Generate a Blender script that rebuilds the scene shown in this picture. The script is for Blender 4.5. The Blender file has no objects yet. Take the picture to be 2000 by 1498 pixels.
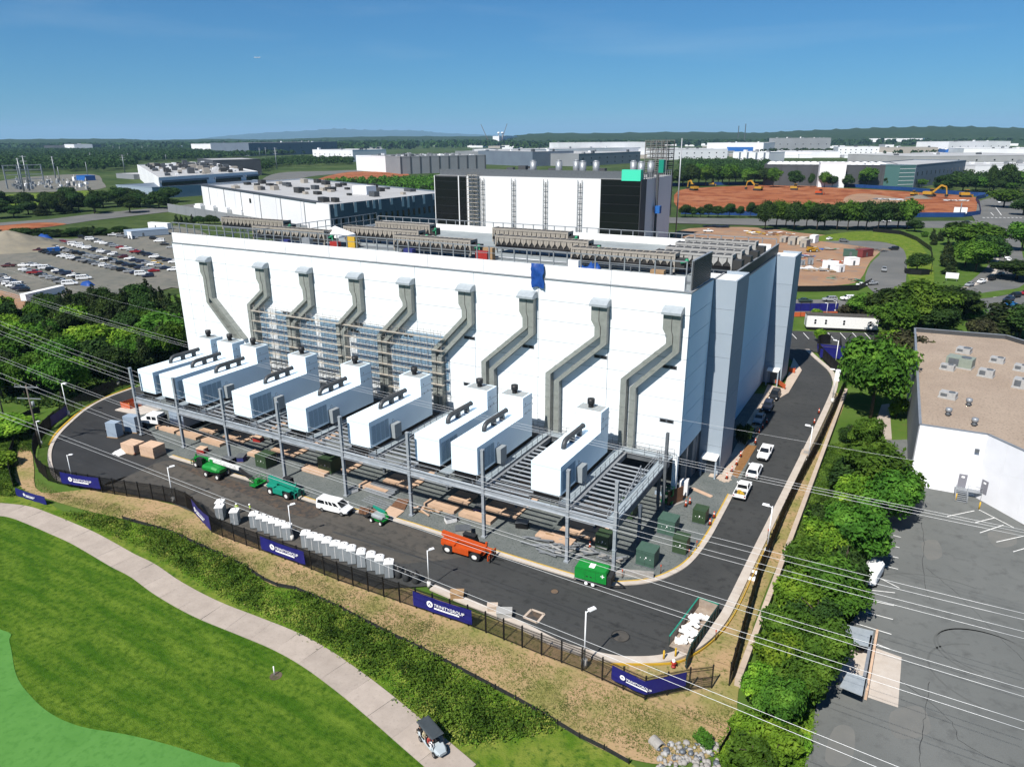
import bpy, bmesh, math, random
import numpy as np
from mathutils import Matrix, Vector
random.seed(7); rng = np.random.default_rng(7)
S = bpy.context.scene
C = S.collection
# ---------------------------------------------------------------- camera
F, PITCH, ROLL, AZ, H = 1402.0, math.radians(18.943), math.radians(-.397), math.radians(29.622), 54.0
def _rot():
    c, s = math.cos(AZ), math.sin(AZ); cp, sp = math.cos(PITCH), math.sin(PITCH); cr, sr = math.cos(ROLL), math.sin(ROLL)
    A = np.array([[c, s, 0], [-s, c, 0], [0, 0, 1]])
    B = np.array([[1, 0, 0], [0, sp, cp], [0, cp, -sp]])
    D = np.array([[cr, sr, 0], [-sr, cr, 0], [0, 0, 1]])
    return D @ B @ A
R = _rot()
cam = bpy.data.cameras.new('camera'); camo = bpy.data.objects.new('camera', cam); C.objects.link(camo)
cam.sensor_width = 36; cam.lens = 36 * F / 2000; cam.clip_start = .5; cam.clip_end = 120000
camo.matrix_world = Matrix(((R[0][0], R[1][0], -R[2][0], 0), (R[0][1], R[1][1], -R[2][1], 0), (R[0][2], R[1][2], -R[2][2], H), (0, 0, 0, 1)))
S.camera = camo
# ---------------------------------------------------------------- sky, sun, exposure
HAZE = 3.6e-5
SUN_EL, SUN_AZ = math.radians(50.5), math.radians(6.0)        # shadows run along +Y, turned 6 degrees towards +X
W = bpy.data.worlds.new('World'); S.world = W; W.use_nodes = True
nt = W.node_tree; bg = nt.nodes['Background']
sky = nt.nodes.new('ShaderNodeTexSky'); sky.sky_type = 'NISHITA'; sky.sun_disc = False
sky.sun_elevation = SUN_EL; sky.sun_rotation = math.pi + SUN_AZ
sky.altitude = 100; sky.air_density = 1.0; sky.dust_density = 0.0; sky.ozone_density = 6.0
gm = nt.nodes.new('ShaderNodeGamma'); gm.inputs[1].default_value = .85; mx = nt.nodes.new('ShaderNodeMix'); mx.data_type = 'RGBA'; mx.blend_type = 'MULTIPLY'; mx.inputs['Factor'].default_value = 1; mx.inputs['B'].default_value = (.26, .64, .93, 1)   # one tint for the whole dome: the photograph's deep even blue
tcw = nt.nodes.new('ShaderNodeTexCoord'); mpw = nt.nodes.new('ShaderNodeMapping'); mpw.inputs['Rotation'].default_value = (0, 0, .35); mpw.inputs['Scale'].default_value = (1.2, 3.0, 14); nzw = nt.nodes.new('ShaderNodeTexNoise'); nzw.inputs['Scale'].default_value = 1.6; nzw.inputs['Detail'].default_value = 7; mrw = nt.nodes.new('ShaderNodeMapRange'); mrw.inputs['From Min'].default_value = .52; mrw.inputs['From Max'].default_value = .85; mrw.inputs['To Max'].default_value = .16
cw = nt.nodes.new('ShaderNodeMix'); cw.data_type = 'RGBA'; cw.inputs['B'].default_value = (6, 7, 7.5, 1)                   # thin high cirrus
for a_, b_ in ((tcw.outputs['Generated'], mpw.inputs['Vector']), (mpw.outputs[0], nzw.inputs['Vector']), (nzw.outputs['Fac'], mrw.inputs['Value']), (mrw.outputs[0], cw.inputs['Factor']), (sky.outputs[0], gm.inputs[0]), (gm.outputs[0], mx.inputs['A']), (mx.outputs['Result'], cw.inputs['A']), (cw.outputs['Result'], bg.inputs[0])): nt.links.new(a_, b_)
bg.inputs[1].default_value = .062
sun = bpy.data.lights.new('sun', 'SUN'); sun.energy = 4.1; sun.angle = math.radians(.53); sun.color = (1, .95, .88)
suno = bpy.data.objects.new('sun', sun); C.objects.link(suno)
d = Vector((math.sin(SUN_AZ) * math.cos(SUN_EL), math.cos(SUN_AZ) * math.cos(SUN_EL), -math.sin(SUN_EL)))
suno.rotation_euler = d.to_track_quat('-Z', 'Y').to_euler(); suno.location = (0, -60, 160)
S.view_settings.view_transform = 'Standard'; S.view_settings.look = 'None'; S.view_settings.exposure = 0.95; S.view_settings.gamma = 1
S.view_settings.use_curve_mapping = False
S.render.engine = 'CYCLES'
S.cycles.max_bounces = 5; S.cycles.diffuse_bounces = 2; S.cycles.glossy_bounces = 2; S.cycles.transparent_max_bounces = 8; S.cycles.volume_bounces = 0
S.cycles.use_denoising = True
# ---------------------------------------------------------------- measuring: where a sight line meets the ground or a wall
def _ray(x, y): return R.T @ np.array([(x - 1000) / F, -(y - 749) / F, 1.])
def g(x, y, z=0.0):
    r = _ray(x, y); t = (z - H) / r[2]; return (r[0] * t, r[1] * t)
def gy(x, y, Y):
    r = _ray(x, y); t = Y / r[1]; return (r[0] * t, H + r[2] * t)      # X, Z on the plane Y
def _P(v):
    q = R @ (np.array(v, float) - np.array([0, 0, H])); return 1000 + F * q[0] / q[2], 749 - F * q[1] / q[2]
def hgt(b, y):
    lo, hi = 0, (400 if b[0] ** 2 + b[1] ** 2 > 40000 else 48)
    for _ in range(40):
        m = (lo + hi) / 2
        if _P((b[0], b[1], m))[1] > y: lo = m
        else: hi = m
    return lo
def dist(b): return math.hypot(b[0], b[1])
# ---------------------------------------------------------------- materials
MATS = {}; ALB = .62        # the colours below were estimated from the sunlit picture; this brings them to reflectances
def mat(name, col, col2=None, scale=.5, rough=.8, metal=0, bump=0, bscale=None, stretch=None, rotz=0, detail=6, lo=.35, hi=.65, col3=None, s3=4, lo3=.5, hi3=.7, spec=.35, rnd=0, emit=None):
    """Principled material; two colours mixed by noise in world/object metres, a third by finer noise; rnd = per-object brightness."""
    if name in MATS: return MATS[name]
    k_ = lambda c: c if (c is None or min(c) >= .6) else tuple(v * ALB for v in c)
    col, col2, col3 = k_(col), k_(col2), k_(col3)
    m = bpy.data.materials.new(name); m.use_nodes = True; MATS[name] = m
    n = m.node_tree.nodes; l = m.node_tree.links; b = n['Principled BSDF']
    b.inputs['Roughness'].default_value = rough; b.inputs['Metallic'].default_value = metal; b.inputs['Specular IOR Level'].default_value = spec if rough < .9 else .06
    b.inputs['Base Color'].default_value = (*col, 1)
    if emit: b.inputs['Emission Color'].default_value = (*emit[:3], 1); b.inputs['Emission Strength'].default_value = emit[3]
    tc = n.new('ShaderNodeTexCoord'); out = None; vec = tc.outputs['Object']
    if stretch or rotz:
        mp = n.new('ShaderNodeMapping'); mp.inputs['Rotation'].default_value = (0, 0, rotz); mp.inputs['Scale'].default_value = stretch or (1, 1, 1)
        l.new(vec, mp.inputs['Vector']); vec = mp.outputs[0]
    def layer(prev, c2, sc, a, z, v):
        t = n.new('ShaderNodeTexNoise'); t.inputs['Scale'].default_value = sc; t.inputs['Detail'].default_value = detail; t.inputs['Roughness'].default_value = .62
        l.new(v, t.inputs['Vector'])
        r = n.new('ShaderNodeMapRange'); r.inputs['From Min'].default_value = a; r.inputs['From Max'].default_value = z
        l.new(t.outputs['Fac'], r.inputs['Value'])
        x = n.new('ShaderNodeMix'); x.data_type = 'RGBA'
        if prev is None: x.inputs['A'].default_value = (*col, 1)
        else: l.new(prev, x.inputs['A'])
        x.inputs['B'].default_value = (*c2, 1); l.new(r.outputs[0], x.inputs['Factor']); return x.outputs['Result']
    if col2: out = layer(out, col2, scale, lo, hi, vec)
    if col3: out = layer(out, col3, s3, lo3, hi3, tc.outputs['Object'])
    if rnd:
        oi = n.new('ShaderNodeObjectInfo'); hs = n.new('ShaderNodeHueSaturation')
        r = n.new('ShaderNodeMapRange'); r.inputs['To Min'].default_value = 1 - rnd; r.inputs['To Max'].default_value = 1 + rnd
        l.new(oi.outputs['Random'], r.inputs['Value']); l.new(r.outputs[0], hs.inputs['Value'])
        if out is None: hs.inputs['Color'].default_value = (*col, 1)
        else: l.new(out, hs.inputs['Color'])
        out = hs.outputs[0]
    if out: l.new(out, b.inputs['Base Color'])
    if bump:
        t = n.new('ShaderNodeTexNoise'); t.inputs['Scale'].default_value = bscale or scale * 8; t.inputs['Detail'].default_value = 4
        l.new(tc.outputs['Object'], t.inputs['Vector'])
        bp = n.new('ShaderNodeBump'); bp.inputs['Strength'].default_value = bump; bp.inputs['Distance'].default_value = .1
        l.new(t.outputs['Fac'], bp.inputs['Height']); l.new(bp.outputs[0], b.inputs['Normal'])
    return m
def M(n): return MATS[n]
def leafmat(name, a, b_, c, scale=.7, rnd=.25, trans=.25):
    m = bpy.data.materials.new(name); m.use_nodes = True; MATS[name] = m
    n = m.node_tree.nodes; l = m.node_tree.links; p = n['Principled BSDF']; p.inputs['Roughness'].default_value = .65; p.inputs['Specular IOR Level'].default_value = .1
    tc = n.new('ShaderNodeTexCoord'); t = n.new('ShaderNodeTexNoise'); t.inputs['Scale'].default_value = scale; t.inputs['Detail'].default_value = 5
    l.new(tc.outputs['Object'], t.inputs['Vector'])
    cr = n.new('ShaderNodeValToRGB'); e = cr.color_ramp.elements
    e[0].position = .33; e[0].color = (*[v * .82 for v in a], 1); e[1].position = .68; e[1].color = (*[v * .98 for v in c], 1); k = e.new(.5); k.color = (*[v * .86 for v in b_], 1)
    l.new(t.outputs['Fac'], cr.inputs['Fac'])
    oi = n.new('ShaderNodeObjectInfo'); hs = n.new('ShaderNodeHueSaturation')
    r = n.new('ShaderNodeMapRange'); r.inputs['To Min'].default_value = 1 - rnd; r.inputs['To Max'].default_value = 1 + rnd
    r2 = n.new('ShaderNodeMapRange'); r2.inputs['To Min'].default_value = .485; r2.inputs['To Max'].default_value = .515
    l.new(oi.outputs['Random'], r.inputs['Value']); l.new(r.outputs[0], hs.inputs['Value']); l.new(oi.outputs['Random'], r2.inputs['Value']); l.new(r2.outputs[0], hs.inputs['Hue'])
    l.new(cr.outputs[0], hs.inputs['Color']); l.new(hs.outputs[0], p.inputs['Base Color'])
    tr = n.new('ShaderNodeBsdfTranslucent'); l.new(hs.outputs[0], tr.inputs['Color'])
    mx = n.new('ShaderNodeMixShader'); mx.inputs['Fac'].default_value = trans
    l.new(p.outputs[0], mx.inputs[1]); l.new(tr.outputs[0], mx.inputs[2]); l.new(mx.outputs[0], n['Material Output'].inputs['Surface'])
    return m
# ---------------------------------------------------------------- mesh helpers
def V(*a): return Vector(a)
class MB:
    def __init__(s): s.v = []; s.f = []; s.m = []; s.sm = []
    def add(s, vs, fs, mi=0, smooth=False):
        o = len(s.v); s.v += [tuple(v) for v in vs]
        for f in fs: s.f.append([i + o for i in f]); s.m.append(mi); s.sm.append(smooth)
        return s
    def box(s, x0, y0, z0, x1, y1, z1, mi=0):
        if x0 > x1: x0, x1 = x1, x0
        if y0 > y1: y0, y1 = y1, y0
        return s.add([(x0, y0, z0), (x1, y0, z0), (x1, y1, z0), (x0, y1, z0), (x0, y0, z1), (x1, y0, z1), (x1, y1, z1), (x0, y1, z1)],
                     [[0, 3, 2, 1], [4, 5, 6, 7], [0, 1, 5, 4], [1, 2, 6, 5], [2, 3, 7, 6], [3, 0, 4, 7]], mi)
    def obox(s, cx, cy, z0, dx, dy, dz, rz=0, mi=0):
        c, n = math.cos(rz), math.sin(rz); h = []
        for z in (z0, z0 + dz):
            for a, b in ((-1, -1), (1, -1), (1, 1), (-1, 1)):
                x, y = a * dx / 2, b * dy / 2; h.append((cx + x * c - y * n, cy + x * n + y * c, z))
        return s.add(h, [[0, 3, 2, 1], [4, 5, 6, 7], [0, 1, 5, 4], [1, 2, 6, 5], [2, 3, 7, 6], [3, 0, 4, 7]], mi)
    def bar(s, p, q, w, h=None, mi=0):
        p, q = Vector(p), Vector(q); h = h or w; d = (q - p)
        if d.length < 1e-6: return s
        d.normalize(); up = V(0, 0, 1) if abs(d.z) < .95 else V(0, 1, 0)
        a = d.cross(up).normalized() * (w / 2); b = a.cross(d).normalized() * (h / 2); vs = []
        for c in (p, q): vs += [c - a - b, c + a - b, c + a + b, c - a + b]
        return s.add(vs, [[0, 1, 2, 3], [7, 6, 5, 4], [0, 4, 5, 1], [1, 5, 6, 2], [2, 6, 7, 3], [3, 7, 4, 0]], mi)
    def ibeam(s, p, q, w, h, t=.05, mi=0):
        p, q = Vector(p), Vector(q); z = V(0, 0, h / 2 - t / 2)
        s.bar(p + z, q + z, w, t, mi); s.bar(p - z, q - z, w, t, mi); return s.bar(p, q, t, h - 2 * t, mi)
    def hcol(s, x, y, z0, z1, w, mi=0, t=.04):
        s.box(x - w / 2, y - w / 2, z0, x + w / 2, y - w / 2 + t, z1, mi); s.box(x - w / 2, y + w / 2 - t, z0, x + w / 2, y + w / 2, z1, mi)
        return s.box(x - t / 2, y - w / 2 + t, z0, x + t / 2, y + w / 2 - t, z1, mi)
    def tube(s, pts, r, n=8, mi=0, cap=True, smooth=True):
        pts = [Vector(p) for p in pts]; rs = r if isinstance(r, (list, tuple)) else [r] * len(pts); vs = []; up = None
        for i, p in enumerate(pts):
            t = (pts[min(i + 1, len(pts) - 1)] - pts[max(i - 1, 0)]).normalized()
            if up is None: up = V(0, 0, 1) if abs(t.z) < .9 else V(1, 0, 0)
            a = t.cross(up).normalized(); b = t.cross(a).normalized()
            vs += [p + (a * math.cos(k * 2 * math.pi / n) + b * math.sin(k * 2 * math.pi / n)) * rs[i] for k in range(n)]
        fs = [[i * n + k, i * n + (k + 1) % n, (i + 1) * n + (k + 1) % n, (i + 1) * n + k] for i in range(len(pts) - 1) for k in range(n)]
        s.add(vs, fs, mi, smooth)
        if cap:
            o = len(s.v) - len(vs); s.f += [[o + k for k in range(n)][::-1], [o + (len(pts) - 1) * n + k for k in range(n)]]; s.m += [mi, mi]; s.sm += [False, False]
        return s
    def cyl(s, x, y, z0, z1, r, n=12, mi=0, r2=None): return s.tube([(x, y, z0), (x, y, z1)], [r, r if r2 is None else r2], n, mi)
    def wheel(s, x, y, z, r, w, mi=0, n=14, axis='y'):
        d = V(0, w / 2, 0) if axis == 'y' else V(w / 2, 0, 0); c = V(x, y, z)
        return s.tube([c - d, c - d * .8, c + d * .8, c + d], [r * .9, r, r, r * .9], n, mi)
    def prism(s, poly, z0, z1, mi=0):
        n = len(poly); a = sum(poly[i][0] * poly[(i + 1) % n][1] - poly[(i + 1) % n][0] * poly[i][1] for i in range(n))
        if a < 0: poly = poly[::-1]
        return s.add([(p[0], p[1], z0) for p in poly] + [(p[0], p[1], z1) for p in poly],
                     [list(range(n))[::-1], list(range(n, 2 * n))] + [[i, (i + 1) % n, n + (i + 1) % n, n + i] for i in range(n)], mi)
    def xprism(s, prof, y0, y1, mi=0):        # profile of (x, z) extruded along y
        n = len(prof); a = sum(prof[i][0] * prof[(i + 1) % n][1] - prof[(i + 1) % n][0] * prof[i][1] for i in range(n))
        if a < 0: prof = prof[::-1]
        return s.add([(p[0], y0, p[1]) for p in prof] + [(p[0], y1, p[1]) for p in prof],
                     [list(range(n)), list(range(n, 2 * n))[::-1]] + [[(i + 1) % n, i, n + i, n + (i + 1) % n] for i in range(n)], mi)
    def loft(s, secs, mi=0, smooth=False):    # rings of equal length
        n = len(secs[0]); o = []
        for r in secs: o += r
        fs = [[i * n + k, (i + 1) * n + k, (i + 1) * n + (k + 1) % n, i * n + (k + 1) % n] for i in range(len(secs) - 1) for k in range(n)]
        fs += [list(range(n)), [(len(secs) - 1) * n + k for k in range(n)][::-1]]
        return s.add(o, fs, mi, smooth)
    def quad(s, a, b, c, d, mi=0): return s.add([a, b, c, d], [[0, 1, 2, 3]], mi)
    def sphere(s, c, r, nu=10, nv=6, mi=0, sc=(1, 1, 1)):
        vs = [(c[0], c[1], c[2] - r * sc[2])]
        for j in range(1, nv):
            t = -math.pi / 2 + math.pi * j / nv
            vs += [(c[0] + r * sc[0] * math.cos(t) * math.cos(2 * math.pi * i / nu), c[1] + r * sc[1] * math.cos(t) * math.sin(2 * math.pi * i / nu), c[2] + r * sc[2] * math.sin(t)) for i in range(nu)]
        vs.append((c[0], c[1], c[2] + r * sc[2])); fs = [[0, 1 + (i + 1) % nu, 1 + i] for i in range(nu)]
        for j in range(nv - 2): fs += [[1 + j * nu + i, 1 + j * nu + (i + 1) % nu, 1 + (j + 1) * nu + (i + 1) % nu, 1 + (j + 1) * nu + i] for i in range(nu)]
        o = 1 + (nv - 2) * nu; fs += [[o + i, o + (i + 1) % nu, len(vs) - 1] for i in range(nu)]
        return s.add(vs, fs, mi, True)
    def build(s, name, mats, parent=None, world=False, loc=None, rz=0, label=None, kind=None):
        me = bpy.data.meshes.new(name); vs = s.v
        if world and parent is not None: L = parent.location; vs = [(v[0] - L[0], v[1] - L[1], v[2] - L[2]) for v in vs]
        me.from_pydata(vs, [], s.f)
        for m in (mats if isinstance(mats, (list, tuple)) else [mats]): me.materials.append(MATS[m] if isinstance(m, str) else m)
        me.polygons.foreach_set('material_index', s.m); me.polygons.foreach_set('use_smooth', s.sm); me.update()
        o = bpy.data.objects.new(name, me); C.objects.link(o)
        if parent is not None: o.parent = parent
        if loc is not None: o.location = loc
        o.rotation_euler[2] = rz
        if label: o['label'] = label
        if kind: o['kind'] = kind
        return o
def tag(o, label, cat, group=None, kind=None):
    o['label'] = label; o['category'] = cat
    if group: o['group'] = group
    if kind: o['kind'] = kind
    return o
def thing(name, label, cat, loc=(0, 0, 0), rz=0, group=None):
    o = bpy.data.objects.new(name, None); C.objects.link(o); o.empty_display_size = .3
    o.location = loc; o.rotation_euler[2] = rz; return tag(o, label, cat, group)
def part(name, me, parent, loc=(0, 0, 0), rz=0, rot=None, scale=None):       # a further piece that shares mesh data
    o = bpy.data.objects.new(name, me); C.objects.link(o); o.parent = parent; o.location = loc; o.rotation_euler[2] = rz
    if rot: o.rotation_euler = rot
    if scale: o.scale = scale
    return o
KIDS = {}
def dup(o, loc=None, rz=None, label=None, group=None, scale=None, name=None):
    """a copy of a thing with copies of its parts and sub-parts (mesh data shared)"""
    def rec(a, p):
        c = a.copy(); C.objects.link(c)
        if p is not None: c.parent = p
        for k in KIDS.setdefault(a.name, list(a.children)): rec(k, c)
        return c
    c = rec(o, None)
    if loc is not None: c.location = loc
    if rz is not None: c.rotation_euler[2] = rz
    if label: c['label'] = label
    if group: c['group'] = group
    if scale is not None: c.scale = scale if isinstance(scale, (list, tuple)) else (scale,) * 3
    return c
def smooth_line(pts, n=6, closed=False):
    P = [np.array(p, float) for p in pts]; out = []; N = len(P)
    for i in range(N if closed else N - 1):
        a, b, c, d_ = (P[(i - 1) % N] if closed or i > 0 else P[0]), P[i], P[(i + 1) % N], (P[(i + 2) % N] if closed or i + 2 < N else P[-1])
        for k in range(n):
            t = k / n; out.append(tuple(.5 * (2 * b + (c - a) * t + (2 * a - 5 * b + 4 * c - d_) * t * t + (3 * b - a - 3 * c + d_) * t ** 3)))
    if not closed: out.append(tuple(P[-1]))
    return out
def sheet(name, pts, z, m, kind='structure'):
    o = MB().add([(p[0], p[1], z) for p in pts], [list(range(len(pts)))]).build(name, m, kind=kind)
    bm = bmesh.new(); bm.from_mesh(o.data)
    for f in bm.faces:
        f.normal_update()
        if f.normal.z < 0: f.normal_flip()
    bmesh.ops.triangulate(bm, faces=bm.faces[:], ngon_method='EAR_CLIP'); bm.to_mesh(o.data); bm.free()
    return o
def gp(pts, n=5, closed=True, z=0): return smooth_line([g(x, y, z) for x, y in pts], n, closed)
def gs(pts, z=0): return [g(x, y, z) for x, y in pts]
def resample(line, step):
    out = [Vector((*line[0][:2], 0))]; acc = 0
    for a, b in zip(line[:-1], line[1:]):
        a, b = Vector((*a[:2], 0)), Vector((*b[:2], 0)); L = (b - a).length
        if L < 1e-9: continue
        while acc + L >= step:
            t = (step - acc); a = a + (b - a).normalized() * t; L = (b - a).length; out.append(a.copy()); acc = 0
        acc += L
    return out
def offset(line, dd):
    out = []
    for i, p in enumerate(line):
        a, b = line[max(i - 1, 0)], line[min(i + 1, len(line) - 1)]; t = np.array([b[0] - a[0], b[1] - a[1]]); t = t / (np.linalg.norm(t) + 1e-9)
        out.append((p[0] - t[1] * dd, p[1] + t[0] * dd))
    return out
def ribbon(mb, line, d0, d1, z0, z1, mi=0):            # a raised strip between two offsets of a line
    a, b = offset(line, d0), offset(line, d1); n = len(line); vs = []
    for p, q in zip(a, b): vs += [(p[0], p[1], z0), (p[0], p[1], z1), (q[0], q[1], z1), (q[0], q[1], z0)]
    fs = [[i * 4 + k, i * 4 + (k + 1) % 4, i * 4 + 4 + (k + 1) % 4, i * 4 + 4 + k] for i in range(n - 1) for k in range(4)]
    fs += [[3, 2, 1, 0], [n * 4 - 4, n * 4 - 3, n * 4 - 2, n * 4 - 1]]
    return mb.add(vs, fs, mi)
# ---------------------------------------------------------------- material library
mat('land', (.045, .085, .022), (.11, .15, .05), .01, .95, col3=(.03, .06, .016), s3=.05)
mat('lawn', (.075, .15, .022), (.12, .2, .04), .12, .95, col3=(.15, .17, .05), s3=.6, lo3=.55, hi3=.8)
mat('fairway', (.060, .150, .010), (.17, .27, .03), .8, .95, stretch=(.13, .8, 1), rotz=math.radians(5), lo=.38, hi=.68, col3=(.03, .09, .006), s3=1.7, lo3=.44, hi3=.72, bump=1, bscale=9, detail=12)
mat('putting_turf', (.105, .29, .06), (.13, .33, .075), .25, .9, col3=(.085, .25, .05), s3=1.5)
mat('rough_grass', (.10, .20, .015), (.24, .29, .05), .35, .95, col3=(.05, .12, .015), s3=1.6, bump=.7, bscale=6)
mat('dry_slope', (.52, .36, .20), (.31, .29, .10), .16, .95, lo=.42, hi=.62, col3=(.13, .16, .035), s3=2.2, lo3=.52, hi3=.68, bump=.6, bscale=5)
mat('path_concrete', (.56, .48, .41), (.47, .40, .34), .5, .85, col3=(.38, .33, .28), s3=3, lo3=.55, hi3=.8, rnd=.07)
mat('asphalt_new', (.05, .053, .053), (.07, .072, .07), .10, .85, col3=(.034, .036, .036), s3=.8, bump=.3, bscale=18)
mat('asphalt_dark', (.028, .029, .03), (.043, .044, .045), .25, .8, col3=(.06, .06, .058), s3=.5, lo3=.58, hi3=.75, stretch=(.3, 1, 1))
mat('asphalt_worn', (.098, .095, .088), (.14, .127, .11), .22, .9, stretch=(.25, 1, 1), rotz=.1, col3=(.058, .058, .056), s3=.7, bump=.3, bscale=15)
mat('asphalt_stain', (.17, .12, .085), (.10, .09, .08), .5, .9, col3=(.075, .073, .07), s3=1.2, lo3=.45, hi3=.6)
mat('asphalt_old', (.18, .19, .184), (.215, .225, .217), .09, .9, col3=(.125, .13, .128), s3=.6, lo3=.52, hi3=.8, bump=.3, bscale=14)
mat('asphalt_far', (.17, .175, .172), (.22, .22, .21), .05, .9)
mat('tar', (.06, .062, .062), rough=.7)
mat('gravel', (.18, .205, .2), (.24, .26, .25), .4, .95, col3=(.10, .115, .113), s3=5, bump=.8, bscale=14)
mat('gravel_lot', (.19, .195, .17), (.26, .245, .21), .06, .95, col3=(.16, .165, .15), s3=.3)
mat('kerb', (.72, .65, .57), (.62, .54, .46), .7, .85)
mat('sidewalk', (.70, .58, .47), (.6, .48, .38), .5, .85, rnd=.06)
mat('yellow_paint', (.74, .46, .035), (.5, .36, .12), 1.2, .7, lo=.5, hi=.8)
mat('white_paint', (.75, .75, .73), (.55, .55, .53), 2, .7, lo=.5, hi=.8)
mat('mulch', (.36, .2, .085), (.28, .14, .06), 2, .95)
mat('red_dirt', (.38, .125, .05), (.47, .2, .1), .02, .95, col3=(.27, .08, .035), s3=.06, lo3=.48, hi3=.6)
mat('tan_dirt', (.46, .3, .19), (.4, .23, .14), .05, .95, col3=(.3, .24, .2), s3=.15)
mat('bare_soil', (.19, .15, .11), (.12, .10, .075), .8, .95, col3=(.07, .10, .03), s3=3)
# ---------------------------------------------------------------- ground
pts = []
for k in range(96): a = 2 * math.pi * k / 96; pts.append((45000 * math.cos(a), 45000 * math.sin(a)))
sheet('ground', pts, -.6, 'land')
sheet('lawn', gs([(-900, 1000), (-300, 700), (0, 640), (420, 560), (1500, 600), (1560, 470), (1850, 440), (2300, 500), (2700, 1000), (2700, 2600), (-900, 2600)]), -.25, 'lawn')
sheet('fairway', gp([(-300, 990), (0, 1006), (40, 1014), (80, 1030), (120, 1049), (160, 1066), (200, 1088), (240, 1112), (300, 1150), (337, 1176), (405, 1210), (486, 1241), (540, 1268), (603, 1304), (675, 1358), (742, 1412), (792, 1453), (841, 1501), (930, 1620), (960, 2000), (300, 2200), (-900, 1900)]), -.16, 'fairway')
sheet('putting_green', gp([(-200, 1190), (0, 1227), (18, 1252), (31, 1315), (58, 1355), (99, 1391), (157, 1416), (247, 1432), (337, 1454), (427, 1484), (480, 1505), (600, 1700), (300, 2100), (-500, 1800)]), -.12, 'putting_turf')
sheet('rough_grass', gp([(-250, 940), (0, 935), (70, 960), (120, 995), (180, 1000), (260, 1018), (330, 1038), (400, 1070), (472, 1104), (530, 1142), (576, 1150), (652, 1182), (756, 1236), (832, 1272), (900, 1308), (1000, 1361), (1050, 1389), (1137, 1442), (1200, 1472), (1260, 1510), (1350, 1650), (950, 1650), (842, 1500), (742, 1411), (603, 1303), (486, 1240), (337, 1175), (240, 1111), (80, 1029), (0, 1005)], 4), -.2, 'rough_grass')
sheet('dry_slope', gp([(80, 960), (66, 910), (60, 880), (30, 860), (22, 900), (40, 950), (100, 975), (180, 998), (260, 1016), (330, 1036), (400, 1068), (472, 1102), (530, 1140), (576, 1148), (652, 1180), (756, 1234), (832, 1270), (900, 1306), (1000, 1359), (1050, 1387), (1137, 1440), (1200, 1470), (1300, 1490), (1400, 1470), (1440, 1420), (1442, 1350), (1475, 1210), (1530, 1070), (1600, 900), (1650, 780), (1600, 780), (1500, 1000), (1430, 1180), (1360, 1270), (1200, 1290), (1000, 1220), (700, 1110), (500, 1040), (400, 1000), (200, 955)], 4), -.14, 'dry_slope')
# cart path: one concrete slab after another
up = [(-60, 978), (0, 982), (40, 986), (80, 999), (120, 1014), (160, 1032), (200, 1054), (240, 1076), (280, 1096), (320, 1122), (396, 1166), (495, 1207), (571, 1234), (630, 1265), (697, 1310), (765, 1364), (823, 1414), (895, 1468), (985, 1545)]
dn = [(-60, 1000), (0, 1004), (40, 1012), (80, 1028), (120, 1047), (160, 1064), (200, 1086), (240, 1110), (279, 1130), (337, 1173), (405, 1207), (486, 1238), (540, 1265), (603, 1301), (675, 1355), (742, 1409), (792, 1450), (841, 1498), (930, 1580)]
cl = [tuple((np.array(g(*a)) + np.array(g(*b))) / 2) for a, b in zip(up, dn)]
wd = np.mean([np.hypot(*(np.array(g(*a)) - np.array(g(*b)))) for a, b in zip(up, dn)]) * .82
cl = resample(smooth_line(cl, 8), 1.0)
pth = bpy.data.objects.new('cart_path', None); C.objects.link(pth); pth['kind'] = 'structure'; pth['label'] = 'pale concrete cart path curving past the fairway'; pth.location = (*cl[0][:2], 0)
st = 4
for i in range(0, len(cl) - st, st):
    seg = [(p.x, p.y) for p in cl[i:i + st + 1]]
    t0 = np.array(seg[0]); t1 = np.array(seg[1]); seg[0] = tuple(t0 + (t1 - t0) * .012); t0 = np.array(seg[-1]); t1 = np.array(seg[-2]); seg[-1] = tuple(t0 + (t1 - t0) * .012)
    m = MB(); ribbon(m, seg, -wd / 2, wd / 2, -.3, -.06 + random.uniform(-.012, .012)); m.build('slab', 'path_concrete', pth, world=True)
# ---------------------------------------------------------------- loop road
outer = [(262, 757), (205, 778), (165, 800), (135, 825), (112, 848), (98, 870), (93, 893), (98, 920), (112, 938), (150, 948), (230, 960), (330, 980), (400, 1010), (440, 1035), (520, 1070), (620, 1108), (740, 1150), (850, 1143), (1010, 1211), (1100, 1255), (1190, 1279), (1250, 1283), (1300, 1278), (1340, 1262), (1375, 1237), (1403, 1205), (1425, 1165), (1462, 1090), (1520, 975), (1570, 875), (1608, 798), (1625, 757), (1625, 740), (1615, 722), (1590, 700), (1572, 683)]
inner = [(1500, 690), (1530, 690), (1560, 715), (1564, 724), (1540, 766), (1510, 766), (1480, 795), (1440, 840), (1476, 868), (1455, 915), (1432, 968), (1410, 1010), (1385, 1055), (1350, 1100), (1310, 1125), (1270, 1138), (1225, 1143), (1180, 1143), (1124, 1131), (978, 1086), (770, 1018), (620, 985), (520, 950), (368, 905), (330, 893), (318, 860), (330, 800), (310, 745)]
sheet('loop_road', gs(outer) + gs(inner), 0, 'asphalt_new')
sheet('asphalt_patch', gp([(200, 952), (262, 925), (320, 900), (370, 908), (520, 953), (620, 988), (770, 1021), (860, 1050), (930, 1080), (800, 1100), (640, 1100), (520, 1062), (440, 1030), (330, 975)], 3), .006, 'asphalt_worn')
sheet('new_asphalt', gp([(255, 765), (170, 803), (118, 848), (98, 880), (102, 920), (200, 948), (262, 922), (312, 895), (316, 860), (322, 800)], 3), .006, 'asphalt_dark')
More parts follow.
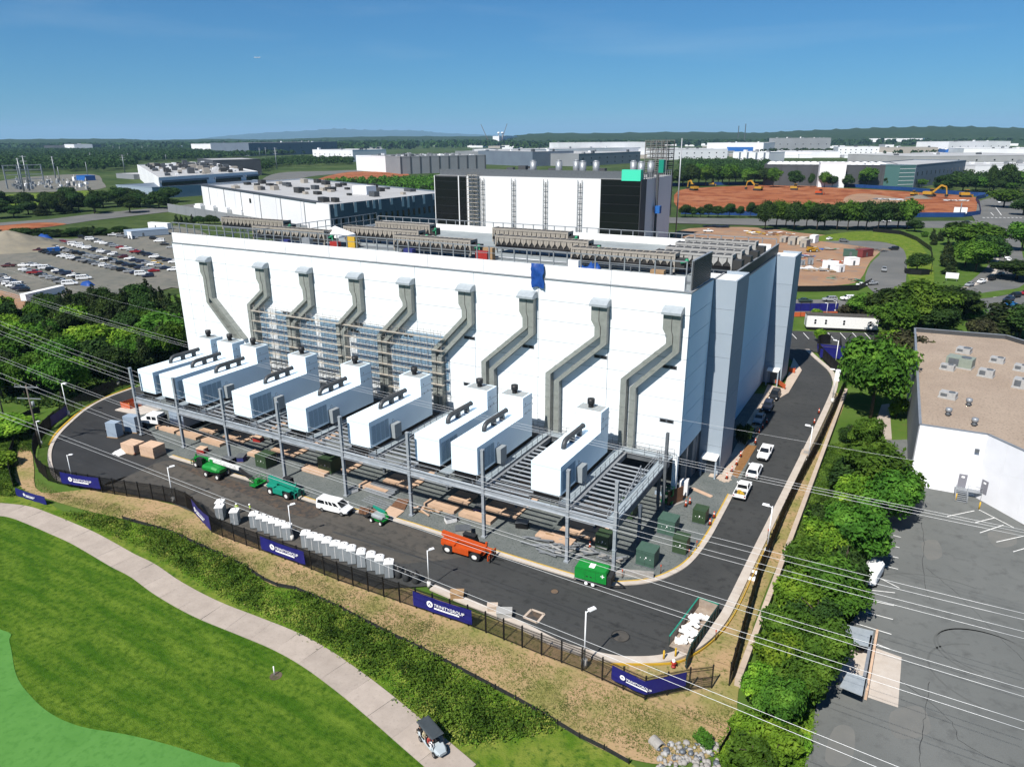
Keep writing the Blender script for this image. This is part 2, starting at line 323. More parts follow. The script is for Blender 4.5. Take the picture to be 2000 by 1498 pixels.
sheet('soil_stain', gp([(345, 905), (500, 952), (620, 990), (612, 1012), (560, 1000), (470, 962), (400, 935)], 3), .012, 'asphalt_stain')
m = MB()
for dd in (-3.2, -1.6, .9):                                   # darker strips where the trench was re-laid
    ln = [g(x, y) for x, y in ((640, 1045), (800, 1093), (1000, 1160), (1150, 1215))]; ribbon(m, offset(ln, dd), 0, .35, .0, .008)
m.build('asphalt_seam', 'tar', kind='structure')
yard = gs(list(reversed(inner[8:-1])) + [(1440, 850), (1400, 900)]) ; yard = gs([(262, 800), (330, 893), (368, 905), (520, 950), (620, 985), (770, 1018), (978, 1086), (1124, 1131), (1180, 1143), (1225, 1143), (1270, 1138), (1310, 1125), (1350, 1100), (1385, 1055), (1410, 1010), (1432, 968), (1462, 905), (1470, 880), (1490, 830), (1500, 770)]) + [(-40, 150), (-140, 150)]
sheet('gravel_yard', yard, .1, 'gravel')
def kerb(px, w=.5, sh=0, yellow=False, name='kerb'):
    ln = smooth_line(gs(px), 6)
    if sh: ln = offset(ln, sh)
    m = MB(); ribbon(m, ln, 0, w, -.1, .15); o = m.build(name, 'kerb', kind='structure')
    if yellow:
        m = MB(); ribbon(m, offset(ln, w - .06), 0, .2, -.1, .158); m.build('kerb_line', 'yellow_paint', kind='structure')
    return o
kin = [(330, 893), (368, 905), (520, 950), (620, 985), (770, 1018), (978, 1086), (1124, 1131), (1180, 1143), (1225, 1143), (1270, 1138), (1310, 1125), (1350, 1100), (1385, 1055), (1410, 1010), (1432, 968)]
kerb(kin, .75, yellow=True)
kerb([(262, 757), (205, 778), (165, 800), (135, 825), (112, 848), (98, 870), (93, 893), (98, 920), (112, 938), (150, 948)], .6, yellow=False)
m = MB(); ribbon(m, offset(smooth_line(gs([(262, 757), (205, 778), (165, 800), (135, 825), (112, 848), (100, 868)]), 6), -.5), 0, .35, -.1, .16); m.build('kerb_line', 'yellow_paint', kind='structure')
kerb([(850, 1143), (1010, 1211), (1100, 1255), (1190, 1279), (1250, 1283), (1300, 1278), (1340, 1262), (1375, 1237), (1403, 1205), (1425, 1165), (1462, 1090), (1520, 975), (1570, 875), (1608, 798), (1625, 757), (1625, 740), (1615, 722), (1590, 700), (1572, 683)], 1.1, sh=-1.1)
ln = smooth_line(gs([(1190, 1282), (1300, 1281), (1340, 1266), (1377, 1239), (1405, 1208), (1430, 1165), (1466, 1090), (1524, 975)]), 6)
m = MB(); ribbon(m, offset(ln, -1.25), 0, .09, -.1, .16); m.build('kerb_line', 'yellow_paint', kind='structure')
# pavement by the stair towers, mulch bed, bay behind the parked cars
sheet('mulch_bed', gs([(1440, 935), (1425, 925), (1450, 868), (1478, 872)]), .11, 'mulch')
m = MB(); ln = gs([(1408, 940), (1424, 905), (1446, 862)]); ribbon(m, ln, -1.3, .3, 0, .17); m.build('pavement', 'sidewalk', kind='structure')
m = MB(); ln = gs([(1388, 926), (1405, 930), (1425, 940)]); ribbon(m, ln, -1.2, .6, 0, .165); m.build('pavement', 'sidewalk', kind='structure')
m = MB(); m.prism(gs([(1500, 752), (1530, 760), (1550, 700), (1566, 724), (1540, 768), (1503, 790), (1462, 850), (1452, 838), (1490, 775)]), 0, .16); m.build('pavement', 'sidewalk', kind='structure')
sheet('mulch_bed', gs([(1460, 842), (1500, 775), (1516, 764), (1498, 788), (1464, 850)]), .175, 'mulch')
# planted verge along the right-hand fence
sheet('verge', gs([(1438, 1300), (1466, 1230), (1490, 1160), (1530, 1080), (1570, 980), (1610, 880), (1645, 780), (1638, 770), (1590, 870), (1530, 985), (1480, 1090), (1430, 1200), (1400, 1290)]), -.1, 'dry_slope')
sheet('verge_soil', gs([(1528, 1010), (1560, 940), (1600, 860), (1640, 775), (1625, 770), (1600, 830), (1560, 910), (1515, 1000)]), -.05, 'bare_soil')
# retaining wall
a, b = np.array(g(1440, 1338)), np.array(g(1652, 766)); m = MB(); N = 12
ret = thing('retaining_wall', 'long low pale concrete wall between the black fence and the hedge trees', 'wall', (a[0], a[1], 0))
for k in range(N):
    p = a + (b - a) * (k / N); q = a + (b - a) * ((k + 1) / N - .0008)
    MB().bar((p[0], p[1], .3), (q[0], q[1], .3), .62, 1.2).build('wall_section', 'sidewalk', ret, world=True)
# right-hand car park, drive and building yard
sheet('car_park', gs([(1500, 2300), (1560, 1560), (1600, 1345), (1625, 1260), (1690, 1180), (1712, 1050), (1700, 960), (1708, 860), (1772, 858), (1775, 935), (1903, 950), (2060, 1040), (2700, 1200), (2700, 2300)]), -.02, 'asphalt_old')
m = MB()
for p, q in (((1712, 1125), (1757, 1148)), ((1745, 1045), (1760, 1049)), ((1730, 1062), (1757, 1069)), ((1715, 1080), (1755, 1089)), ((1710, 1100), (1754, 1111)), ((1703, 1152), (1748, 1157)), ((1700, 1172), (1746, 1182)), ((1692, 1195), (1744, 1209)), ((1672, 1217), (1741, 1238)), ((1710, 1256), (1738, 1267)),
             ((1850, 1008), (1903, 997)), ((1905, 1020), (1942, 1011)), ((1914, 1040), (1960, 1025)), ((1946, 1058), (2005, 1045)), ((1979, 1077), (2030, 1062)), ((1912, 995), (1980, 1030))):
    p, q = g(*p), g(*q); m.bar((*p, -.012), (*q, -.012), .11, .004)
m.build('bay_line', 'white_paint', kind='structure')
m = MB()
for ln in (((1800, 1020), (1805, 1060), (1802, 1110), (1815, 1170)), ((1810, 1108), (1870, 1160), (1950, 1240), (2010, 1300)), ((1815, 1330), (1808, 1390), (1800, 1440), (1795, 1498)), ((1700, 1290), (1760, 1330), (1850, 1400), (1880, 1450), (1960, 1490))):
    ln = smooth_line(gs(ln), 6); ln = [(p[0] + random.uniform(-.12, .12), p[1] + random.uniform(-.12, .12)) for p in ln]
    for p, q in zip(ln[:-1], ln[1:]): m.bar((*p, -.014), (*q, -.014), random.uniform(.03, .08), .004)
m.build('crack', 'tar', kind='structure')
mat('tyre_mark', (.15, .158, .153), (.17, .178, .172), 1, .9); m = MB()
for px, py, r_, a0, a1 in ((1930, 1275, 5.0, .3, 4.6), (1935, 1280, 5.5, .6, 5.0), (1850, 1190, 9, 1.2, 3.4), (1960, 1330, 7, 2.0, 4.4)):
    c_ = g(px, py); ln = [(c_[0] + r_ * math.cos(a_), c_[1] + r_ * .8 * math.sin(a_)) for a_ in np.linspace(a0, a1, 30)]; ribbon(m, ln, 0, .22, -.03, -.013)
m.build('tyre_mark', 'tyre_mark', kind='structure'); mat('lot_patch', (.205, .21, .2), (.235, .235, .22), .5, .95)
for q in (((1800, 1060), (1830, 1055), (1840, 1085), (1812, 1092)), ((1740, 1390), (1800, 1380), (1815, 1430), (1750, 1440)), ((1630, 1420), (1668, 1425), (1660, 1490), (1612, 1485)), ((1930, 1040), (1975, 1036), (1985, 1062), (1945, 1068))): sheet('lot_patch', gp(q, 4), -.014, 'lot_patch')
sheet('ramp_pad', gs([(1705, 1263), (1761, 1283), (1754, 1381), (1692, 1360)]), -.008, 'kerb')
m = MB(); m.prism(gs([(1722, 790), (1737, 788), (1742, 857), (1716, 858), (1710, 825)]), -.3, -.01); m.build('footpath', 'path_concrete', kind='structure')
# back car park and streets on the right
sheet('back_car_park', gs([(1480, 655), (1545, 646), (1775, 652), (1745, 705), (1640, 696), (1572, 684), (1500, 692)]), -.01, 'asphalt_new')
m = MB()
for x in range(1545, 1760, 24): p, q = g(x, 650), g(x + 11, 662); m.bar((*p, .0), (*q, .0), .16, .006)
m.build('bay_line', 'white_paint', kind='structure')
sheet('street', gp([(1300, 588), (1545, 584), (1660, 585), (1780, 592), (1850, 575), (1900, 545), (1940, 505), (1940, 470), (1942, 452), (1985, 452), (1998, 500), (2010, 548), (1960, 568), (1905, 577), (2000, 562), (2060, 560), (2060, 615), (1940, 612), (1860, 600), (1780, 612), (1660, 612), (1300, 616)], 2), -.2, 'asphalt_far')
sheet('traffic_island', gp([(1870, 585), (1940, 580), (2000, 566), (2000, 562), (1930, 570), (1890, 578)], 3), -.1, 'lawn')
sheet('cross_street', gs([(1100, 415), (1330, 425), (1500, 427), (1700, 432), (1900, 431), (2100, 436), (2100, 447), (1900, 446), (1700, 443), (1500, 440), (1330, 436), (1100, 430)]), -.22, 'asphalt_far')
sheet('avenue', gp([(1906, 432), (1908, 400), (1920, 390), (1960, 384), (1985, 400), (2010, 432)], 3), -.21, 'asphalt_far')
m = MB()
for x in range(1920, 2000, 8): p, q = g(x, 425), g(x + 3, 425); m.bar((*p, -.15), (*q, -.15), 2.5, .02); p, q = g(x + 18, 450), g(x + 21, 450); m.bar((*p, -.15), (*q, -.15), 2.2, .02)
for p, q in (((1935, 415), (1941, 421)), ((1945, 405), (1956, 420)), ((1958, 480), (1960, 486)), ((1965, 495), (1968, 502)), ((1972, 515), (1974, 522)), ((1910, 590), (1925, 587)), ((1940, 580), (1960, 575))): p, q = g(*p), g(*q); m.bar((*p, -.15), (*q, -.15), .35, .02)
m.build('road_marking', 'white_paint', kind='structure')
sheet('footway', gp([(1878, 562), (1900, 553), (1925, 545), (1938, 532), (1946, 515), (1945, 500), (1938, 485), (1942, 483), (1949, 498), (1951, 518), (1942, 538), (1928, 549), (1900, 558), (1882, 564)], 3), -.18, 'kerb')
sheet('site_yard', gp([(1320, 452), (1420, 443), (1500, 446), (1570, 455), (1650, 462), (1700, 472), (1730, 478), (1700, 510), (1680, 545), (1640, 556), (1540, 560), (1400, 560), (1320, 520)], 3), -.21, 'tan_dirt')
sheet('yard_road', gp([(1580, 462), (1660, 468), (1720, 472), (1758, 482), (1772, 500), (1770, 540), (1765, 575), (1740, 586), (1720, 580), (1690, 550), (1700, 515), (1720, 492), (1690, 482), (1600, 470)], 3), -.18, 'asphalt_far')
sheet('red_earth', gp([(1325, 408), (1325, 372), (1400, 365), (1480, 362), (1560, 360), (1620, 366), (1700, 370), (1800, 376), (1900, 384), (1908, 395), (1905, 414), (1880, 421), (1700, 421), (1560, 420), (1480, 416), (1400, 412)], 3), -.2, 'red_dirt')
sheet('pale_earth', gp([(1655, 383), (1690, 378), (1760, 388), (1765, 396), (1700, 400), (1650, 396)], 3), -.17, 'tan_dirt')
sheet('meadow', gp([(1560, 470), (1640, 455), (1700, 452), (1770, 460), (1800, 480), (1822, 520), (1818, 560), (1775, 545), (1770, 500), (1755, 480), (1700, 470)], 3), -.15, 'rough_grass')
# left: highway, car lot, substation field
sheet('highway', gs([(-100, 442), (0, 434), (100, 427), (180, 417), (330, 403), (430, 392), (430, 399), (330, 413), (180, 430), (100, 442), (0, 452), (-100, 462)]), -.4, 'asphalt_far')
sheet('highway_bend', gp([(500, 372), (520, 345), (560, 336), (640, 334), (700, 332), (700, 338), (640, 341), (590, 348), (585, 365), (620, 375), (560, 380)], 3), -.4, 'asphalt_far')
sheet('red_bank', gp([(-60, 446), (0, 440), (80, 434), (130, 437), (60, 446), (0, 452)], 3), -.35, 'red_dirt')
sheet('car_lot', gp([(-200, 500), (0, 478), (60, 462), (140, 466), (250, 450), (345, 440), (430, 470), (430, 560), (335, 560), (260, 580), (150, 582), (50, 586), (-100, 556)], 2), -.3, 'gravel_lot')
sheet('bare_bank', gp([(-150, 560), (0, 566), (60, 584), (110, 590), (60, 602), (-50, 596)], 3), -.29, 'tan_dirt')
sheet('red_mound_field', gp([(620, 350), (680, 336), (760, 336), (800, 342), (700, 352), (640, 358)], 3), -.38, 'red_dirt')
sheet('field', gp([(-60, 385), (60, 378), (190, 372), (190, 395), (90, 400), (-60, 402)], 3), -.4, 'rough_grass')
sheet('substation_gravel', gp([(-40, 362), (60, 345), (180, 340), (200, 355), (190, 370), (0, 375)], 3), -.38, 'gravel_lot')
# ---------------------------------------------------------------- the big white data hall
mat('wall_white', (.71, .745, .76), (.66, .70, .72), .16, .6, rnd=.05)
mat('wall_grey', (.44, .52, .60), (.41, .49, .57), .25, .6, rnd=.03)
mat('wall_side', (.62, .80, .90), (.601, .77, .87), .3, .6, rnd=.03)  # white wall with blue skylight of the shaded side put into its colour
mat('joint', (.33, .34, .35)); mat('parapet_white', (.72, .73, .74), (.6, .61, .62), .5, .6, col3=(.5, .5, .5), s3=1.5, lo3=.62, hi3=.85)
mat('roof_grey', (.42, .47, .48), (.33, .37, .38), .25, .85); mat('roof_white', (.75, .75, .73), (.62, .62, .6), .4, .8)
mat('galv', (.46, .49, .52), (.36, .39, .42), 1.2, .45, .35, spec=.5); mat('galv_dark', (.22, .24, .26), (.16, .18, .2), 1.5, .5, .3)
mat('duct', (.32, .345, .315), (.40, .425, .39), 1.4, .42, .12, rnd=.08); mat('duct_edge', (.50, .50, .46), rough=.4, metal=.4)
mat('hood', (.56, .62, .66), (.46, .52, .56), 2, .4, .2)
mat('louvre', (.10, .105, .11), rough=.5, metal=.2); mat('dark', (.018, .019, .02), rough=.7); mat('black', (.012, .012, .013), rough=.5)
mat('band_blue', (.24, .40, .56), (.3, .46, .6), 1.5, .5); mat('shade_wall', (.12, .12, .12), (.08, .08, .08), .5)
mat('chiller_beige', (.47, .43, .37), (.4, .365, .31), .8, .6); mat('chiller_grey', (.50, .495, .475), rough=.6); mat('fan_dark', (.05, .05, .048), rough=.6)
mat('blue_tarp', (.015, .10, .42), (.01, .06, .3), 3, .5); mat('white_canvas', (.8, .8, .8), rough=.8); mat('green_valve', (.02, .35, .16), rough=.5)
mat('red_paint', (.5, .04, .03), (.38, .03, .025), 2, .5); mat('wood', (.50, .33, .18), (.4, .25, .13), 1.5, .8); mat('navy_box', (.03, .04, .2))
XL, XR, YF, ZC = -140.6, -27.3, 99.6, 32.9
hall = thing('data_hall', 'huge white windowless hall with grey zigzag ducts down its front wall', 'building', (-84, YF, 0))
zs = [7.6, 10.17, 13.35, 16.6, 19.85, 23.05, 26.4, 29.6, ZC]
xs = [XL, -137.2, -133.2, -124.3, -112.2, -100.1, -88, -75.9, -63.8, -51.7, -39.6, XR]
def panels(rects, m, axis, fixed, th, name='wall_panel'):
    for a0, a1, z0, z1 in rects:
        gp_ = .034
        mb = MB()
        if axis == 'y': mb.box(a0 + gp_, fixed, z0 + gp_, a1 - gp_, fixed + th, z1 - gp_)
        else: mb.box(fixed - th, a0 + gp_, z0 + gp_, fixed, a1 - gp_, z1 - gp_)
        mb.build(name, m, hall, world=True)
MB().box(XL + .3, YF + .3, 7.5, XR - .3, 168, 29.5).box(XL + .3, YF + 9, 0, XR - .35, 168, 7.5).box(XL + .3, YF + .3, 29.5, XR - .3, YF + .6, 32.6).box(XR - .6, YF + .6, 29.5, XR - .3, 120, 32.6).build('core', 'joint', hall, world=True)
MB().box(XL + .35, YF + .6, 29.5, XR - .6, 167.6, 29.56).build('roof_deck', 'roof_grey', hall, world=True)
panels([(xs[i], xs[i + 1], zs[j], zs[j + 1]) for i in range(len(xs) - 1) for j in range(len(zs) - 1)], 'wall_white', 'y', YF, .3)
sz = [7.6, 10.8, 13.98, 16.9, 19.95, 22.95, 26.2, 29.45, ZC]
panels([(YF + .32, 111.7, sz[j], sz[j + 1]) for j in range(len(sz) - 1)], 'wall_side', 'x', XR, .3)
sz2 = [0.05, 7.5, 14.4, 29.1]
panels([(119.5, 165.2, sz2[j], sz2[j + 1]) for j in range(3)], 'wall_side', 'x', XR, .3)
panels([(YF + .3 + 11.4 * k, YF + .3 + 11.4 * (k + 1), 0.05, 29.4) for k in range(6)], 'wall_white', 'x', XL + .3, .3)
for nm, y0, y1, zt, x1 in (('stair_tower', 111.8, 120.4, 32.9, -23.75), ('stair_tower', 165.3, 174, 29.1, -23.35)):
    tw = MB().box(XR - .4, y0 + .3, 0, x1 - .3, y1 - .3, zt - .6).build(nm, 'joint', hall, world=True)
    hs = [0.05, 5.2, 8.2, 13.2, 14.6, 20.5, 24.4, 28.3, zt] if zt > 30 else [0.05, 5, 9, 13.5, 18, 23, zt]
    for j in range(len(hs) - 1):
        for bx in ((XR - .02, y0, x1, y0 + .3), (x1 - .3, y0 + .33, x1, y1), (XR - .02, y1 - .3, x1 - .33, y1)):
            MB().box(bx[0], bx[1], hs[j] + .02, bx[2], bx[3], hs[j + 1] - .02).build('tower_panel', 'wall_grey', tw)
            C.objects[-1].location = (-hall.location[0] * 0, 0, 0)
    for ch in tw.children:
        for v in ch.data.vertices: v.co.x -= hall.location[0]; v.co.y -= hall.location[1]
    MB().box(XR - .3, y0 + .35, zt - .62, x1 - .35, y1 - .35, zt - .5).box(XR - 2.6, y0 + .3, zt - .9, XR - .3, y1 - .6, zt - .5).build('roof_deck', 'roof_white', hall, world=True)
    # door with porch roof on two posts
    dx = (XR + x1) / 2 + .3
    MB().add([(dx - 1.3, y0 - .02, 3.6), (dx + 1.3, y0 - .02, 3.6), (dx + 1.3, y0 - 2.0, 3.35), (dx - 1.3, y0 - 2.0, 3.35), (dx - 1.3, y0 - .02, 3.85), (dx + 1.3, y0 - .02, 3.85), (dx + 1.3, y0 - 2.0, 3.6), (dx - 1.3, y0 - 2.0, 3.6)], [[0, 1, 2, 3], [7, 6, 5, 4], [3, 2, 6, 7], [2, 1, 5, 6], [0, 3, 7, 4], [1, 0, 4, 5]]).build('porch_roof', 'roof_white', hall, world=True)
    for sx in (-1.2, 1.2): MB().box(dx + sx - .13, y0 - 1.9, 0, dx + sx + .13, y0 - 1.65, 3.36).build('porch_post', 'wall_grey', hall, world=True)
    MB().box(dx - .75, y0 - .06, .1, dx + .75, y0 + .02, 2.6).build('door', 'galv_dark', hall, world=True)
# soffit, ground-floor wall in shade and columns under the overhang
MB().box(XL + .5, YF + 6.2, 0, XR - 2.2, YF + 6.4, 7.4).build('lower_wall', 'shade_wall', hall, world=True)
for y in (99.95, 105, 110.6): MB().box(XR - 1.0, y - .35, 0, XR - .25, y + .4, 7.55).build('column', 'wall_white' if y < 101 else 'galv', hall, world=True)
for x in xs[3:-1:2]: MB().box(x - .35, YF + .1, 0, x + .35, YF + .8, 7.55).build('column', 'galv', hall, world=True)
# copings
MB().box(XL - .05, YF - .12, ZC + .003, XR + .1, YF + .7, ZC + .18).build('coping', 'galv', hall, world=True)
MB().box(XR - .62, YF + .72, ZC + .003, XR + .1, 111.78, ZC + .2).build('coping', 'chiller_grey', hall, world=True)
MB().box(XR - .5, 120.45, 29.1, XR + .1, 165.25, 29.3).build('coping', 'chiller_grey', hall, world=True)
for k in range(10):
    w = (112.0) / 10; MB().box(-140.4 + k * w + .03, YF + .15, ZC + .2, -140.4 + (k + 1) * w - .03, YF + .45, 35.1).build('parapet_panel', 'parapet_white', hall, world=True)
MB().box(XL + .1, 167.7, 29.5, XR - .2, 168, 30.1).box(XL + .1, YF + .8, 29.5, XL + .3, 167.6, 30.2).build('parapet', 'roof_white', hall, world=True)
def railing(mb, p, q, z0, z1, step, w=.13, rails=(1., .5), mi=0):
    p, q = Vector((*p, 0)), Vector((*q, 0)); n = max(1, round((q - p).length / step))
    for k in range(n + 1): c = p + (q - p) * (k / n); mb.box(c.x - w / 2, c.y - w / 2, z0, c.x + w / 2, c.y + w / 2, z1)
    for r in rails: z = z0 + (z1 - z0) * r; mb.bar((p.x, p.y, z), (q.x, q.y, z), w, w, mi)
m = MB(); railing(m, (-140.4, YF + .6), (-28.4, YF + .6), 33.2, 37.2, 2.35, .17, (1.,)); railing(m, (-140.4, YF + .6), (-28.4, YF + .6), 35.1, 36.3, 2.35, .08, (.9,)); m.build('railing', 'galv', hall, world=True)
m = MB(); railing(m, (-140.4, YF + 1), (-140.4, 167.5), 30, 33.2, 3, .15, (1., .5)); railing(m, (-140, 167.5), (-28, 167.5), 30, 32.4, 3, .18, (1.,)); m.build('railing', 'galv', hall, world=True)
MB().box(-139, 167.2, 29.56, -29, 167.4, 31.2).build('parapet', 'roof_white', hall, world=True)
for k in range(15): z = 33.25 + k * .27; MB().box(XR - .35, YF + .75, z, XR - .15, 110.2, z + .19).build('louvre_slat', 'louvre', hall, world=True)
m = MB(); [m.box(XR - .5, y, 33.1, XR - .36, y + .15, 37.4) for y in (YF + .75, 103, 106.5, 110)]; m.box(XR - .5, YF + .7, 37.3, XR - .12, 110.25, 37.42); m.build('louvre_frame', 'galv', hall, world=True)
for k in range(8): z = 29.38 + k * .24; MB().box(XR - .35, 120.5, z, XR - .15, 168, z + .16).build('louvre_slat', 'louvre', hall, world=True)
m = MB(); [m.box(XR - .5, y, 29.3, XR - .37, y + .15, 31.3) for y in np.arange(121, 168, 4)]; m.box(XR - .5, 120.5, 31.28, XR - .1, 168, 31.4); m.build('louvre_frame', 'galv', hall, world=True)
# small paired vents
for px, py in ((917, 660), (1032, 677), (1173, 697), (1308, 717), (1302, 822), (560, 612), (606, 626), (694, 646), (702, 634), (798, 656), (916, 751)):
    x, z = gy(px, py, YF)
    fr = MB().box(x - 1.1, YF - .05, z - .28, x + 1.1, YF - .004, z + .28).build('vent', 'galv_dark', hall, world=True)
    MB().box(x - .95, YF - .09, z - .17, x - .12, YF - .052, z + .17).box(x + .12, YF - .09, z - .17, x + .95, YF - .052, z + .17).build('grille', 'black', fr)
    for v in fr.children[0].data.vertices: v.co.x -= hall.location[0]; v.co.y -= hall.location[1]
# pale blue bands on the front wall behind the scaffold
for x0, x1 in ((-116, -113.6), (-111.5, -100.8), (-99.4, -92.8), (-90.4, -83), (-82, -69.5)):
    for k in range(5): MB().box(x0, YF - .06, 11.2 + k * 2.1, x1, YF - .003, 12.7 + k * 2.1).build('blue_band', 'band_blue', hall, world=True)
# exhaust ducts
heads = [-129.9, -113.2, -101.4, -88.95, -77.4, -64.95, -53.3, -40.8, -29.55]
knees = [((407, 585), (472, 665)), ((512, 572), (493, 600)), ((597, 590), (570, 625)), ((690, 600), (667, 640)), ((791, 603), (748, 660)), ((907, 625), (855, 690)), ((1030, 645), (955, 712)), ((1172, 663), (1081, 735)), ((1312, 678), (1229, 747))]
YD = YF - .65
for i, (hx, (ka, kb)) in enumerate(zip(heads, knees)):
    dct = MB(); xa, za = gy(*ka, YD); xb, zb = gy(*kb, YD); k0 = za - zb
    ends = []
    du = MB(); ed = MB(); sg = 1 if xb > xa else -1
    for s in (-1, 1):
        top = hx + s * .67; mid = hx + .3 + s * .52; sp = .53 + (.24 if i > 5 else .03) + (.3 if i == 0 else 0)
        bx_ = xb + s * sp
        zk = za + s * .55 * sg; zl = zb + s * .55 * sg
        w = .46
        pts = [(top, 29.9, .62), (top, 27.6, .62), (mid, 26.6, w), (mid, zk, w), (bx_, zl, w), (bx_, 7.9 if i else zb - 4, w)]
        if i == 0: pts = pts[:5]
        vs = []
        for x, z, hw in pts: vs += [(x - hw, YD - .5, z), (x + hw, YD - .5, z), (x + hw, YF - .05, z), (x - hw, YF - .05, z)]
        n = len(pts); fs = [[a * 4 + k, a * 4 + (k + 1) % 4, a * 4 + 4 + (k + 1) % 4, a * 4 + 4 + k] for a in range(n - 1) for k in range(4)] + [[0, 1, 2, 3], [n * 4 - 1, n * 4 - 2, n * 4 - 3, n * 4 - 4]]
        du = MB().add(vs, [f[::-1] for f in fs])
        for a in range(n - 1):                                     # flanges between the duct lengths
            L = math.hypot(pts[a + 1][0] - pts[a][0], pts[a + 1][1] - pts[a][1]); q = int(L / 2.4)
            for t in range(1, q + 1):
                f = t / (q + 1); x = pts[a][0] + (pts[a + 1][0] - pts[a][0]) * f; z = pts[a][1] + (pts[a + 1][1] - pts[a][1]) * f; hw = pts[a][2] + (pts[a + 1][2] - pts[a][2]) * f
                du.box(x - hw - .04, YD - .55, z - .04, x + hw + .04, YF - .05, z + .04)
        o = du.build('exhaust_duct', 'duct', hall, world=True)
        e = MB(); [e.bar((pts[a][0] + pts[a][2], YD - .52, pts[a][1]), (pts[a + 1][0] + pts[a + 1][2], YD - .52, pts[a + 1][1]), .07, .07) for a in range(n - 1)]
        e.build('duct_edge', 'duct_edge', hall, world=True)
    hd = MB().add([(hx - 1.45, YF - .1, 30.9), (hx + 1.45, YF - .1, 30.9), (hx + 1.45, YF - 1.0, 30.75), (hx - 1.45, YF - 1.0, 30.75), (hx - 1.45, YF - 1.75, 30.2), (hx + 1.45, YF - 1.75, 30.2), (hx + 1.45, YF - 1.75, 29.85), (hx - 1.45, YF - 1.75, 29.85), (hx - 1.45, YF - .1, 29.85), (hx + 1.45, YF - .1, 29.85)],
             [[0, 3, 2, 1], [3, 4, 5, 2], [4, 7, 6, 5], [7, 8, 9, 6], [0, 8, 7, 4, 3], [1, 2, 5, 6, 9]]).build('duct_hood', 'hood', hall, world=True)
# tarps and tent
def rag(name, label, x0, y0, x1, y1, z, h, seed, m='blue_tarp', cat='tarp', group=None):
    r = random.Random(seed); nx, ny = 9, 6; vs = []
    for j in range(ny + 1):
        for i in range(nx + 1):
            u, v = i / nx, j / ny; e = math.sin(math.pi * u) ** .5 * math.sin(math.pi * v) ** .5 if 0 < u < 1 and 0 < v < 1 else 0
            vs.append((x0 + (x1 - x0) * u + r.uniform(-.15, .15), y0 + (y1 - y0) * v + r.uniform(-.15, .15), z + h * e * r.uniform(.7, 1.15)))
    fs = [[j * (nx + 1) + i, j * (nx + 1) + i + 1, (j + 1) * (nx + 1) + i + 1, (j + 1) * (nx + 1) + i] for j in range(ny) for i in range(nx)]
    return tag(MB().add(vs, fs, 0, True).build(name, m), label, cat, group)
r = random.Random(3); vs = []; x0, z0 = gy(1051, 515, YF); x0 -= 1.1
for j in range(9):
    for i in range(7): vs.append((x0 + 2.2 * i / 6 + r.uniform(-.12, .12) * (j > 0) + .1 * j / 8, YF - .25 - r.uniform(0, .35) * (j > 0), 35.3 - 3.6 * j / 8 - (.3 * abs(i - 3) / 3 if j == 8 else 0)))
vs += [(v[0], v[1] + .05, v[2]) for v in vs]; fs = [[j * 7 + i, (j + 1) * 7 + i, (j + 1) * 7 + i + 1, j * 7 + i + 1] for j in range(8) for i in range(6)]
tag(MB().add(vs, fs + [[k + 63 for k in f[::-1]] for f in fs], 0, True).build('hanging_tarp', 'blue_tarp'), 'blue tarp hanging over the white parapet of the big hall', 'tarp')
x, y = g(1178, 520, 33.5); rag('roof_tarp', 'heaped blue tarp behind the roof railing of the big hall', x - 3, YF + 6, x + 2.2, YF + 9, 31.6, 3.3, 4)
rag('roof_tarp', 'flat blue tarp lying right of the heaped blue one on the hall roof', x + 2.4, YF + 6, x + 8.4, YF + 8, 31.6, 1.9, 5)
MB  # tent
x, y = g(655, 447, 33.5); tn = thing('canopy_tent', 'white pointed canopy tent on the roof between two chillers', 'tent', (x, y, 29.56))
MB().add([(-3.5, -3, 2.6), (3.5, -3, 2.6), (3.5, 3, 2.6), (-3.5, 3, 2.6), (0, 0, 4.6), (-3.5, -3, 2.2), (3.5, -3, 2.2), (3.5, 3, 2.2), (-3.5, 3, 2.2)], [[0, 1, 4], [1, 2, 4], [2, 3, 4], [3, 0, 4], [5, 6, 1, 0], [6, 7, 2, 1], [7, 8, 3, 2], [8, 5, 0, 3]]).build('roof', 'white_canvas', tn)
leg = MB().box(-.06, -.06, 0, .06, .06, 2.6).build('leg', 'galv', tn, loc=(-3.3, -2.8, 0)).data
for a, b in ((3.3, -2.8), (3.3, 2.8), (-3.3, 2.8)): part('leg', leg, tn, (a, b, 0))
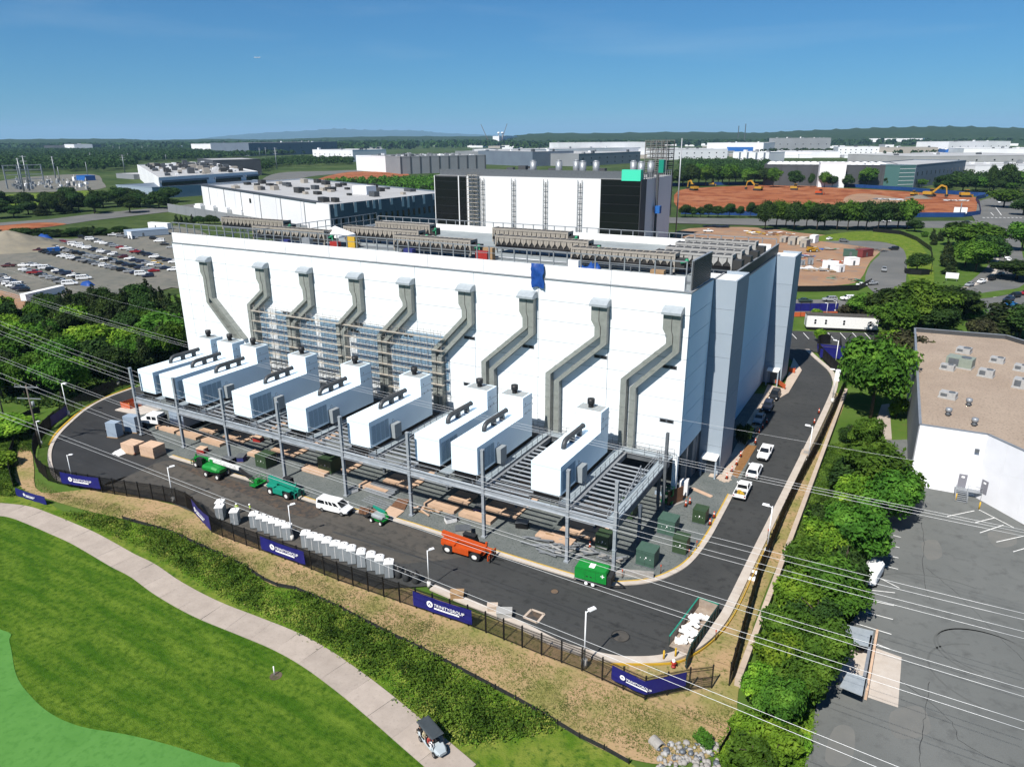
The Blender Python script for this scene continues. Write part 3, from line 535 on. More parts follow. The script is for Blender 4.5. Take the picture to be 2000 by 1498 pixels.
# ---------------------------------------------------------------- roof chillers
def make_chiller(L, body, n):
    t = thing('roof_chiller', '', 'chiller')
    h, dz = 4.0, 1.3
    m = MB(); [m.box(-L / 2, y, dz - .35, L / 2, y + .2, dz) for y in (-1.3, 1.1)]; [m.box(x - .1, y - .1, 0, x + .1, y + .1, dz) for x in np.linspace(-L / 2 + .3, L / 2 - .3, 6) for y in (-1.2, 1.2)]
    m.build('skid', 'galv_dark', t)
    MB().box(-L / 2 + .3, -1.0, dz, L / 2 - .3, 1.0, 3.3).build('coil_core', 'fan_dark', t)
    m = MB(); [m.tube([(-L / 2, y, z), (L / 2, y, z)], .17, 6) for y, z in ((-1.25, 1.75), (-1.35, 1.45), (1.25, 1.75))]; m.build('pipe', 'black', t)
    w = L / n; m = MB()
    for k in range(n):
        x = -L / 2 + k * w
        for y, s in ((-1.22, 1), (1.22, -1)):
            m.add([(x + .05, y, 3.45), (x + w * .46, y, 3.45), (x + w * .4, y, 2.7), (x + .05, y, 2.05)], [[3, 2, 1, 0] if s > 0 else [0, 1, 2, 3]])
            m.add([(x + w - .05, y, 3.45), (x + w * .54, y, 3.45), (x + w * .6, y, 2.7), (x + w - .05, y, 2.05)], [[0, 1, 2, 3] if s > 0 else [3, 2, 1, 0]])
    m.build('coil_panel', body, t, kind='stuff')
    m = MB(); m.box(-L / 2, -1.32, 3.45, L / 2, -1.08, 3.85).box(-L / 2, 1.08, 3.45, L / 2, 1.32, 3.85)
    for k in range(n + 1): x = -L / 2 + k * w; m.box(x - .06, -1.3, dz, x + .06, -1.16, 3.45).box(x - .06, 1.16, dz, x + .06, 1.3, 3.45).box(x - .07, -1.08, 3.6, x + .07, 1.08, 3.82)
    for s in (-1, 1): m.box(s * L / 2 - .15, -1.35, 3.4, s * L / 2 + .15, 1.35, 3.95).box(s * L / 2 - .15, -1.35, .6, s * L / 2 + .15, -.95, 3.4).box(s * L / 2 - .15, .95, .6, s * L / 2 + .15, 1.35, 3.4)
    m.build('frame', body, t)
    MB().box(-L / 2 + .2, -1.05, 3.5, L / 2 - .2, 1.05, 3.62).build('top_tray', 'chiller_grey', t)
    m = MB(); [m.cyl(-L / 2 + (k + .5) * w, 0, 3.62, 3.9, w * .42, 10) for k in range(n)]; m.build('fan', 'fan_dark', t)
    MB().box(L / 2 + .2, -1.1, dz, L / 2 + 1.8, 1.1, 3.0).build('control_cabinet', 'fan_dark', t)
    if L > 16: MB().tube([(L / 2 + 1.2, -1.3, 2.4), (L / 2 + 2.4, -1.5, 2.7), (L / 2 + 2.4, -1.5, 1.2)], .2, 6).sphere((L / 2 + 2.3, -1.5, 2.9), .4, 6, 4).build('valve', 'green_valve', t)
    return t
spots = [('C1', (500, 440), (632, 452), 'second from the left in the front row'), ('C2', (771, 459), (925, 470), 'third in the front row, right of the white tent'), ('C3', (1120, 482), (1327, 497), 'nearest the right front corner behind the blue tarps'), ('C4', (676, 441), (820, 452), 'just behind and right of the white tent'), ('C5', (972, 459), (1155, 472), 'in the second row, centre of the roof'), ('C0', (433, 424), (558, 432), 'at the left end of the roof'), ('D1', (740, 432), (840, 440), 'third row in front of the grey striped building'), ('D2', (960, 446), (1120, 453), 'third row in front of the black tower block')]
ch = make_chiller(20, 'chiller_beige', 16); first = True
for n, a, b, lab in spots:
    A, B = g(*a, 33.5), g(*b, 33.5); L = B[0] - A[0]; loc = ((A[0] + B[0]) / 2 - .6, (A[1] + B[1]) / 2 + 1.3, 29.56)
    o = ch if first else dup(ch)
    first = False; o.location = loc; o.scale = (L / 20.5, 1.05, 1); o['label'] = 'beige rooftop chiller ' + lab; o['group'] = 'beige chillers on the roof of the big hall'
ch2 = make_chiller(14.5, 'chiller_grey', 9); first = True
for a, b, lab in (((1332, 465), (1485, 474), 'farthest of the four'), ((1312, 475), (1472, 483), 'third of the four from the front'), ((1300, 485), (1458, 492), 'second of the four from the front'), ((1295, 496), (1440, 500), 'nearest of the four')):
    B = g(*b, 33.4); o = ch2 if first else dup(ch2); first = False
    o.location = (B[0] - 8.2, B[1] + 1.3, 29.5); o['label'] = 'pale grey chiller by the right roof edge, ' + lab; o['group'] = 'pale chillers at the right roof edge'
# clutter on the deck behind the front railing
r = random.Random(11)
for k, (px, py, c, lb) in enumerate(((655, 478, 'red_paint', 'red drum by the white tent on the roof'), (688, 468, 'yellow_paint', 'yellow crate on the roof right of the white tent'), (943, 497, 'red_paint', 'red drum on the roof between two chillers'), (1121, 515, 'white_canvas', 'white board leaning on the roof railing'), (955, 490, 'wood', 'tan crate on the roof in the middle of the railing'), (600, 470, 'galv', 'grey duct section lying on the roof'), (560, 474, 'navy_box', 'navy box under a chiller on the roof'), (800, 492, 'navy_box', 'dark blue box under the third front chiller'), (1285, 535, 'wood', 'tan pallet load near the roof corner'))):
    x, y = g(px, py, 31.5); s = r.uniform(.9, 1.4); t = thing('roof_crate', lb, 'crate', (x, max(y, YF + 2), 29.56))
    b = MB().box(-s, -.6, .12, s, .6, 2.6).build('body', c, t); MB().box(-s - .05, -.65, 0, s + .05, .65, .12).build('pallet', 'wood', t)
m = MB(); [m.tube([(x0, y0, 30.0), (x1, y0, 30.0)], .22, 6) for x0, x1, y0 in ((-136, -70, 112), (-136, -30, 113), (-100, -32, 122.5), (-120, -40, 131))]; [m.box(x, 111.5, 29.56, x + .2, 113.5, 30) for x in np.arange(-135, -30, 6)]
m.build('pipe_run', 'galv', hall, world=True)
# ---------------------------------------------------------------- steel platform in front of the hall, generators on it
mat('gen_white', (.66, .78, .86), (.64, .76, .84), .4, .45, rnd=.015); mat('gen_side', (.42, .56, .64), rough=.5); mat('pipe_grey', (.075, .082, .09), (.1, .105, .11), 2, .5, .3); mat('stack_black', (.02, .021, .024), rough=.5)
mat('pad', (.74, .52, .37), (.64, .44, .3), .7, .9, col3=(.5, .34, .24), s3=2.5, lo3=.58, hi3=.8, rnd=.06); mat('box_grey', (.40, .44, .46), (.36, .4, .42), 1, .5); mat('walk', (.50, .58, .63), (.42, .5, .55), 1, .5, .2); mat('channel', (.13, .16, .2), rough=.5)
mat('beam_steel', (.59, .64, .69), (.46, .51, .56), .8, .45, .3)
colx = [-125.5, -113.05, -100.6, -87.2, -73.7, -60.75, -47.95, -34.95, -28.3]
gx = [-125.7, -119.35, -112.7, -99.8, -86.85, -73.75, -60.7, -54.25, -41.25]
plat = thing('steel_platform', 'long galvanised steel platform on columns carrying the white generators', 'platform', (-77, 76, 0))
cm = None
for x in colx:
    m = MB().hcol(0, 0, .3, 13.7, .42, t=.07); m.box(-.35, -.35, .1, .35, .35, .32); m.box(-.27, -.27, 6.75, .27, .27, 6.85).box(-.27, -.27, 3.9, .27, .27, 3.97).box(-.24, -.24, 13.5, .24, .24, 13.7)
    if cm is None: cm = m.build('column', 'beam_steel', plat, loc=(x + 77, 0, 0)).data
    else: part('column', cm, plat, (x + 77, 0, 0))
m = MB().hcol(0, 0, .1, 7.0, .4, t=.05); cm2 = None
for x in colx[1:-1]:
    for y in (85.5, 94.3):
        if cm2 is None: cm2 = m.build('rear_column', 'galv_dark', plat, loc=(x + 77, y - 76, 0)).data
        else: part('rear_column', cm2, plat, (x + 77, y - 76, 0))
for x, y, h in ((-27.65, 83.5, 7), (-27.7, 94.0, 13.6), (-28.9, 95.3, 9)): MB().hcol(0, 0, .1, h, .42, t=.07).build('column', 'channel' if h < 9 else 'galv_dark', plat, loc=(x + 77, y - 76, 0))
for a, b in zip(colx[:-1], colx[1:]):
    MB().ibeam((a + .24, 76, 7.43), (b - .24, 76, 7.43), .42, .95, .09).build('front_beam', 'beam_steel', plat, world=True)
    MB().box(a + .5, 75.6, 6.82, a + min(8, (b - a) * .6), 75.75, 6.9).build('cable_tray', 'galv', plat, world=True)
for x in colx: MB().ibeam((x, 76.25, 7.4), (x, 97, 7.4), .35, .8, .07).build('cross_beam', 'galv', plat, world=True)
MB().ibeam((-126, 97, 7.4), (-28, 97, 7.4), .35, .8, .07).build('rear_beam', 'galv_dark', plat, world=True)
bays = []
edges = [(x, x + 4.42) for x in gx]
for i, (a, b) in enumerate(edges):
    na = edges[i + 1][0] if i < 8 else -28.1
    if na - b > 3: bays.append((b + 1.75, na - .15))
for a, b in bays:
    jm = None
    MB().bar((a, 76.3, 7.72), (a, 95.5, 7.72), .22, .18).build('edge_beam', 'galv', plat, world=True)
    for k in range(13):
        y = 77.3 + k * 1.28
        if jm is None: jm = MB().bar((0, 0, 0), (b - a, 0, 0), .3, .12).bar((0, .12, -.15), (b - a, .12, -.15), .05, .2).build('joist', 'beam_steel', plat, loc=(a + 77, y - 76, 7.66)).data
        else: part('joist', jm, plat, (a + 77, y - 76, 7.66))
for i, (a, b) in enumerate(edges):
    na = edges[i + 1][0] if i < 8 else -28.1
    wide = na - b > 3; w = 1.55 if wide else na - b - .1
    MB().box(b + .05, 77.2, 7.9, b + w, 97, 7.98).build('walkway', 'walk', plat, world=True)
    if wide:
        MB().box(b + w, 77.0, 7.5, b + w + .07, 97, 8.12).box(b, 77.05, 7.5, b + w, 77.14, 8.1).build('kick_plate', 'channel', plat, world=True)
        m = MB()
        for y in np.arange(77.2, 97, 1.75): m.box(b + w - .06, y, 7.98, b + w, y + .06, 9.05)
        for z in (9.0, 8.5): m.bar((b + w - .03, 77.2, z), (b + w - .03, 96.5, z), .025)
        for x in (b + .2, b + w): m.box(x - .05, 77.0, 6.9, x + .05, 77.1, 9.05)
        for z in (9.0, 8.6): m.bar((b + .2, 77.05, z), (b + w, 77.05, z), .05)
        m.build('walkway_railing', 'galv_dark', plat, world=True)
        m = MB(); [m.box(b + w + .02, y, 6.9, b + w + .16, y + .16, 7.5) for y in np.arange(78, 96, 2.4)]; m.build('bracket', 'galv', plat, world=True)
    m = MB()
    for x in (a + .3, b - .3): m.box(x - .07, 76.7, 6.9, x + .07, 76.84, 7.95)
    m.build('post', 'galv', plat, world=True)
MB().box(-126, 97.1, 7.85, -28, 98.7, 7.95).build('walkway', 'walk', plat, world=True)
m = MB(); railing(m, (-126, 97.05), (-28, 97.05), 7.95, 9.05, 2.0, .06, (1., .5)); railing(m, (-60, 98.6), (-27.8, 98.6), 7.95, 9.1, 2.0, .05, (1., .5)); m.build('walkway_railing', 'galv_dark', plat, world=True)
MB().box(-29.6, 76.3, 7.85, -28.1, 97, 7.95).build('walkway', 'walk', plat, world=True)
MB().box(-28.1, 76.3, 7.0, -27.98, 97, 8.0).build('kick_plate', 'channel', plat, world=True)
m = MB(); railing(m, (-29.6, 76.5), (-29.6, 96.8), 7.95, 9.1, 2.2, .07, (1., .5)); railing(m, (-28.15, 76.5), (-28.15, 96.8), 7.95, 9.15, 2.2, .07, (1., .5)); railing(m, (-126, 75.9), (-28.3, 75.9), 7.9, 8.9, 3.1, .045, (1., .5)); m.build('walkway_railing', 'galv', plat, world=True)
m = MB(); m.bar((-29.4, 82, 8), (-29.4, 88, 10.5), .12); m.bar((-29.4, 88, 8), (-29.4, 88, 10.5), .12); m.build('brace', 'galv', plat, world=True)
# generators
gen = thing('generator_unit', '', 'generator')
W_, Y1, Y2, Y3, Z0, Z1, Z2 = 4.42, 0, 13.4, 16.4, 8.62, 12.9, 15.97
prof = [(Y1, Z0), (Y3, Z0), (Y3, Z2), (Y2, Z2), (Y2, Z1), (Y1, Z1)]
m = MB(); n = len(prof); m.add([(0, y, z) for y, z in prof] + [(W_, y, z) for y, z in prof], [list(range(n))[::-1], list(range(n, 2 * n))] + [[i, (i + 1) % n, n + (i + 1) % n, n + i] for i in range(n)])
m.build('enclosure', 'gen_white', gen)
m = MB(); m.box(-.012, -.012, Z1 - .42, W_ + .012, .3, Z1 - .39); m.box(W_, .0, Z1 - .9, W_ + .012, .02, Z1 - .88)
for y in (Y2 - .012,): m.box(-.01, y, 15.2, W_ + .01, y + .02, 15.23).box(-.01, y, 14.9, W_ + .01, y + .02, 14.92)
for z in (13.2, 14.35): m.box(W_ - .01, Y2, z, W_ + .012, Y3, z + .04)
m.build('seam', 'joint', gen)
MB().box(.25, .3, 7.45, W_ - .25, Y3 - .2, Z0).build('skid', 'black', gen)
m = MB()
for c in range(4):
    for k in range(22): z = 9.1 + k * .14; m.add([(W_ + .005, .5 + c * 1.05, z), (W_ + .005, 1.45 + c * 1.05, z), (W_ + .07, 1.45 + c * 1.05, z - .045), (W_ + .07, .5 + c * 1.05, z - .045), (W_ + .005, .5 + c * 1.05, z - .09), (W_ + .005, 1.45 + c * 1.05, z - .09)], [[3, 2, 1, 0], [2, 3, 4, 5]])
m.build('louvre_panel', 'gen_side', gen, kind='stuff')
MB().box(W_ + .03, 4.9, Z0, W_ + .95, 6.6, 10.95).build('control_box', 'box_grey', gen)
m = MB(); xm = W_ * .48
m.tube([(xm, 5.6, Z1), (xm, 5.7, Z1 + .55), (xm, 6.1, Z1 + .95), (xm, 6.7, Z1 + 1.1), (xm, 12.0, Z1 + 1.1), (xm, 12.15, Z1 + 1.1)], [.36, .36, .37, .38, .38, .43], 12)
m.build('exhaust_pipe', 'pipe_grey', gen)
for y in (8.4, 10.9): MB().box(xm - .33, y - .3, Z1, xm + .33, y + .3, Z1 + .85).build('pipe_support', 'pipe_grey', gen)
m = MB(); m.cyl(xm, 14.9, Z2, Z2 + .5, .4, 14).tube([(xm, 14.9, Z2 + .5), (xm, 14.9, Z2 + .6), (xm, 14.9, Z2 + 1.35)], [.4, .56, .56], 14); m.build('stack', 'stack_black', gen)
m = MB(); m.box(.3, Y2 + .3, Z2 + .004, W_ - .3, Y3 - .3, Z2 + .02); m.build('roof_grate', 'chiller_grey', gen)
m = MB()
for k in range(9): m.box(.4 + k * .46, Y2 + .35, Z2 + .021, .46 + k * .46, Y3 - .35, Z2 + .05)
for y in (Y2 + .9, Y2 + 1.7, Y2 + 2.5): m.box(.35, y, Z2 + .022, W_ - .35, y + .05, Z2 + .055)
m.build('grate_bar', 'gen_side', gen, kind='stuff')
m = MB()
for y, z in ((14.2, 14.6), (16.4, 14.9), (14.3, 13.0), (16.5, 13.9), (15.3, 13.25)): m.box(W_ + .004, y, z, W_ + .03, y + .12, z + .3)
m.tube([(W_ + .05, 5.5, 11.1), (W_ + .05, 5.7, 11.6), (W_ + .05, 6.1, 11.2)], .03, 5); m.build('fitting', 'box_grey', gen)
gl = ['at the far left end of the platform', 'second from the left end, beside the leftmost one', 'third from the left with a grey box on its side', 'standing alone left of the first column gap', 'in front of the scaffold, fourth from the right end group', 'just left of the pair near the middle', 'left one of the close pair right of the middle', 'right one of the close pair right of the middle', 'nearest the camera at the right end']
for i, x in enumerate(gx):
    o = gen if i == 0 else dup(gen); o.location = (x, 77.6, 0); o['label'] = 'white generator housing ' + gl[i]; o['group'] = 'white generators on the steel platform'
# support plinths and slabs on the ground under the generators
pm = None; sm = None
for i, (a, b) in enumerate(edges):
    for xx, yy, L in ((a - .2, 79.2, 5.6),):
        t = tag(MB().box(0, 0, 0, L, 1.7, .55).build('plinth', 'pad', loc=(xx, yy, .1)), 'tan concrete plinth on the gravel under the %s generator from the left' % ['first', 'second', 'third', 'fourth', 'fifth', 'sixth', 'seventh', 'eighth', 'ninth'][i], 'plinth', 'plinths under the platform')
    gap = (edges[i + 1][0] if i < 8 else -28.5) - b
    s = thing('slab_row', 'row of tan slabs on the shaded gravel right of the %s generator from the left' % ['first', 'second', 'third', 'fourth', 'fifth', 'sixth', 'seventh', 'eighth', 'ninth'][i], 'slabs', (b - 2.4, 82.6, .1), 0, 'slab rows under the platform')
    for k in range(7): w = min(gap + 1.8, 6.2); MB().box(0, k * 1.75, 0, w * random.uniform(.93, 1), k * 1.75 + 1.45, .3 + random.uniform(-.04, .04)).build('slab', 'pad', s)
# ---------------------------------------------------------------- tube scaffolds against the wall
mat('scaf', (.36, .36, .34), (.24, .235, .22), 3, .5, .5); mat('scaf_plank', (.74, .68, .58), (.62, .55, .45), 2, .8)
for x0, x1, lb in ((-116.7, -92.9, 'left tube scaffold of seven lifts against the white wall behind the generators'), (-92.0, -69.4, 'right tube scaffold of seven lifts against the white wall behind the generators')):
    sc = thing('scaffold', lb, 'scaffold', (x0, 97.3, 0), 0, 'scaffolds on the front wall'); n = 15; ym = (97.45, 98.75); sm_ = None
    for k in range(n + 1):
        for y in ym:
            if sm_ is None: sm_ = MB().tube([(0, 0, .1), (0, 0, 22.6)], .032, 5).build('standard', 'scaf', sc, loc=(0, y - 97.3, 0)).data
            else: part('standard', sm_, sc, ((x1 - x0) * k / n, y - 97.3, random.uniform(-.5, 0)))
    for lv in range(10):
        z = 2.2 + lv * 2.1
        m = MB(); [m.tube([(x0, y, z + dz), (x1, y, z + dz)], .028, 4, cap=False) for y in ym for dz in (-.1, .55, 1.05)]
        for k in range(0, n + 1): x = x0 + (x1 - x0) * k / n; m.tube([(x, 97.2, z - .1), (x, 99.0, z - .1)], .028, 4, cap=False)
        if lv % 2 == 0:
            for k in range(0, n - 2, 4): x = x0 + (x1 - x0) * k / n; m.tube([(x, 97.42, z - 2), (x + 4.6, 97.42, z + 2.1)], .028, 4, cap=False)
        m.build('ledger_lift', 'scaf', sc, world=True)
        for q in range(3):
            a = x0 + (x1 - x0) * q / 3; MB().box(a + .04, 97.7, z - .04, a + (x1 - x0) / 3 - .04, 98.2, z).build('deck', 'scaf_plank', sc, world=True)
# ---------------------------------------------------------------- picket fence round the site
mat('fence_black', (.012, .012, .014), rough=.45); mat('banner_blue', (.012, .014, .17), (.018, .02, .22), .8, .5); mat('print_white', (.85, .85, .85), rough=.6); mat('lamp_white', (.74, .75, .76), rough=.4); mat('lamp_base', (.66, .65, .62), (.56, .55, .52), 3, .8); mat('silt', (.03, .033, .034), (.05, .05, .05), 3, .9)
def picket_fence(name, label, px, h=2.75, step=2.45, pk=.125, screen=False):
    ln = resample(gs(px), step); t = thing(name, label, 'fence', (ln[0].x, ln[0].y, -.05)); pm = None; pick = MB(); rail = MB()
    for i, p in enumerate(ln):
        if pm is None: pm = MB().box(-.06, -.06, 0, .06, .06, h + .1).box(-.08, -.08, h + .1, .08, .08, h + .16).build('post', 'fence_black', t).data
        else: part('post', pm, t, (p.x - ln[0].x, p.y - ln[0].y, 0))
        if i + 1 < len(ln):
            q = ln[i + 1]
            for z in (h - .12, h - .42, .22): rail.bar((p.x, p.y, z - .05), (q.x, q.y, z - .05), .04, .05)
            if screen: rail.bar((p.x, p.y, h / 2), (q.x, q.y, h / 2), .015, h - .2)
            n = int((q - p).length / pk)
            for k in range(1, n): c = p + (q - p) * (k / n); s = .02; pick.add([(c.x - s, c.y - s, .03), (c.x + s, c.y - s, .03), (c.x + s, c.y + s, .03), (c.x - s, c.y + s, .03), (c.x - s, c.y - s, h), (c.x + s, c.y - s, h), (c.x + s, c.y + s, h), (c.x - s, c.y + s, h)], [[4, 5, 6, 7], [0, 1, 5, 4], [1, 2, 6, 5], [2, 3, 7, 6], [3, 0, 4, 7]])
    rail.build('rail', 'fence_black', t, world=True); pick.build('pickets', 'fence_black', t, world=True, kind='stuff'); return t
picket_fence('picket_fence', 'black steel picket fence curving along the front of the loop road', [(255, 752), (200, 775), (150, 800), (112, 826), (86, 850), (70, 878), (69, 902), (76, 921), (96, 940), (140, 950), (200, 961), (256, 970), (310, 977), (340, 983), (374, 995), (415, 1040), (462, 1058), (516, 1077), (598, 1107), (654, 1131), (800, 1182), (926, 1225), (1044, 1273), (1131, 1306), (1259, 1365), (1340, 1348), (1424, 1338)])
picket_fence('picket_fence', 'black steel picket fence running back along the retaining wall on the right', [(1424, 1337), (1478, 1140), (1528, 1015), (1560, 948), (1596, 880), (1620, 825), (1652, 752), (1640, 735), (1612, 708), (1597, 690), (1596, 672), (1638, 672)], pk=.14, screen=True)
def mesh_fence(name, label, px, h, m, post_m='fence_black', step=2.6, cat='fence', z0=-.15, posts=True):
    ln = resample(gs(px), step); t = thing(name, label, cat, (ln[0].x, ln[0].y, z0))
    w = MB(); pm = None
    for a, b in zip(ln[:-1], ln[1:]): w.bar((a.x, a.y, z0 + h * .5), (b.x, b.y, z0 + h * .5), .03, h - .05)
    w.build('fabric', m, t, world=True)
    if posts:
        for p in ln:
            if pm is None: pm = MB().box(-.05, -.05, 0, .05, .05, h + .12).build('post', post_m, t).data
            else: part('post', pm, t, (p.x - ln[0].x, p.y - ln[0].y, 0))
    return t
mesh_fence('silt_fence', 'low black silt fence between the weeds and the dry slope', [(240, 1012), (330, 1037), (400, 1069), (472, 1103), (530, 1141), (576, 1149), (652, 1181), (756, 1235), (832, 1271), (900, 1307), (1000, 1360), (1050, 1388), (1137, 1441), (1200, 1471), (1240, 1496)], .55, 'silt')
mesh_fence('silt_fence', 'sagging black silt fence below the last trees at the lower right', [(1405, 1470), (1422, 1440), (1436, 1420)], .9, 'silt')
mesh_fence('mesh_fence', 'grey mesh fence at the left edge beside the lower blue banner', [(28, 868), (20, 890), (18, 920), (26, 950), (36, 960)], 1.4, 'silt')
mesh_fence('mesh_fence', 'black mesh fence on the grass under the utility pole', [(-20, 862), (20, 830), (60, 812), (92, 800)], 1.5, 'silt')
# banners
def text_mesh(body, size, name, parent, m, matrix):
    cu = bpy.data.curves.new(name, 'FONT'); cu.body = body; cu.size = size; cu.align_x = 'LEFT'; cu.extrude = .004; cu.shear = .12; cu.materials.append(MATS[m])
    tmp = bpy.data.objects.new(name, cu); C.objects.link(tmp); bpy.context.view_layer.update()
    me = bpy.data.meshes.new_from_object(tmp.evaluated_get(bpy.context.evaluated_depsgraph_get())); bpy.data.objects.remove(tmp)
    if not me.materials: me.materials.append(MATS[m])
    o = bpy.data.objects.new(name, me); C.objects.link(o); o.parent = parent; o.matrix_local = matrix; return o
def banner(label, pts, z0=.55, z1=2.5, logo=True, sag=.12, at=.3, m='banner_blue', ls=1.0):
    P0 = [Vector((*g(*p), 0)) for p in pts]; t = thing('banner', label, 'banner', (P0[0].x, P0[0].y, 0), 0, 'blue banners on the fences')
    seg = []; 
    for a, b in zip(P0[:-1], P0[1:]): seg += [a + (b - a) * (k / 12) for k in range(12)]
    seg.append(P0[-1]); mb = MB(); nz = 6; vs = []; N = len(seg); r = random.Random(int(P0[0].x * 13))
    d0 = (P0[1] - P0[0]).normalized(); nrm = Vector((d0.y, -d0.x, 0))
    for side in (0, .03):
        for i, p in enumerate(seg):
            u = i / (N - 1)
            for j in range(nz + 1):
                v = j / nz; z = z0 + (z1 - z0) * v - sag * math.sin(math.pi * u) * (.3 + .7 * v); q = p + nrm * (.1 + side + .05 * math.sin(u * 23 + v * 4) * (1 - v * .6)); vs.append((q.x, q.y, z))
    o = N * (nz + 1); fs = []
    for i in range(N - 1):
        for j in range(nz): a = i * (nz + 1) + j; b = a + nz + 1; fs += [[a + o, b + o, b + 1 + o, a + 1 + o], [a, a + 1, b + 1, b]]
    mb.add(vs, fs, 0, True).build('cloth', m, t, world=True)
    if logo:
        L = (P0[-1] - P0[0]).length if len(pts) == 2 else (P0[1] - P0[0]).length
        base = P0[0] + d0 * (L * at); zc_ = (z0 + z1) / 2 - sag * .6; off = nrm * .22
        rot = Matrix(((d0.x, 0, nrm.x, 0), (d0.y, 0, nrm.y, 0), (0, 1, 0, 0), (0, 0, 0, 1)))
        mm = Matrix.Translation(base + off + Vector((0, 0, zc_)) - t.location) @ rot
        s = ls * (z1 - z0) / 1.95
        ring = MB(); n = 24; ring.add([(.42 * s * math.cos(2 * math.pi * k / n), .42 * s * math.sin(2 * math.pi * k / n) + .08, 0) for k in range(n)], [list(range(n))]); e = ring.build('emblem', 'print_white', t); e.matrix_local = mm
        tri = MB().add([(-.27 * s, -.12 * s + .08, .01), (.27 * s, -.12 * s + .08, .01), (0, .3 * s + .08, .01)], [[0, 1, 2]]).build('emblem_triangle', m, t); tri.matrix_local = mm
        tri = MB().add([(-.11 * s, -.05 * s + .08, .02), (.11 * s, -.05 * s + .08, .02), (0, .13 * s + .08, .02)], [[0, 1, 2]]).build('emblem_triangle', 'print_white', t); tri.matrix_local = mm
        if len(pts) == 2 or True:
            text_mesh('TRINITYGROUP', .58 * s, 'lettering', t, 'print_white', mm @ Matrix.Translation((.55 * s, -.06, .012)))
            bx = MB().add([(.6 * s, -.38 * s, .012), (4.0 * s, -.38 * s, .012), (4.0 * s, -.17 * s, .012), (.6 * s, -.17 * s, .012)], [[0, 1, 2, 3]]).build('subtitle_bar', 'print_white', t); bx.matrix_local = mm
    return t
banner('blue banner with white lettering on the left curve of the fence', [(124, 950), (199, 962)], .7, 2.7, at=.26, ls=.9)
banner('blue banner with white lettering hanging loose on the diagonal jog of the fence', [(374, 994), (414, 1038)], .25, 2.5, sag=.5, at=.3, ls=.8)
banner('blue banner with white lettering below the portable toilets', [(513, 1077), (598, 1108)], .5, 2.5, at=.28)
banner('blue banner with white lettering left of the concrete drain frame', [(809, 1187), (923, 1226)], .5, 2.5, at=.3)
banner('blue banner with white lettering wrapped round the front corner of the fence', [(1195, 1335), (1259, 1365.5), (1339, 1348.5)], .7, 2.45, at=.34, ls=.78)
banner('small blue banner with white lettering on the low mesh fence at the left edge', [(34, 966), (92, 984)], -.1, 1.3, at=.3, ls=.8)
banner('dark plain banner on the fence behind the left lamp post', [(97, 838), (133, 812)], .4, 2.4, logo=False)
banner('plain blue banner on the fence by the dumpster enclosure at the back', [(1600, 700), (1646, 703)], .3, 2.6, logo=False)
# ---------------------------------------------------------------- lamp posts
lamp = thing('lamp_post', '', 'lamp post')
MB().cyl(0, 0, 0, .85, .28, 14).cyl(0, 0, .85, .92, .2, 14).build('concrete_base', 'lamp_base', lamp)
MB().tube([(0, 0, .9), (0, 0, 6.0)], [.085, .06], 8).tube([(0, 0, 5.85), (.45, 0, 6.0)], .045, 6).build('pole', 'lamp_white', lamp)
MB().add([(.3, -.2, 5.95), (1.05, -.2, 6.0), (1.05, .2, 6.0), (.3, .2, 5.95), (.34, -.16, 6.1), (1.0, -.17, 6.1), (1.0, .17, 6.1), (.34, .16, 6.1)], [[0, 3, 2, 1], [4, 5, 6, 7], [0, 1, 5, 4], [1, 2, 6, 5], [2, 3, 7, 6], [3, 0, 4, 7]]).build('lamp_head', 'lamp_white', lamp)
L_ = [((143, 944), 888, 40, 'on the left curve of the road behind the left banner'), ((339, 981), 912, 60, 'left of the diagonal jog of the fence'), ((571, 1055), 986, 60, 'between the two groups of portable toilets'), ((838, 1146), 1074, 60, 'right of the row of portable toilets'), ((1141, 1302), 1193, 60, 'near the front corner of the fence'), ((1497, 1084), 988, 180, 'on the right verge beside the road bend'), ((1577, 907), 832, 180, 'on the right verge across from the white pickups'), ((1625, 787), 722, 180, 'on the right verge by the electric cabinet'), ((1630, 720), 665, 180, 'at the far bend near the dumpster enclosure'), ((232, 752), 696, 0, 'in front of the dark trees left of the generators'), ((134, 812), 748, 10, 'beside the dark plain banner at left'), ((81, 868), 822, 20, 'nearest the utility pole at the far left'), ((1613, 622), 592, 200, 'behind the site trailer'), ((1631, 608), 588, 200, 'farthest right behind the site trailer')]
for i, (b, yt, rz, lb) in enumerate(L_):
    o = lamp if i == 0 else dup(lamp); p = g(*b); s = hgt(p, yt) / 6.05; o.location = (*p, 0); o.rotation_euler[2] = math.radians(rz); o.scale = (max(.8, s),) * 2 + (s,); o['label'] = 'white lamp post ' + lb; o['group'] = 'white lamp posts round the loop road'
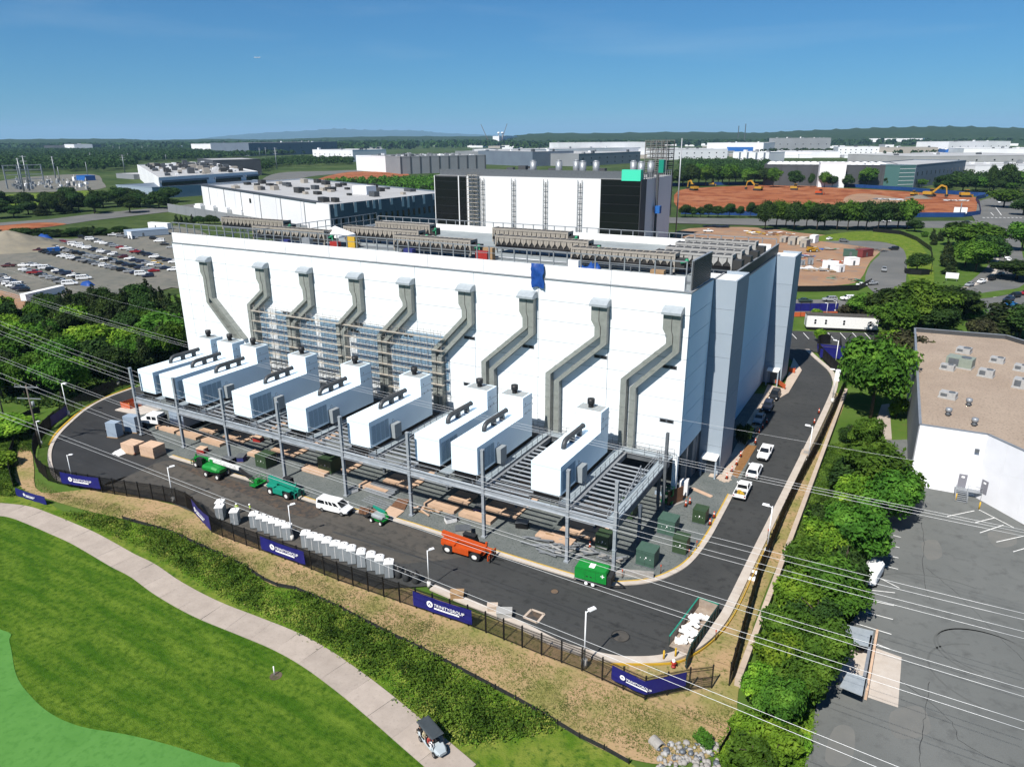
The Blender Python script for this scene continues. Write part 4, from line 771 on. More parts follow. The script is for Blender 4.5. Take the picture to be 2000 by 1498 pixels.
# ---------------------------------------------------------------- portable toilets
mat('pod_grey', (.36, .40, .43), (.31, .35, .38), 1, .5, rnd=.12); mat('pod_roof', (.80, .80, .79), (.72, .72, .71), 2, .5); mat('pod_dark', (.06, .065, .07), rough=.5)
def make_pod(rnd_):
    t = thing('portable_toilet', '', 'portable toilet')
    MB().box(-.56, -.58, .12, .56, .58, 2.08).build('cabin', 'pod_grey', t)
    MB().box(-.6, -.62, 0, .6, .62, .12).build('skid_base', 'pod_dark', t)
    if rnd_: pr = [(-.62, 2.08), (-.58, 2.24), (-.35, 2.4), (0, 2.45), (.35, 2.4), (.58, 2.24), (.62, 2.08)]
    else: pr = [(-.62, 2.08), (-.62, 2.2), (0, 2.38), (.62, 2.2), (.62, 2.08)]
    MB().xprism(pr, -.62, .62).build('roof', 'pod_roof', t)
    d = MB().box(-.42, .585, .2, .42, .61, 2.0).build('door', 'pod_grey', t); MB().box(.28, .612, 1.0, .36, .65, 1.15).build('handle', 'pod_dark', d)
    m = MB(); [m.box(-.565 * s - .012, -.5, z, -.565 * s + .012, .5, z + .03) for s in (-1, 1) for z in (.6, 1.75)]; m.box(-.02, -.592, .15, .02, -.582, 2.0); m.build('rib', 'pod_roof', t)
    MB().tube([(.15, .1, 2.3), (.15, .1, 2.62)], .05, 6).build('vent_pipe', 'pod_dark', t); return t
pA, pB = make_pod(False), make_pod(True); used = set()
pods = [(429, 978, 0), (428, 987, 0), (457, 996, 0), (495, 1002, 0), (509, 1007.5, 0), (522, 1012, 0), (534, 1016, 0), (547, 1020.5, 0), (560, 1025, 0), (596, 1039, 0), (609, 1044, 0), (623, 1049, 1), (638, 1054, 1), (654, 1059.5, 0), (670, 1064.5, 1), (686, 1069.5, 1), (705, 1076, 1), (724, 1082, 1), (741, 1088.5, 1), (759, 1095.5, 0)]
ordn = 'first second third fourth fifth sixth seventh eighth ninth tenth eleventh twelfth thirteenth fourteenth fifteenth sixteenth seventeenth eighteenth nineteenth twentieth'.split()
for i, (px, py, k) in enumerate(pods):
    src = pB if k else pA; o = src if k not in used else dup(src); used.add(k)
    o.location = (*g(px, py, 2.25), 0); o.rotation_euler[2] = math.radians(34 + random.uniform(-5, 5)) if i < 3 else math.radians(32 + random.uniform(-3, 3))
    o['label'] = ('leftmost grey portable toilet behind the fence jog' if i == 0 else 'rightmost grey portable toilet next to the black bins' if i == 19 else '%s portable toilet with a %s white roof counting from the left' % (ordn[i], 'rounded' if k else 'pitched')); o['group'] = 'portable toilets along the front fence'
bn = thing('waste_bin', '', 'bin'); MB().tube([(0, 0, 0), (0, 0, .1), (0, 0, 1.2), (0, 0, 1.3)], [.42, .5, .52, .45], 12).build('tank', 'pod_dark', bn); MB().tube([(0, 0, 1.3), (0, 0, 1.38), (0, 0, 1.75)], [.45, .3, .14], 10).build('pump', 'black', bn)
for i, (b, lb) in enumerate((((779, 1126), 'black water drum just right of the last portable toilet'), ((794, 1133), 'middle black drum of the three beside the toilets'), ((813, 1137), 'black drum farthest from the toilets with a red bottle on top'))):
    o = bn if i == 0 else dup(bn); o.location = (*g(*b), 0); o['label'] = lb; o['group'] = 'black drums beside the toilets'
# kerb blocks, boxes by the fence
for px, py, m_, lb, w in ((893, 1166, 'wood', 'grey wooden box on the verge behind the fence banner', 1.6), (985, 1203, 'chiller_grey', 'pale slab lying on the verge behind the pickets', 1.8), (962, 1192, 'sidewalk', 'concrete block on the verge left of the pale slab', 1.2)):
    t = thing('verge_box', lb, 'box', (*g(px, py), 0), .5); MB().box(-w / 2, -w / 3, 0, w / 2, w / 3, .75).build('body', m_, t); MB().box(-w / 2 - .05, -w / 3 - .05, .75, w / 2 + .05, w / 3 + .05, .85).build('lid', m_, t)
# drain frame and manholes in the road
fr = thing('drain_cover', 'square brown steel plate with a pale concrete frame set in the road', 'drain cover', (*g(1043, 1203), 0)); q = [Vector((*g(*p), 0)) - fr.location for p in ((1038, 1190), (1063, 1199), (1049, 1216), (1023, 1205))]
for a, b in zip(q, q[1:] + q[:1]): MB().bar(a + V(0, 0, .02), b + V(0, 0, .02), .3, .04).build('frame_edge', 'sidewalk', fr)
MB().add([p + V(0, 0, .012) for p in q], [[3, 2, 1, 0] if (q[1] - q[0]).cross(q[2] - q[0]).z < 0 else [0, 1, 2, 3]]).build('plate', 'asphalt_stain', fr)
mat('iron', (.23, .15, .09), (.16, .12, .09), 6, .8)
for px, py, r_, lb, m_ in ((1083, 1155, .45, 'brown round manhole cover in the road left of the green trailer', 'iron'), (1212, 1242, .95, 'large dark round cover in the road bend', 'asphalt_worn'), (1468, 1122, .45, 'brown manhole cover in a white slab on the right verge', 'iron')):
    t = thing('manhole', lb, 'manhole', (*g(px, py), 0.01)); MB().cyl(0, 0, .0, .03, r_, 24).build('cover', m_, t)
    MB().tube([(r_ * 1.08 * math.cos(a), r_ * 1.08 * math.sin(a), .02) for a in np.linspace(0, 2 * math.pi, 25)], .04, 4).build('rim', 'asphalt_dark' if px != 1468 else 'iron', t)
    if px == 1468: MB().box(-1, -1.2, -.1, 1, 1.2, .0).build('slab', 'print_white', t)
# hydrant and bollards at the front corner
hy = thing('fire_hydrant', 'red fire hydrant with a white cap behind the corner fence', 'hydrant', (*g(1315, 1302), 0)); MB().tube([(0, 0, 0), (0, 0, .1), (0, 0, .12), (0, 0, .75)], [.24, .24, .17, .17], 10).tube([(-.3, 0, .55), (.3, 0, .55)], .1, 8).tube([(0, -.28, .5), (0, 0, .5)], .12, 8).build('body', 'red_paint', hy); MB().sphere((0, 0, .78), .2, 10, 6).build('bonnet', 'print_white', hy)
bo = thing('bollard', '', 'bollard'); MB().cyl(0, 0, 0, 1.15, .11, 10).sphere((0, 0, 1.15), .11, 10, 5).build('post', 'yellow_paint', bo)
for i, (b, lb) in enumerate((((1296, 1288), 'yellow bollard left of the dumpster end'), ((1319, 1283), 'yellow bollard touching the dumpster end above the hydrant'), ((253, 798), 'left yellow bollard by the road behind the first generator'), ((266, 793), 'right yellow bollard by the road behind the first generator'))):
    o = bo if i == 0 else dup(bo); o.location = (*g(*b), 0); o['label'] = lb; o['group'] = 'yellow bollards'
# ---------------------------------------------------------------- vehicles
mat('glass', (.014, .018, .022), rough=.12, spec=.6); mat('tyre', (.018, .018, .019), rough=.8); mat('rim', (.42, .43, .44), rough=.35, metal=.6); mat('rim_white', (.62, .62, .6), rough=.5); mat('trim', (.03, .031, .033), rough=.6); mat('lamp_clear', (.7, .72, .72), rough=.15); mat('lamp_red', (.35, .02, .02), rough=.3)
PAINT = dict(white=(.74, .75, .75), silver=(.40, .42, .44), grey=(.16, .17, .18), black=(.014, .015, .017), navy=(.022, .032, .07), red=(.36, .015, .02), maroon=(.11, .02, .025), blue=(.015, .2, .55), yellow=(.72, .43, .02), green=(.04, .07, .06), tan=(.3, .26, .2))
for k, c in PAINT.items(): mat('paint_' + k, c, rough=.3, spec=.55)
def ring(x, w, z0, z1, r=.12): return [(x, -w, z0 + r), (x, -w, z1 - r), (x, -w + r, z1), (x, w - r, z1), (x, w, z1 - r), (x, w, z0 + r), (x, w - r, z0), (x, -w + r, z0)]
SHAPES = dict(
 sedan=dict(L=4.75, body=[(-2.37, .72, .48, .82), (-2.28, .85, .3, .98), (-1.5, .91, .24, 1.0), (0, .92, .22, .97), (1.2, .91, .24, .93), (2.05, .86, .28, .8), (2.38, .66, .4, .64)], cab=(-1.8, 1.1, .82, .95, -1.1, .22, .62, 1.45), wx=(-1.4, 1.4), wr=.33, split=(.0, .46, .52, 1)),
 suv=dict(L=4.85, body=[(-2.42, .8, .5, 1.0), (-2.32, .93, .35, 1.1), (-1.2, .96, .3, 1.12), (.6, .96, .3, 1.08), (1.4, .95, .32, 1.05), (2.15, .9, .36, .96), (2.42, .7, .48, .78)], cab=(-2.34, 1.2, .88, 1.06, -2.0, .35, .72, 1.74), wx=(-1.42, 1.42), wr=.37, split=(0, .3, .34, .62, .66, 1)),
 pickup=dict(L=5.9, body=[(-.72, .98, .45, 1.16), (.4, 1.0, .42, 1.14), (1.4, 1.0, .42, 1.16), (2.5, .96, .45, 1.08), (2.92, .8, .52, .95)], cab=(-.7, 1.45, .92, 1.1, -.6, .62, .76, 1.88), wx=(-1.85, 1.85), wr=.4, split=(0, .45, .5, 1)),
 van=dict(L=5.75, body=[(-2.87, .92, .5, 1.25), (-2.8, .99, .38, 1.3), (0, 1.0, .36, 1.28), (1.5, .99, .38, 1.24), (2.3, .95, .42, 1.12), (2.85, .8, .5, .95)], cab=(-2.84, 2.0, .96, 1.2, -2.72, .95, .84, 2.1), wx=(-1.75, 1.85), wr=.38, split=(.02, .36, .40, .52, .55, .69, .73, .98)))
def cab_quads(c, split):
    xb0, xb1, wb, zb, xt0, xt1, wt, zt = c; P = lambda u, v, s: (xb0 + (xb1 - xb0) * u + ((xt0 + (xt1 - xt0) * u) - (xb0 + (xb1 - xb0) * u)) * v, s * (wb + (wt - wb) * v + .012), zb + (zt - zb) * v)
    sides = {}
    for s in (-1, 1):
        q = []
        for a, b in zip(split[0::2], split[1::2]):
            a_, b_ = max(a, .04), min(b, .93)
            f = [P(a_, .22, s), P(b_, .22, s), P(b_ - (.03 if b > .9 else 0), .84, s), P(a_ + (.03 if a < .05 else 0), .84, s)]; q.append(f if s < 0 else f[::-1])
        sides[s] = q
    def endq(u, d):
        X = lambda v: (xb0 + (xb1 - xb0) * u) + ((xt0 + (xt1 - xt0) * u) - (xb0 + (xb1 - xb0) * u)) * v; o = []
        for y, v in ((-.88, .15), (.88, .15), (.86, .9), (-.86, .9)): w = (wb + (wt - wb) * v); o.append((X(v) + d * .02, y * w, zb + (zt - zb) * v + .012))
        return o if d > 0 else o[::-1]
    return sides, endq(1, 1), endq(0, -1)
def make_car(kind, paint, detail=True, windows=True, name=None):
    S_ = SHAPES[kind]; pm = 'paint_' + paint; c = S_['cab']; xb0, xb1, wb, zb, xt0, xt1, wt, zt = c
    sides, fq, rq = cab_quads(c, S_['split'])
    if not windows: sides = {k: [v[-1]] for k, v in sides.items()}
    bodyM = MB().loft([ring(*s) for s in S_['body']], 0, False)
    bodyM.loft([ring((xb0 + xb1) / 2 if False else x, w, z0, z1, .01) for x, w, z0, z1 in ()] or [[(xb0, -wb, zb), (xb0, wb, zb), (xb1, wb, zb), (xb1, -wb, zb)][::-1], [(xt0, -wt, zt - .05), (xt0, wt, zt - .05), (xt1, wt, zt - .05), (xt1, -wt, zt - .05)][::-1], [(xt0 + .08, -wt + .1, zt), (xt0 + .08, wt - .1, zt), (xt1 - .1, wt - .1, zt), (xt1 - .1, -wt + .1, zt)][::-1]], 0)
    if kind == 'pickup':
        bodyM.box(-2.92, -.98, .6, -.74, .98, .72).box(-2.92, -.98, .72, -.74, -.88, 1.16).box(-2.92, .88, .72, -.74, .98, 1.16).box(-2.92, -.88, .72, -2.82, .88, 1.16)
    wy = (S_['body'][2][1]) - .12
    if not detail:
        for q in sides[-1] + sides[1] + [fq] + ([rq] if windows else []): bodyM.quad(*q, mi=1)
        for x in S_['wx']:
            for s in (-1, 1): bodyM.wheel(x, s * wy, S_['wr'], S_['wr'], .24, 2, 8)
        if kind == 'pickup': bodyM.box(-2.81, -.87, .721, -.75, .87, .74, 2)
        return bodyM.build(name or {'sedan': 'parked_car', 'suv': 'parked_car', 'pickup': 'pickup_truck', 'van': 'panel_van'}[kind], [pm, 'glass', 'tyre'])
    t = thing(name or {'sedan': 'parked_car', 'suv': 'parked_car', 'pickup': 'pickup_truck', 'van': 'passenger_van'}[kind], '', {'sedan': 'car', 'suv': 'car', 'pickup': 'pickup truck', 'van': 'van'}[kind])
    bodyM.build('body', pm, t)
    for s in (-1, 1):
        for q in sides[s]: MB().quad(*q).build('side_window', 'glass', t)
    MB().quad(*fq).build('windscreen', 'glass', t); MB().quad(*rq).build('rear_window', 'glass', t)
    me = rm = None
    for x in S_['wx']:
        for s in (-1, 1):
            if me is None:
                w = MB().wheel(0, 0, 0, S_['wr'], .26, 0, 16).build('wheel', 'tyre', t, loc=(x, s * wy, S_['wr'])); me = w.data
                rm = MB().wheel(0, 0, 0, S_['wr'] * .62, .275, 0, 12).build('rim', 'rim', w).data
            else: w = part('wheel', me, t, (x, s * wy, S_['wr'])); part('rim', rm, w)
    f = S_['body'][-2]; r = S_['body'][0] if kind != 'pickup' else (-2.92, .97, .5, 1.1); e = S_['body'][-1]
    for s in (-1, 1):
        MB().obox(f[0] + (e[0] - f[0]) * .75, s * f[1] * .8, e[3] - .16, .25, .28, .14).build('headlight', 'lamp_clear', t)
        MB().box(r[0] - .02, s * r[1] * .95, r[3] - .3, r[0] + .06, s * r[1] * .74, r[3] - .08).build('taillight', 'lamp_red', t)
        MB().box(xb1 - .45, s * (wb + .06), zb + .1, xb1 - .25, s * (wb + .24), zb + .28).build('mirror', pm, t)
    MB().box(e[0] - .12, -e[1] * .75, e[2] + .02, e[0] + .025, e[1] * .75, e[3] - .18).build('grille', 'trim', t)
    MB().box(e[0] - .1, -e[1] - .05, e[2] - .08, e[0] + .06, e[1] + .05, e[2] + .06).build('bumper', 'trim', t)
    MB().box(r[0] - .05, -r[1] * .95, .45, r[0] + .1, r[1] * .95, .6).build('bumper', 'trim', t)
    if kind == 'pickup': MB().box(-2.81, -.87, .721, -.75, .87, .75).build('bed_liner', 'trim', t)
    return t
def between(o, rear, front, z=0):
    a, b = g(*rear), g(*front); o.location = ((a[0] + b[0]) / 2, (a[1] + b[1]) / 2, z); o.rotation_euler[2] = math.atan2(b[1] - a[1], b[0] - a[0]); return o
def at(o, px, rz, z=0): o.location = (*g(*px), z); o.rotation_euler[2] = math.radians(rz); return o
v = make_car('van', 'white'); v.location = (-71.9, 71.5, .01); v.rotation_euler[2] = math.radians(5); v['label'] = 'white passenger van with dark windows parked beside the kerb'
P1 = make_car('pickup', 'white'); between(P1, (1500, 878), (1487, 903)); P1['label'] = 'white pickup facing the camera behind the other white trucks'
P3 = dup(P1); between(P3, (1440, 984), (1459, 944)); P3['label'] = 'white pickup seen from behind with yellow gear in its open bed'
cg = tag(rag('bed_load', '', 0, 0, 1, 1, 0, 0, 1), 'yellow gear heaped in the open bed of the nearest white pickup', 'gear'); bpy.data.objects.remove(cg)
x, y = P3.location[:2]; gear = MB(); r = random.Random(2)
for k in range(7): gear.obox(r.uniform(-.7, .7), r.uniform(-.5, .5), 0, r.uniform(.2, .6), r.uniform(.15, .4), r.uniform(.1, .3), r.uniform(0, 3))
c_, s_ = math.cos(P3.rotation_euler[2]), math.sin(P3.rotation_euler[2])
tag(gear.build('bed_load', 'yellow_paint', loc=(x - 1.75 * c_, y - 1.75 * s_, .76), rz=P3.rotation_euler[2]), 'yellow gear heaped in the open bed of the nearest white pickup', 'gear')
P2 = make_car('suv', 'white'); P2.scale = (1.12, 1.05, 1.08); between(P2, (1465, 943), (1480, 910)); P2['label'] = 'white long utility wagon parked between two white pickups'
c1 = make_car('sedan', 'silver'); between(c1, (1488, 812), (1476, 833)); c1['label'] = 'pale blue silver sedan facing the camera beside the cones'
c2 = make_car('suv', 'navy'); between(c2, (1503, 790), (1494, 808)); c2['label'] = 'dark blue wagon between the silver sedan and the black one'
c3 = make_car('suv', 'black'); between(c3, (1518, 768), (1507, 786)); c3['label'] = 'black wagon nearest the second stair tower'
c4 = make_car('sedan', 'green'); between(c4, (1475, 838), (1462, 858)); c4['label'] = 'dark green car behind the small tree by the mulch bed'
# street behind the site, junction on the right
far_proto = {}
def far(kind, paint, rear, front, label, group, z=0):
    k = (kind, paint)
    if k not in far_proto: o = far_proto[k] = make_car(kind, paint, False)
    else: o = far_proto[k].copy(); C.objects.link(o)
    between(o, rear, front, z); return tag(o, label, {'sedan': 'car', 'suv': 'car', 'pickup': 'pickup truck', 'van': 'van'}[kind], group)
GR = 'cars on the streets at the right'
for a in (('sedan', 'green', (1556, 590), (1590, 590), 'dark sedan on the street behind the site trailer'), ('suv', 'silver', (1636, 588), (1604, 588), 'silver wagon on the street behind the site trailer'), ('suv', 'white', (1668, 586), (1642, 586), 'white car half hidden by the street trees'), ('sedan', 'green', (1735, 578), (1712, 580), 'dark green car under the street trees'),
          ('sedan', 'silver', (1903, 556), (1883, 561), 'silver car first in line beside the curved footway'), ('sedan', 'white', (1926, 550), (1907, 555), 'white car second in line beside the curved footway'), ('sedan', 'black', (1946, 544), (1928, 549), 'black car third in line beside the curved footway'), ('sedan', 'grey', (1962, 536), (1945, 541), 'dark car under the round tree beside the footway'),
          ('suv', 'black', (1993, 579), (1970, 582), 'black wagon on the lower carriageway'), ('sedan', 'red', (2012, 573), (1992, 577), 'red car at the right edge of the frame'), ('suv', 'navy', (1980, 586), (1958, 591), 'dark blue wagon in front of the bright blue car'), ('sedan', 'blue', (1984, 597), (1960, 599), 'bright blue car on the lower carriageway'), ('sedan', 'grey', (1976, 617), (1955, 620), 'grey car in front of the dark conifer'),
          ('pickup', 'white', (1952, 392), (1951, 402), 'white truck coming down the avenue at the junction'), ('suv', 'white', (1992, 405), (1980, 406), 'white car under the avenue trees at the right edge'), ('pickup', 'white', (1740, 434), (1720, 434), 'white pickup on the cross street before the blue hoarding'), ('sedan', 'black', (1893, 436), (1879, 435), 'black car waiting at the white sign on the cross street'),
          ('suv', 'black', (1752, 488), (1738, 488), 'black car on the yard road by the meadow'), ('suv', 'grey', (1641, 472), (1655, 473), 'grey car on the yard road near the round black tank'), ('sedan', 'white', (1612, 470), (1628, 467), 'white car by the grass above the site huts'), ('sedan', 'white', (1676, 560), (1690, 558), 'pale blue car by the yard gate'), ('sedan', 'silver', (1698, 556), (1710, 555), 'white car right of the pale blue one at the yard gate')):
    far(*a, group=GR)
cols = 'grey navy navy navy silver black maroon maroon white grey white white'.split()
for i, c in enumerate(cols):
    f = i / 11; x = 1946 + 22 * f * f + 2 * f; y = 457 + 53 * f; far('sedan' if i % 3 else 'suv', c, (x - .5, y - 3), (x + 1, y + 3), '%s car, %s from the far end of the row parked along the right-hand street' % (c, ordn[i]), 'row of cars along the right-hand street')
# ---------------------------------------------------------------- gravel car lot on the left
LOT = 'cars in the gravel lot left of the hall'
rl = random.Random(21)
palette = ['white'] * 6 + ['silver'] * 4 + ['grey'] * 5 + ['black'] * 6 + ['navy'] * 4 + ['red', 'maroon']
rows = [((118, 472), (338, 528), 22, 'farthest long row'), ((160, 464), (340, 513), 18, 'second farthest row'), ((76, 490), (290, 540), 21, 'middle long row'), ((105, 484), (300, 530), 19, 'rear middle row'), ((50, 527), (135, 556), 9, 'short front row'), ((62, 517), (165, 545), 11, 'second front row'), ((2, 548), (45, 568), 6, 'left edge row'), ((222, 460), (262, 466), 4, 'top group'), ((300, 467), (334, 484), 4, 'group by the hall'), ((0, 540), (38, 561), 5, 'second left edge row')]
for (p, q, n, lb) in rows:
    A, B = np.array(g(*p)), np.array(g(*q)); d = (B - A) / np.linalg.norm(B - A)
    for k in range(n):
        c = A + (B - A) * k / max(1, n - 1); kind = rl.choice(['sedan', 'sedan', 'suv', 'suv', 'pickup']); col = rl.choice(palette)
        if rl.random() < .06: kind, col = 'van', 'white'
        if (kind, col) not in far_proto: o = far_proto[(kind, col)] = make_car(kind, col, False)
        else: o = far_proto[(kind, col)].copy(); C.objects.link(o)
        o.location = (c[0] + rl.uniform(-.2, .2), c[1] + rl.uniform(-.4, .4), -.3); ang = math.atan2(d[1], d[0]) + math.radians(62 if k % 5 else 64); o.rotation_euler[2] = ang + (math.pi if rl.random() < .4 else 0)
        tag(o, '%s %s %s from left in the %s of the car lot' % (col, {'sedan': 'sedan', 'suv': 'wagon', 'pickup': 'pickup', 'van': 'panel van'}[kind], (ordn + ['twenty-first', 'twenty-second'])[k], lb), {'pickup': 'pickup truck', 'van': 'van'}.get(kind, 'car'), LOT)
for a in (('pickup', 'maroon', (33, 520), (1, 521), 'dark red pickup alone at the left of the gravel lot'), ('sedan', 'white', (34, 519.5), (60, 519), 'white sedan behind the dark red pickup in the gravel lot'), ('suv', 'yellow', (296, 514), (312, 517), 'orange yellow car near the hall in the gravel lot'), ('suv', 'yellow', (303, 518), (322, 521), 'yellow car in front of the orange one in the gravel lot')):
    o = far(*a, group=LOT); o.location[2] = -.3
# ---------------------------------------------------------------- site machines
mat('teal', (.015, .36, .25), (.012, .3, .2), 2, .45); mat('machine_green', (.012, .33, .05), (.01, .27, .04), 2, .45); mat('machine_orange', (.72, .105, .012), (.6, .08, .01), 2, .5); mat('boom_white', (.7, .71, .7), (.6, .6, .58), 3, .5); mat('digger_yellow', (.68, .38, .03), (.55, .3, .03), 2, .5)
def telehandler(name, label, m):
    t = thing(name, label, 'telehandler')
    wm = rm = None
    for x in (-1.75, 1.75):
        for y in (-1.05, 1.05):
            if wm is None: w = MB().wheel(0, 0, 0, .68, .5, 0, 18).build('wheel', 'tyre', t, loc=(x, y, .68)); wm = w.data; rm = MB().wheel(0, 0, 0, .36, .53, 0, 12).build('rim', 'rim_white', w).data
            else: w = part('wheel', wm, t, (x, y, .68)); part('rim', rm, w)
    m1 = MB().xprism([(-2.9, .8), (-2.9, 1.6), (-2.3, 1.9), (-1.0, 1.45), (1.3, 1.25), (2.3, 1.3), (2.6, .9), (2.3, .65), (-2.4, .65)], -.62, .62); m1.build('chassis', m, t)
    MB().box(-1.05, -1.3, .6, 1.0, -.64, 1.4).box(-2.6, -1.2, 1.42, -.9, -.64, 1.6).build('engine_cover', m, t); MB().box(.95, -1.15, 1.42, 2.5, -.64, 1.55).build('mudguard', m, t)
    MB().bar((-3.0, .05, 2.35), (2.7, .05, 1.75), .5, .62).build('boom', m, t); MB().bar((2.0, .05, 1.82), (3.35, .05, 1.55), .36, .42).build('boom_tip', m, t)
    MB().bar((-2.6, -.28, 1.75), (-1.0, -.28, 1.55), .16).bar((-2.7, -.3, 1.95), (-.9, -.3, 1.8), .12).build('ram', m, t)
    MB().box(3.3, -1.1, .5, 3.45, 1.1, .62).box(3.3, -1.1, 1.3, 3.45, 1.1, 1.42).box(3.3, -1.1, .5, 3.42, -.98, 1.42).box(3.3, .98, .5, 3.42, 1.1, 1.42).box(3.2, -.25, .6, 3.42, .25, 1.75).build('carriage', m, t)
    f = MB().bar((3.4, 0, .12), (4.6, 0, .1), .14, .06).box(3.38, -.07, .1, 3.46, .07, 1.3).build('fork', 'trim', t, loc=(0, -.5, 0)).data; part('fork', f, t, (0, .5, 0))
    MB().box(2.55, .05, 1.9, 2.75, .3, 2.6).build('boom_head', m, t)
    c = MB().xprism([(-.7, .8), (1.1, .8), (1.15, 1.6), (.85, 2.5), (-.6, 2.5)], .66, 1.4).build('cab', 'glass', t); MB().box(-.68, .64, 2.5, .92, 1.42, 2.58).build('cab_roof', 'trim', c)
    for x in (-.66, .9): MB().box(x - .05, 1.37, .85, x + .05, 1.43, 2.52).build('cab_post', 'trim', c)
    return t
T1 = telehandler('telehandler', 'teal telehandler with forks lowered left of the white van', 'teal'); between(T1, (531, 966), (561, 975)); T1.location[1] += 1.0
T2 = telehandler('telehandler', 'orange telehandler with its forks towards the kerb', 'machine_orange'); between(T2, (874, 1078), (923, 1092)); T2.location[1] += .95; T2.scale = (1.22, 1.02, .95); T2.location[0] += .3
T3 = telehandler('telehandler', 'green telehandler behind the boom lift at the left', 'machine_green'); between(T3, (403, 921), (381, 914)); T3.location[1] += 1.2; T3.scale = (.82,) * 3
def boom_lift(label):
    t = thing('boom_lift', label, 'boom lift'); wm = rm = None
    for x in (-1.35, 1.35):
        for y in (-1.1, 1.1):
            if wm is None: w = MB().wheel(0, 0, 0, .55, .42, 0, 16).build('wheel', 'tyre', t, loc=(x, y, .55)); wm = w.data; rm = MB().wheel(0, 0, 0, .32, .45, 0, 12).build('rim', 'rim_white', w).data
            else: w = part('wheel', wm, t, (x, y, .55)); part('rim', rm, w)
    MB().box(-1.5, -.7, .5, 1.5, .7, .85).box(-1.5, -1, .5, -1.2, 1, .7).box(1.2, -1, .5, 1.5, 1, .7).build('chassis', 'trim', t)
    MB().loft([ring(-2.6, .7, 1.0, 1.7, .2), ring(-2.2, 1.15, .95, 2.0, .3), ring(0, 1.2, .95, 2.1, .3), ring(1.1, 1.1, 1.0, 1.9, .3), ring(1.5, .8, 1.05, 1.6, .2)]).build('turret', 'machine_green', t)
    MB().box(-1.7, 0.1, 2.0, -.9, .75, 2.75).build('boom_mount', 'machine_green', t); MB().bar((-1.9, .4, 2.55), (5.2, .4, 2.35), .5, .55).build('boom', 'boom_white', t)
    MB().bar((.2, .4, 2.15), (5.4, .4, 2.05), .2, .18).bar((5.0, .4, 2.3), (8.4, .4, .95), .3, .35).bar((5.0, .2, 2.0), (8.2, .2, .7), .12).build('jib', 'trim', t)
    b = MB().box(8.3, -.8, .45, 9.6, 1.8, .55); [b.bar((x, y, .5), (x, y, 1.55), .05) for x in (8.35, 9.55) for y in (-.75, .1, .95, 1.75)]
    for z in (1.0, 1.55): b.bar((8.35, -.75, z), (9.55, -.75, z), .05).bar((8.35, 1.75, z), (9.55, 1.75, z), .05).bar((8.35, -.75, z), (8.35, 1.75, z), .05).bar((9.55, -.75, z), (9.55, 1.75, z), .05)
    b.build('basket', 'machine_green', t); MB().box(8.5, .1, .55, 9.2, .9, 1.2).build('control_panel', 'machine_green', t); return t
BL = boom_lift('green boom lift with a long white boom laid along the kerb'); between(BL, (403, 931), (427, 938)); BL.location[1] += 1.1
sb = thing('compact_lift', 'small bright green folding boom lift by the tan sheets', 'boom lift'); wm = rm = None
for x in (-.95, .95):
    for y in (-.8, .8):
        if wm is None: w = MB().wheel(0, 0, 0, .38, .3, 0, 14).build('wheel', 'tyre', sb, loc=(x, y, .38)); wm = w.data; rm = MB().wheel(0, 0, 0, .24, .33, 0, 10).build('rim', 'rim_white', w).data
        else: w = part('wheel', wm, sb, (x, y, .38)); part('rim', rm, w)
MB().box(-1.2, -.55, .3, 1.2, .55, .65).build('chassis', 'machine_green', sb); MB().loft([ring(-1.2, .6, .7, 1.2, .15), ring(-.8, .75, .68, 1.4, .2), ring(.6, .75, .68, 1.4, .2), ring(1.0, .5, .7, 1.2, .15)]).build('turret', 'box_grey', sb)
MB().bar((1.2, .35, 1.1), (-1.6, .35, 2.0), .26).bar((-1.6, .35, 2.0), (.9, .35, 1.75), .22).build('boom', 'teal', sb); MB().bar((.9, .35, 1.75), (1.3, .35, .9), .3).build('boom_knuckle', 'machine_green', sb)
b = MB().box(-2.9, -.6, .3, -2.1, .7, .36); [b.bar((x, y, .3), (x, y, 1.35), .05) for x in (-2.9, -2.1) for y in (-.6, .7)]; [b.bar((-2.9, y, 1.35), (-2.1, y, 1.35), .05) for y in (-.6, .7)]; [b.bar((x, -.6, 1.35), (x, .7, 1.35), .05) for x in (-2.9, -2.1)]; b.bar((-1.6, .3, 1.9), (-2.3, .1, .9), .14); b.build('basket', 'trim', sb)
between(sb, (727, 1020), (746, 1026)); sb.location[1] += .7; sb.rotation_euler[2] -= .1
# generator trailer
tr = thing('generator_trailer', 'bright green generator trailer with two axles beside the kerb bend', 'trailer')
MB().xprism([(-2.1, .75), (2.1, .75), (2.1, 2.2), (1.95, 2.45), (-1.95, 2.45), (-2.1, 2.2)], -.95, .95).build('housing', 'teal' if False else 'machine_green', tr)
MB().box(-.35, -.55, 2.455, .35, .4, 2.5).build('roof_hatch', 'print_white', tr); m = MB(); [m.box(x, -.962, 1.0, x + .02, -.95, 2.2) for x in (-.7, .7)]; m.box(-2.1, -.96, 2.18, 2.1, -.95, 2.2); m.build('panel_gap', 'trim', tr)
m = MB(); m.box(1.35, -.968, 1.75, 1.85, -.955, 1.85).box(1.55, -.968, 1.55, 1.65, -.955, 2.05); m.build('cross_mark', 'print_white', tr); MB().box(-.55, -.965, 1.25, -.3, -.953, 1.4).box(-.05, -.965, 1.25, .2, -.953, 1.4).build('latch', 'trim', tr)
MB().box(-2.2, -.9, .5, 2.6, -.75, .68).box(-2.2, .75, .5, 2.6, .9, .68).bar((2.6, -.8, .6), (4.2, 0, .55), .12).bar((2.6, .8, .6), (4.2, 0, .55), .12).box(-1.0, -1.1, .62, 1.0, 1.1, .72).build('frame', 'trim', tr); MB().box(2.15, -.8, .75, 2.7, .8, 1.8).build('radiator', 'trim', tr)
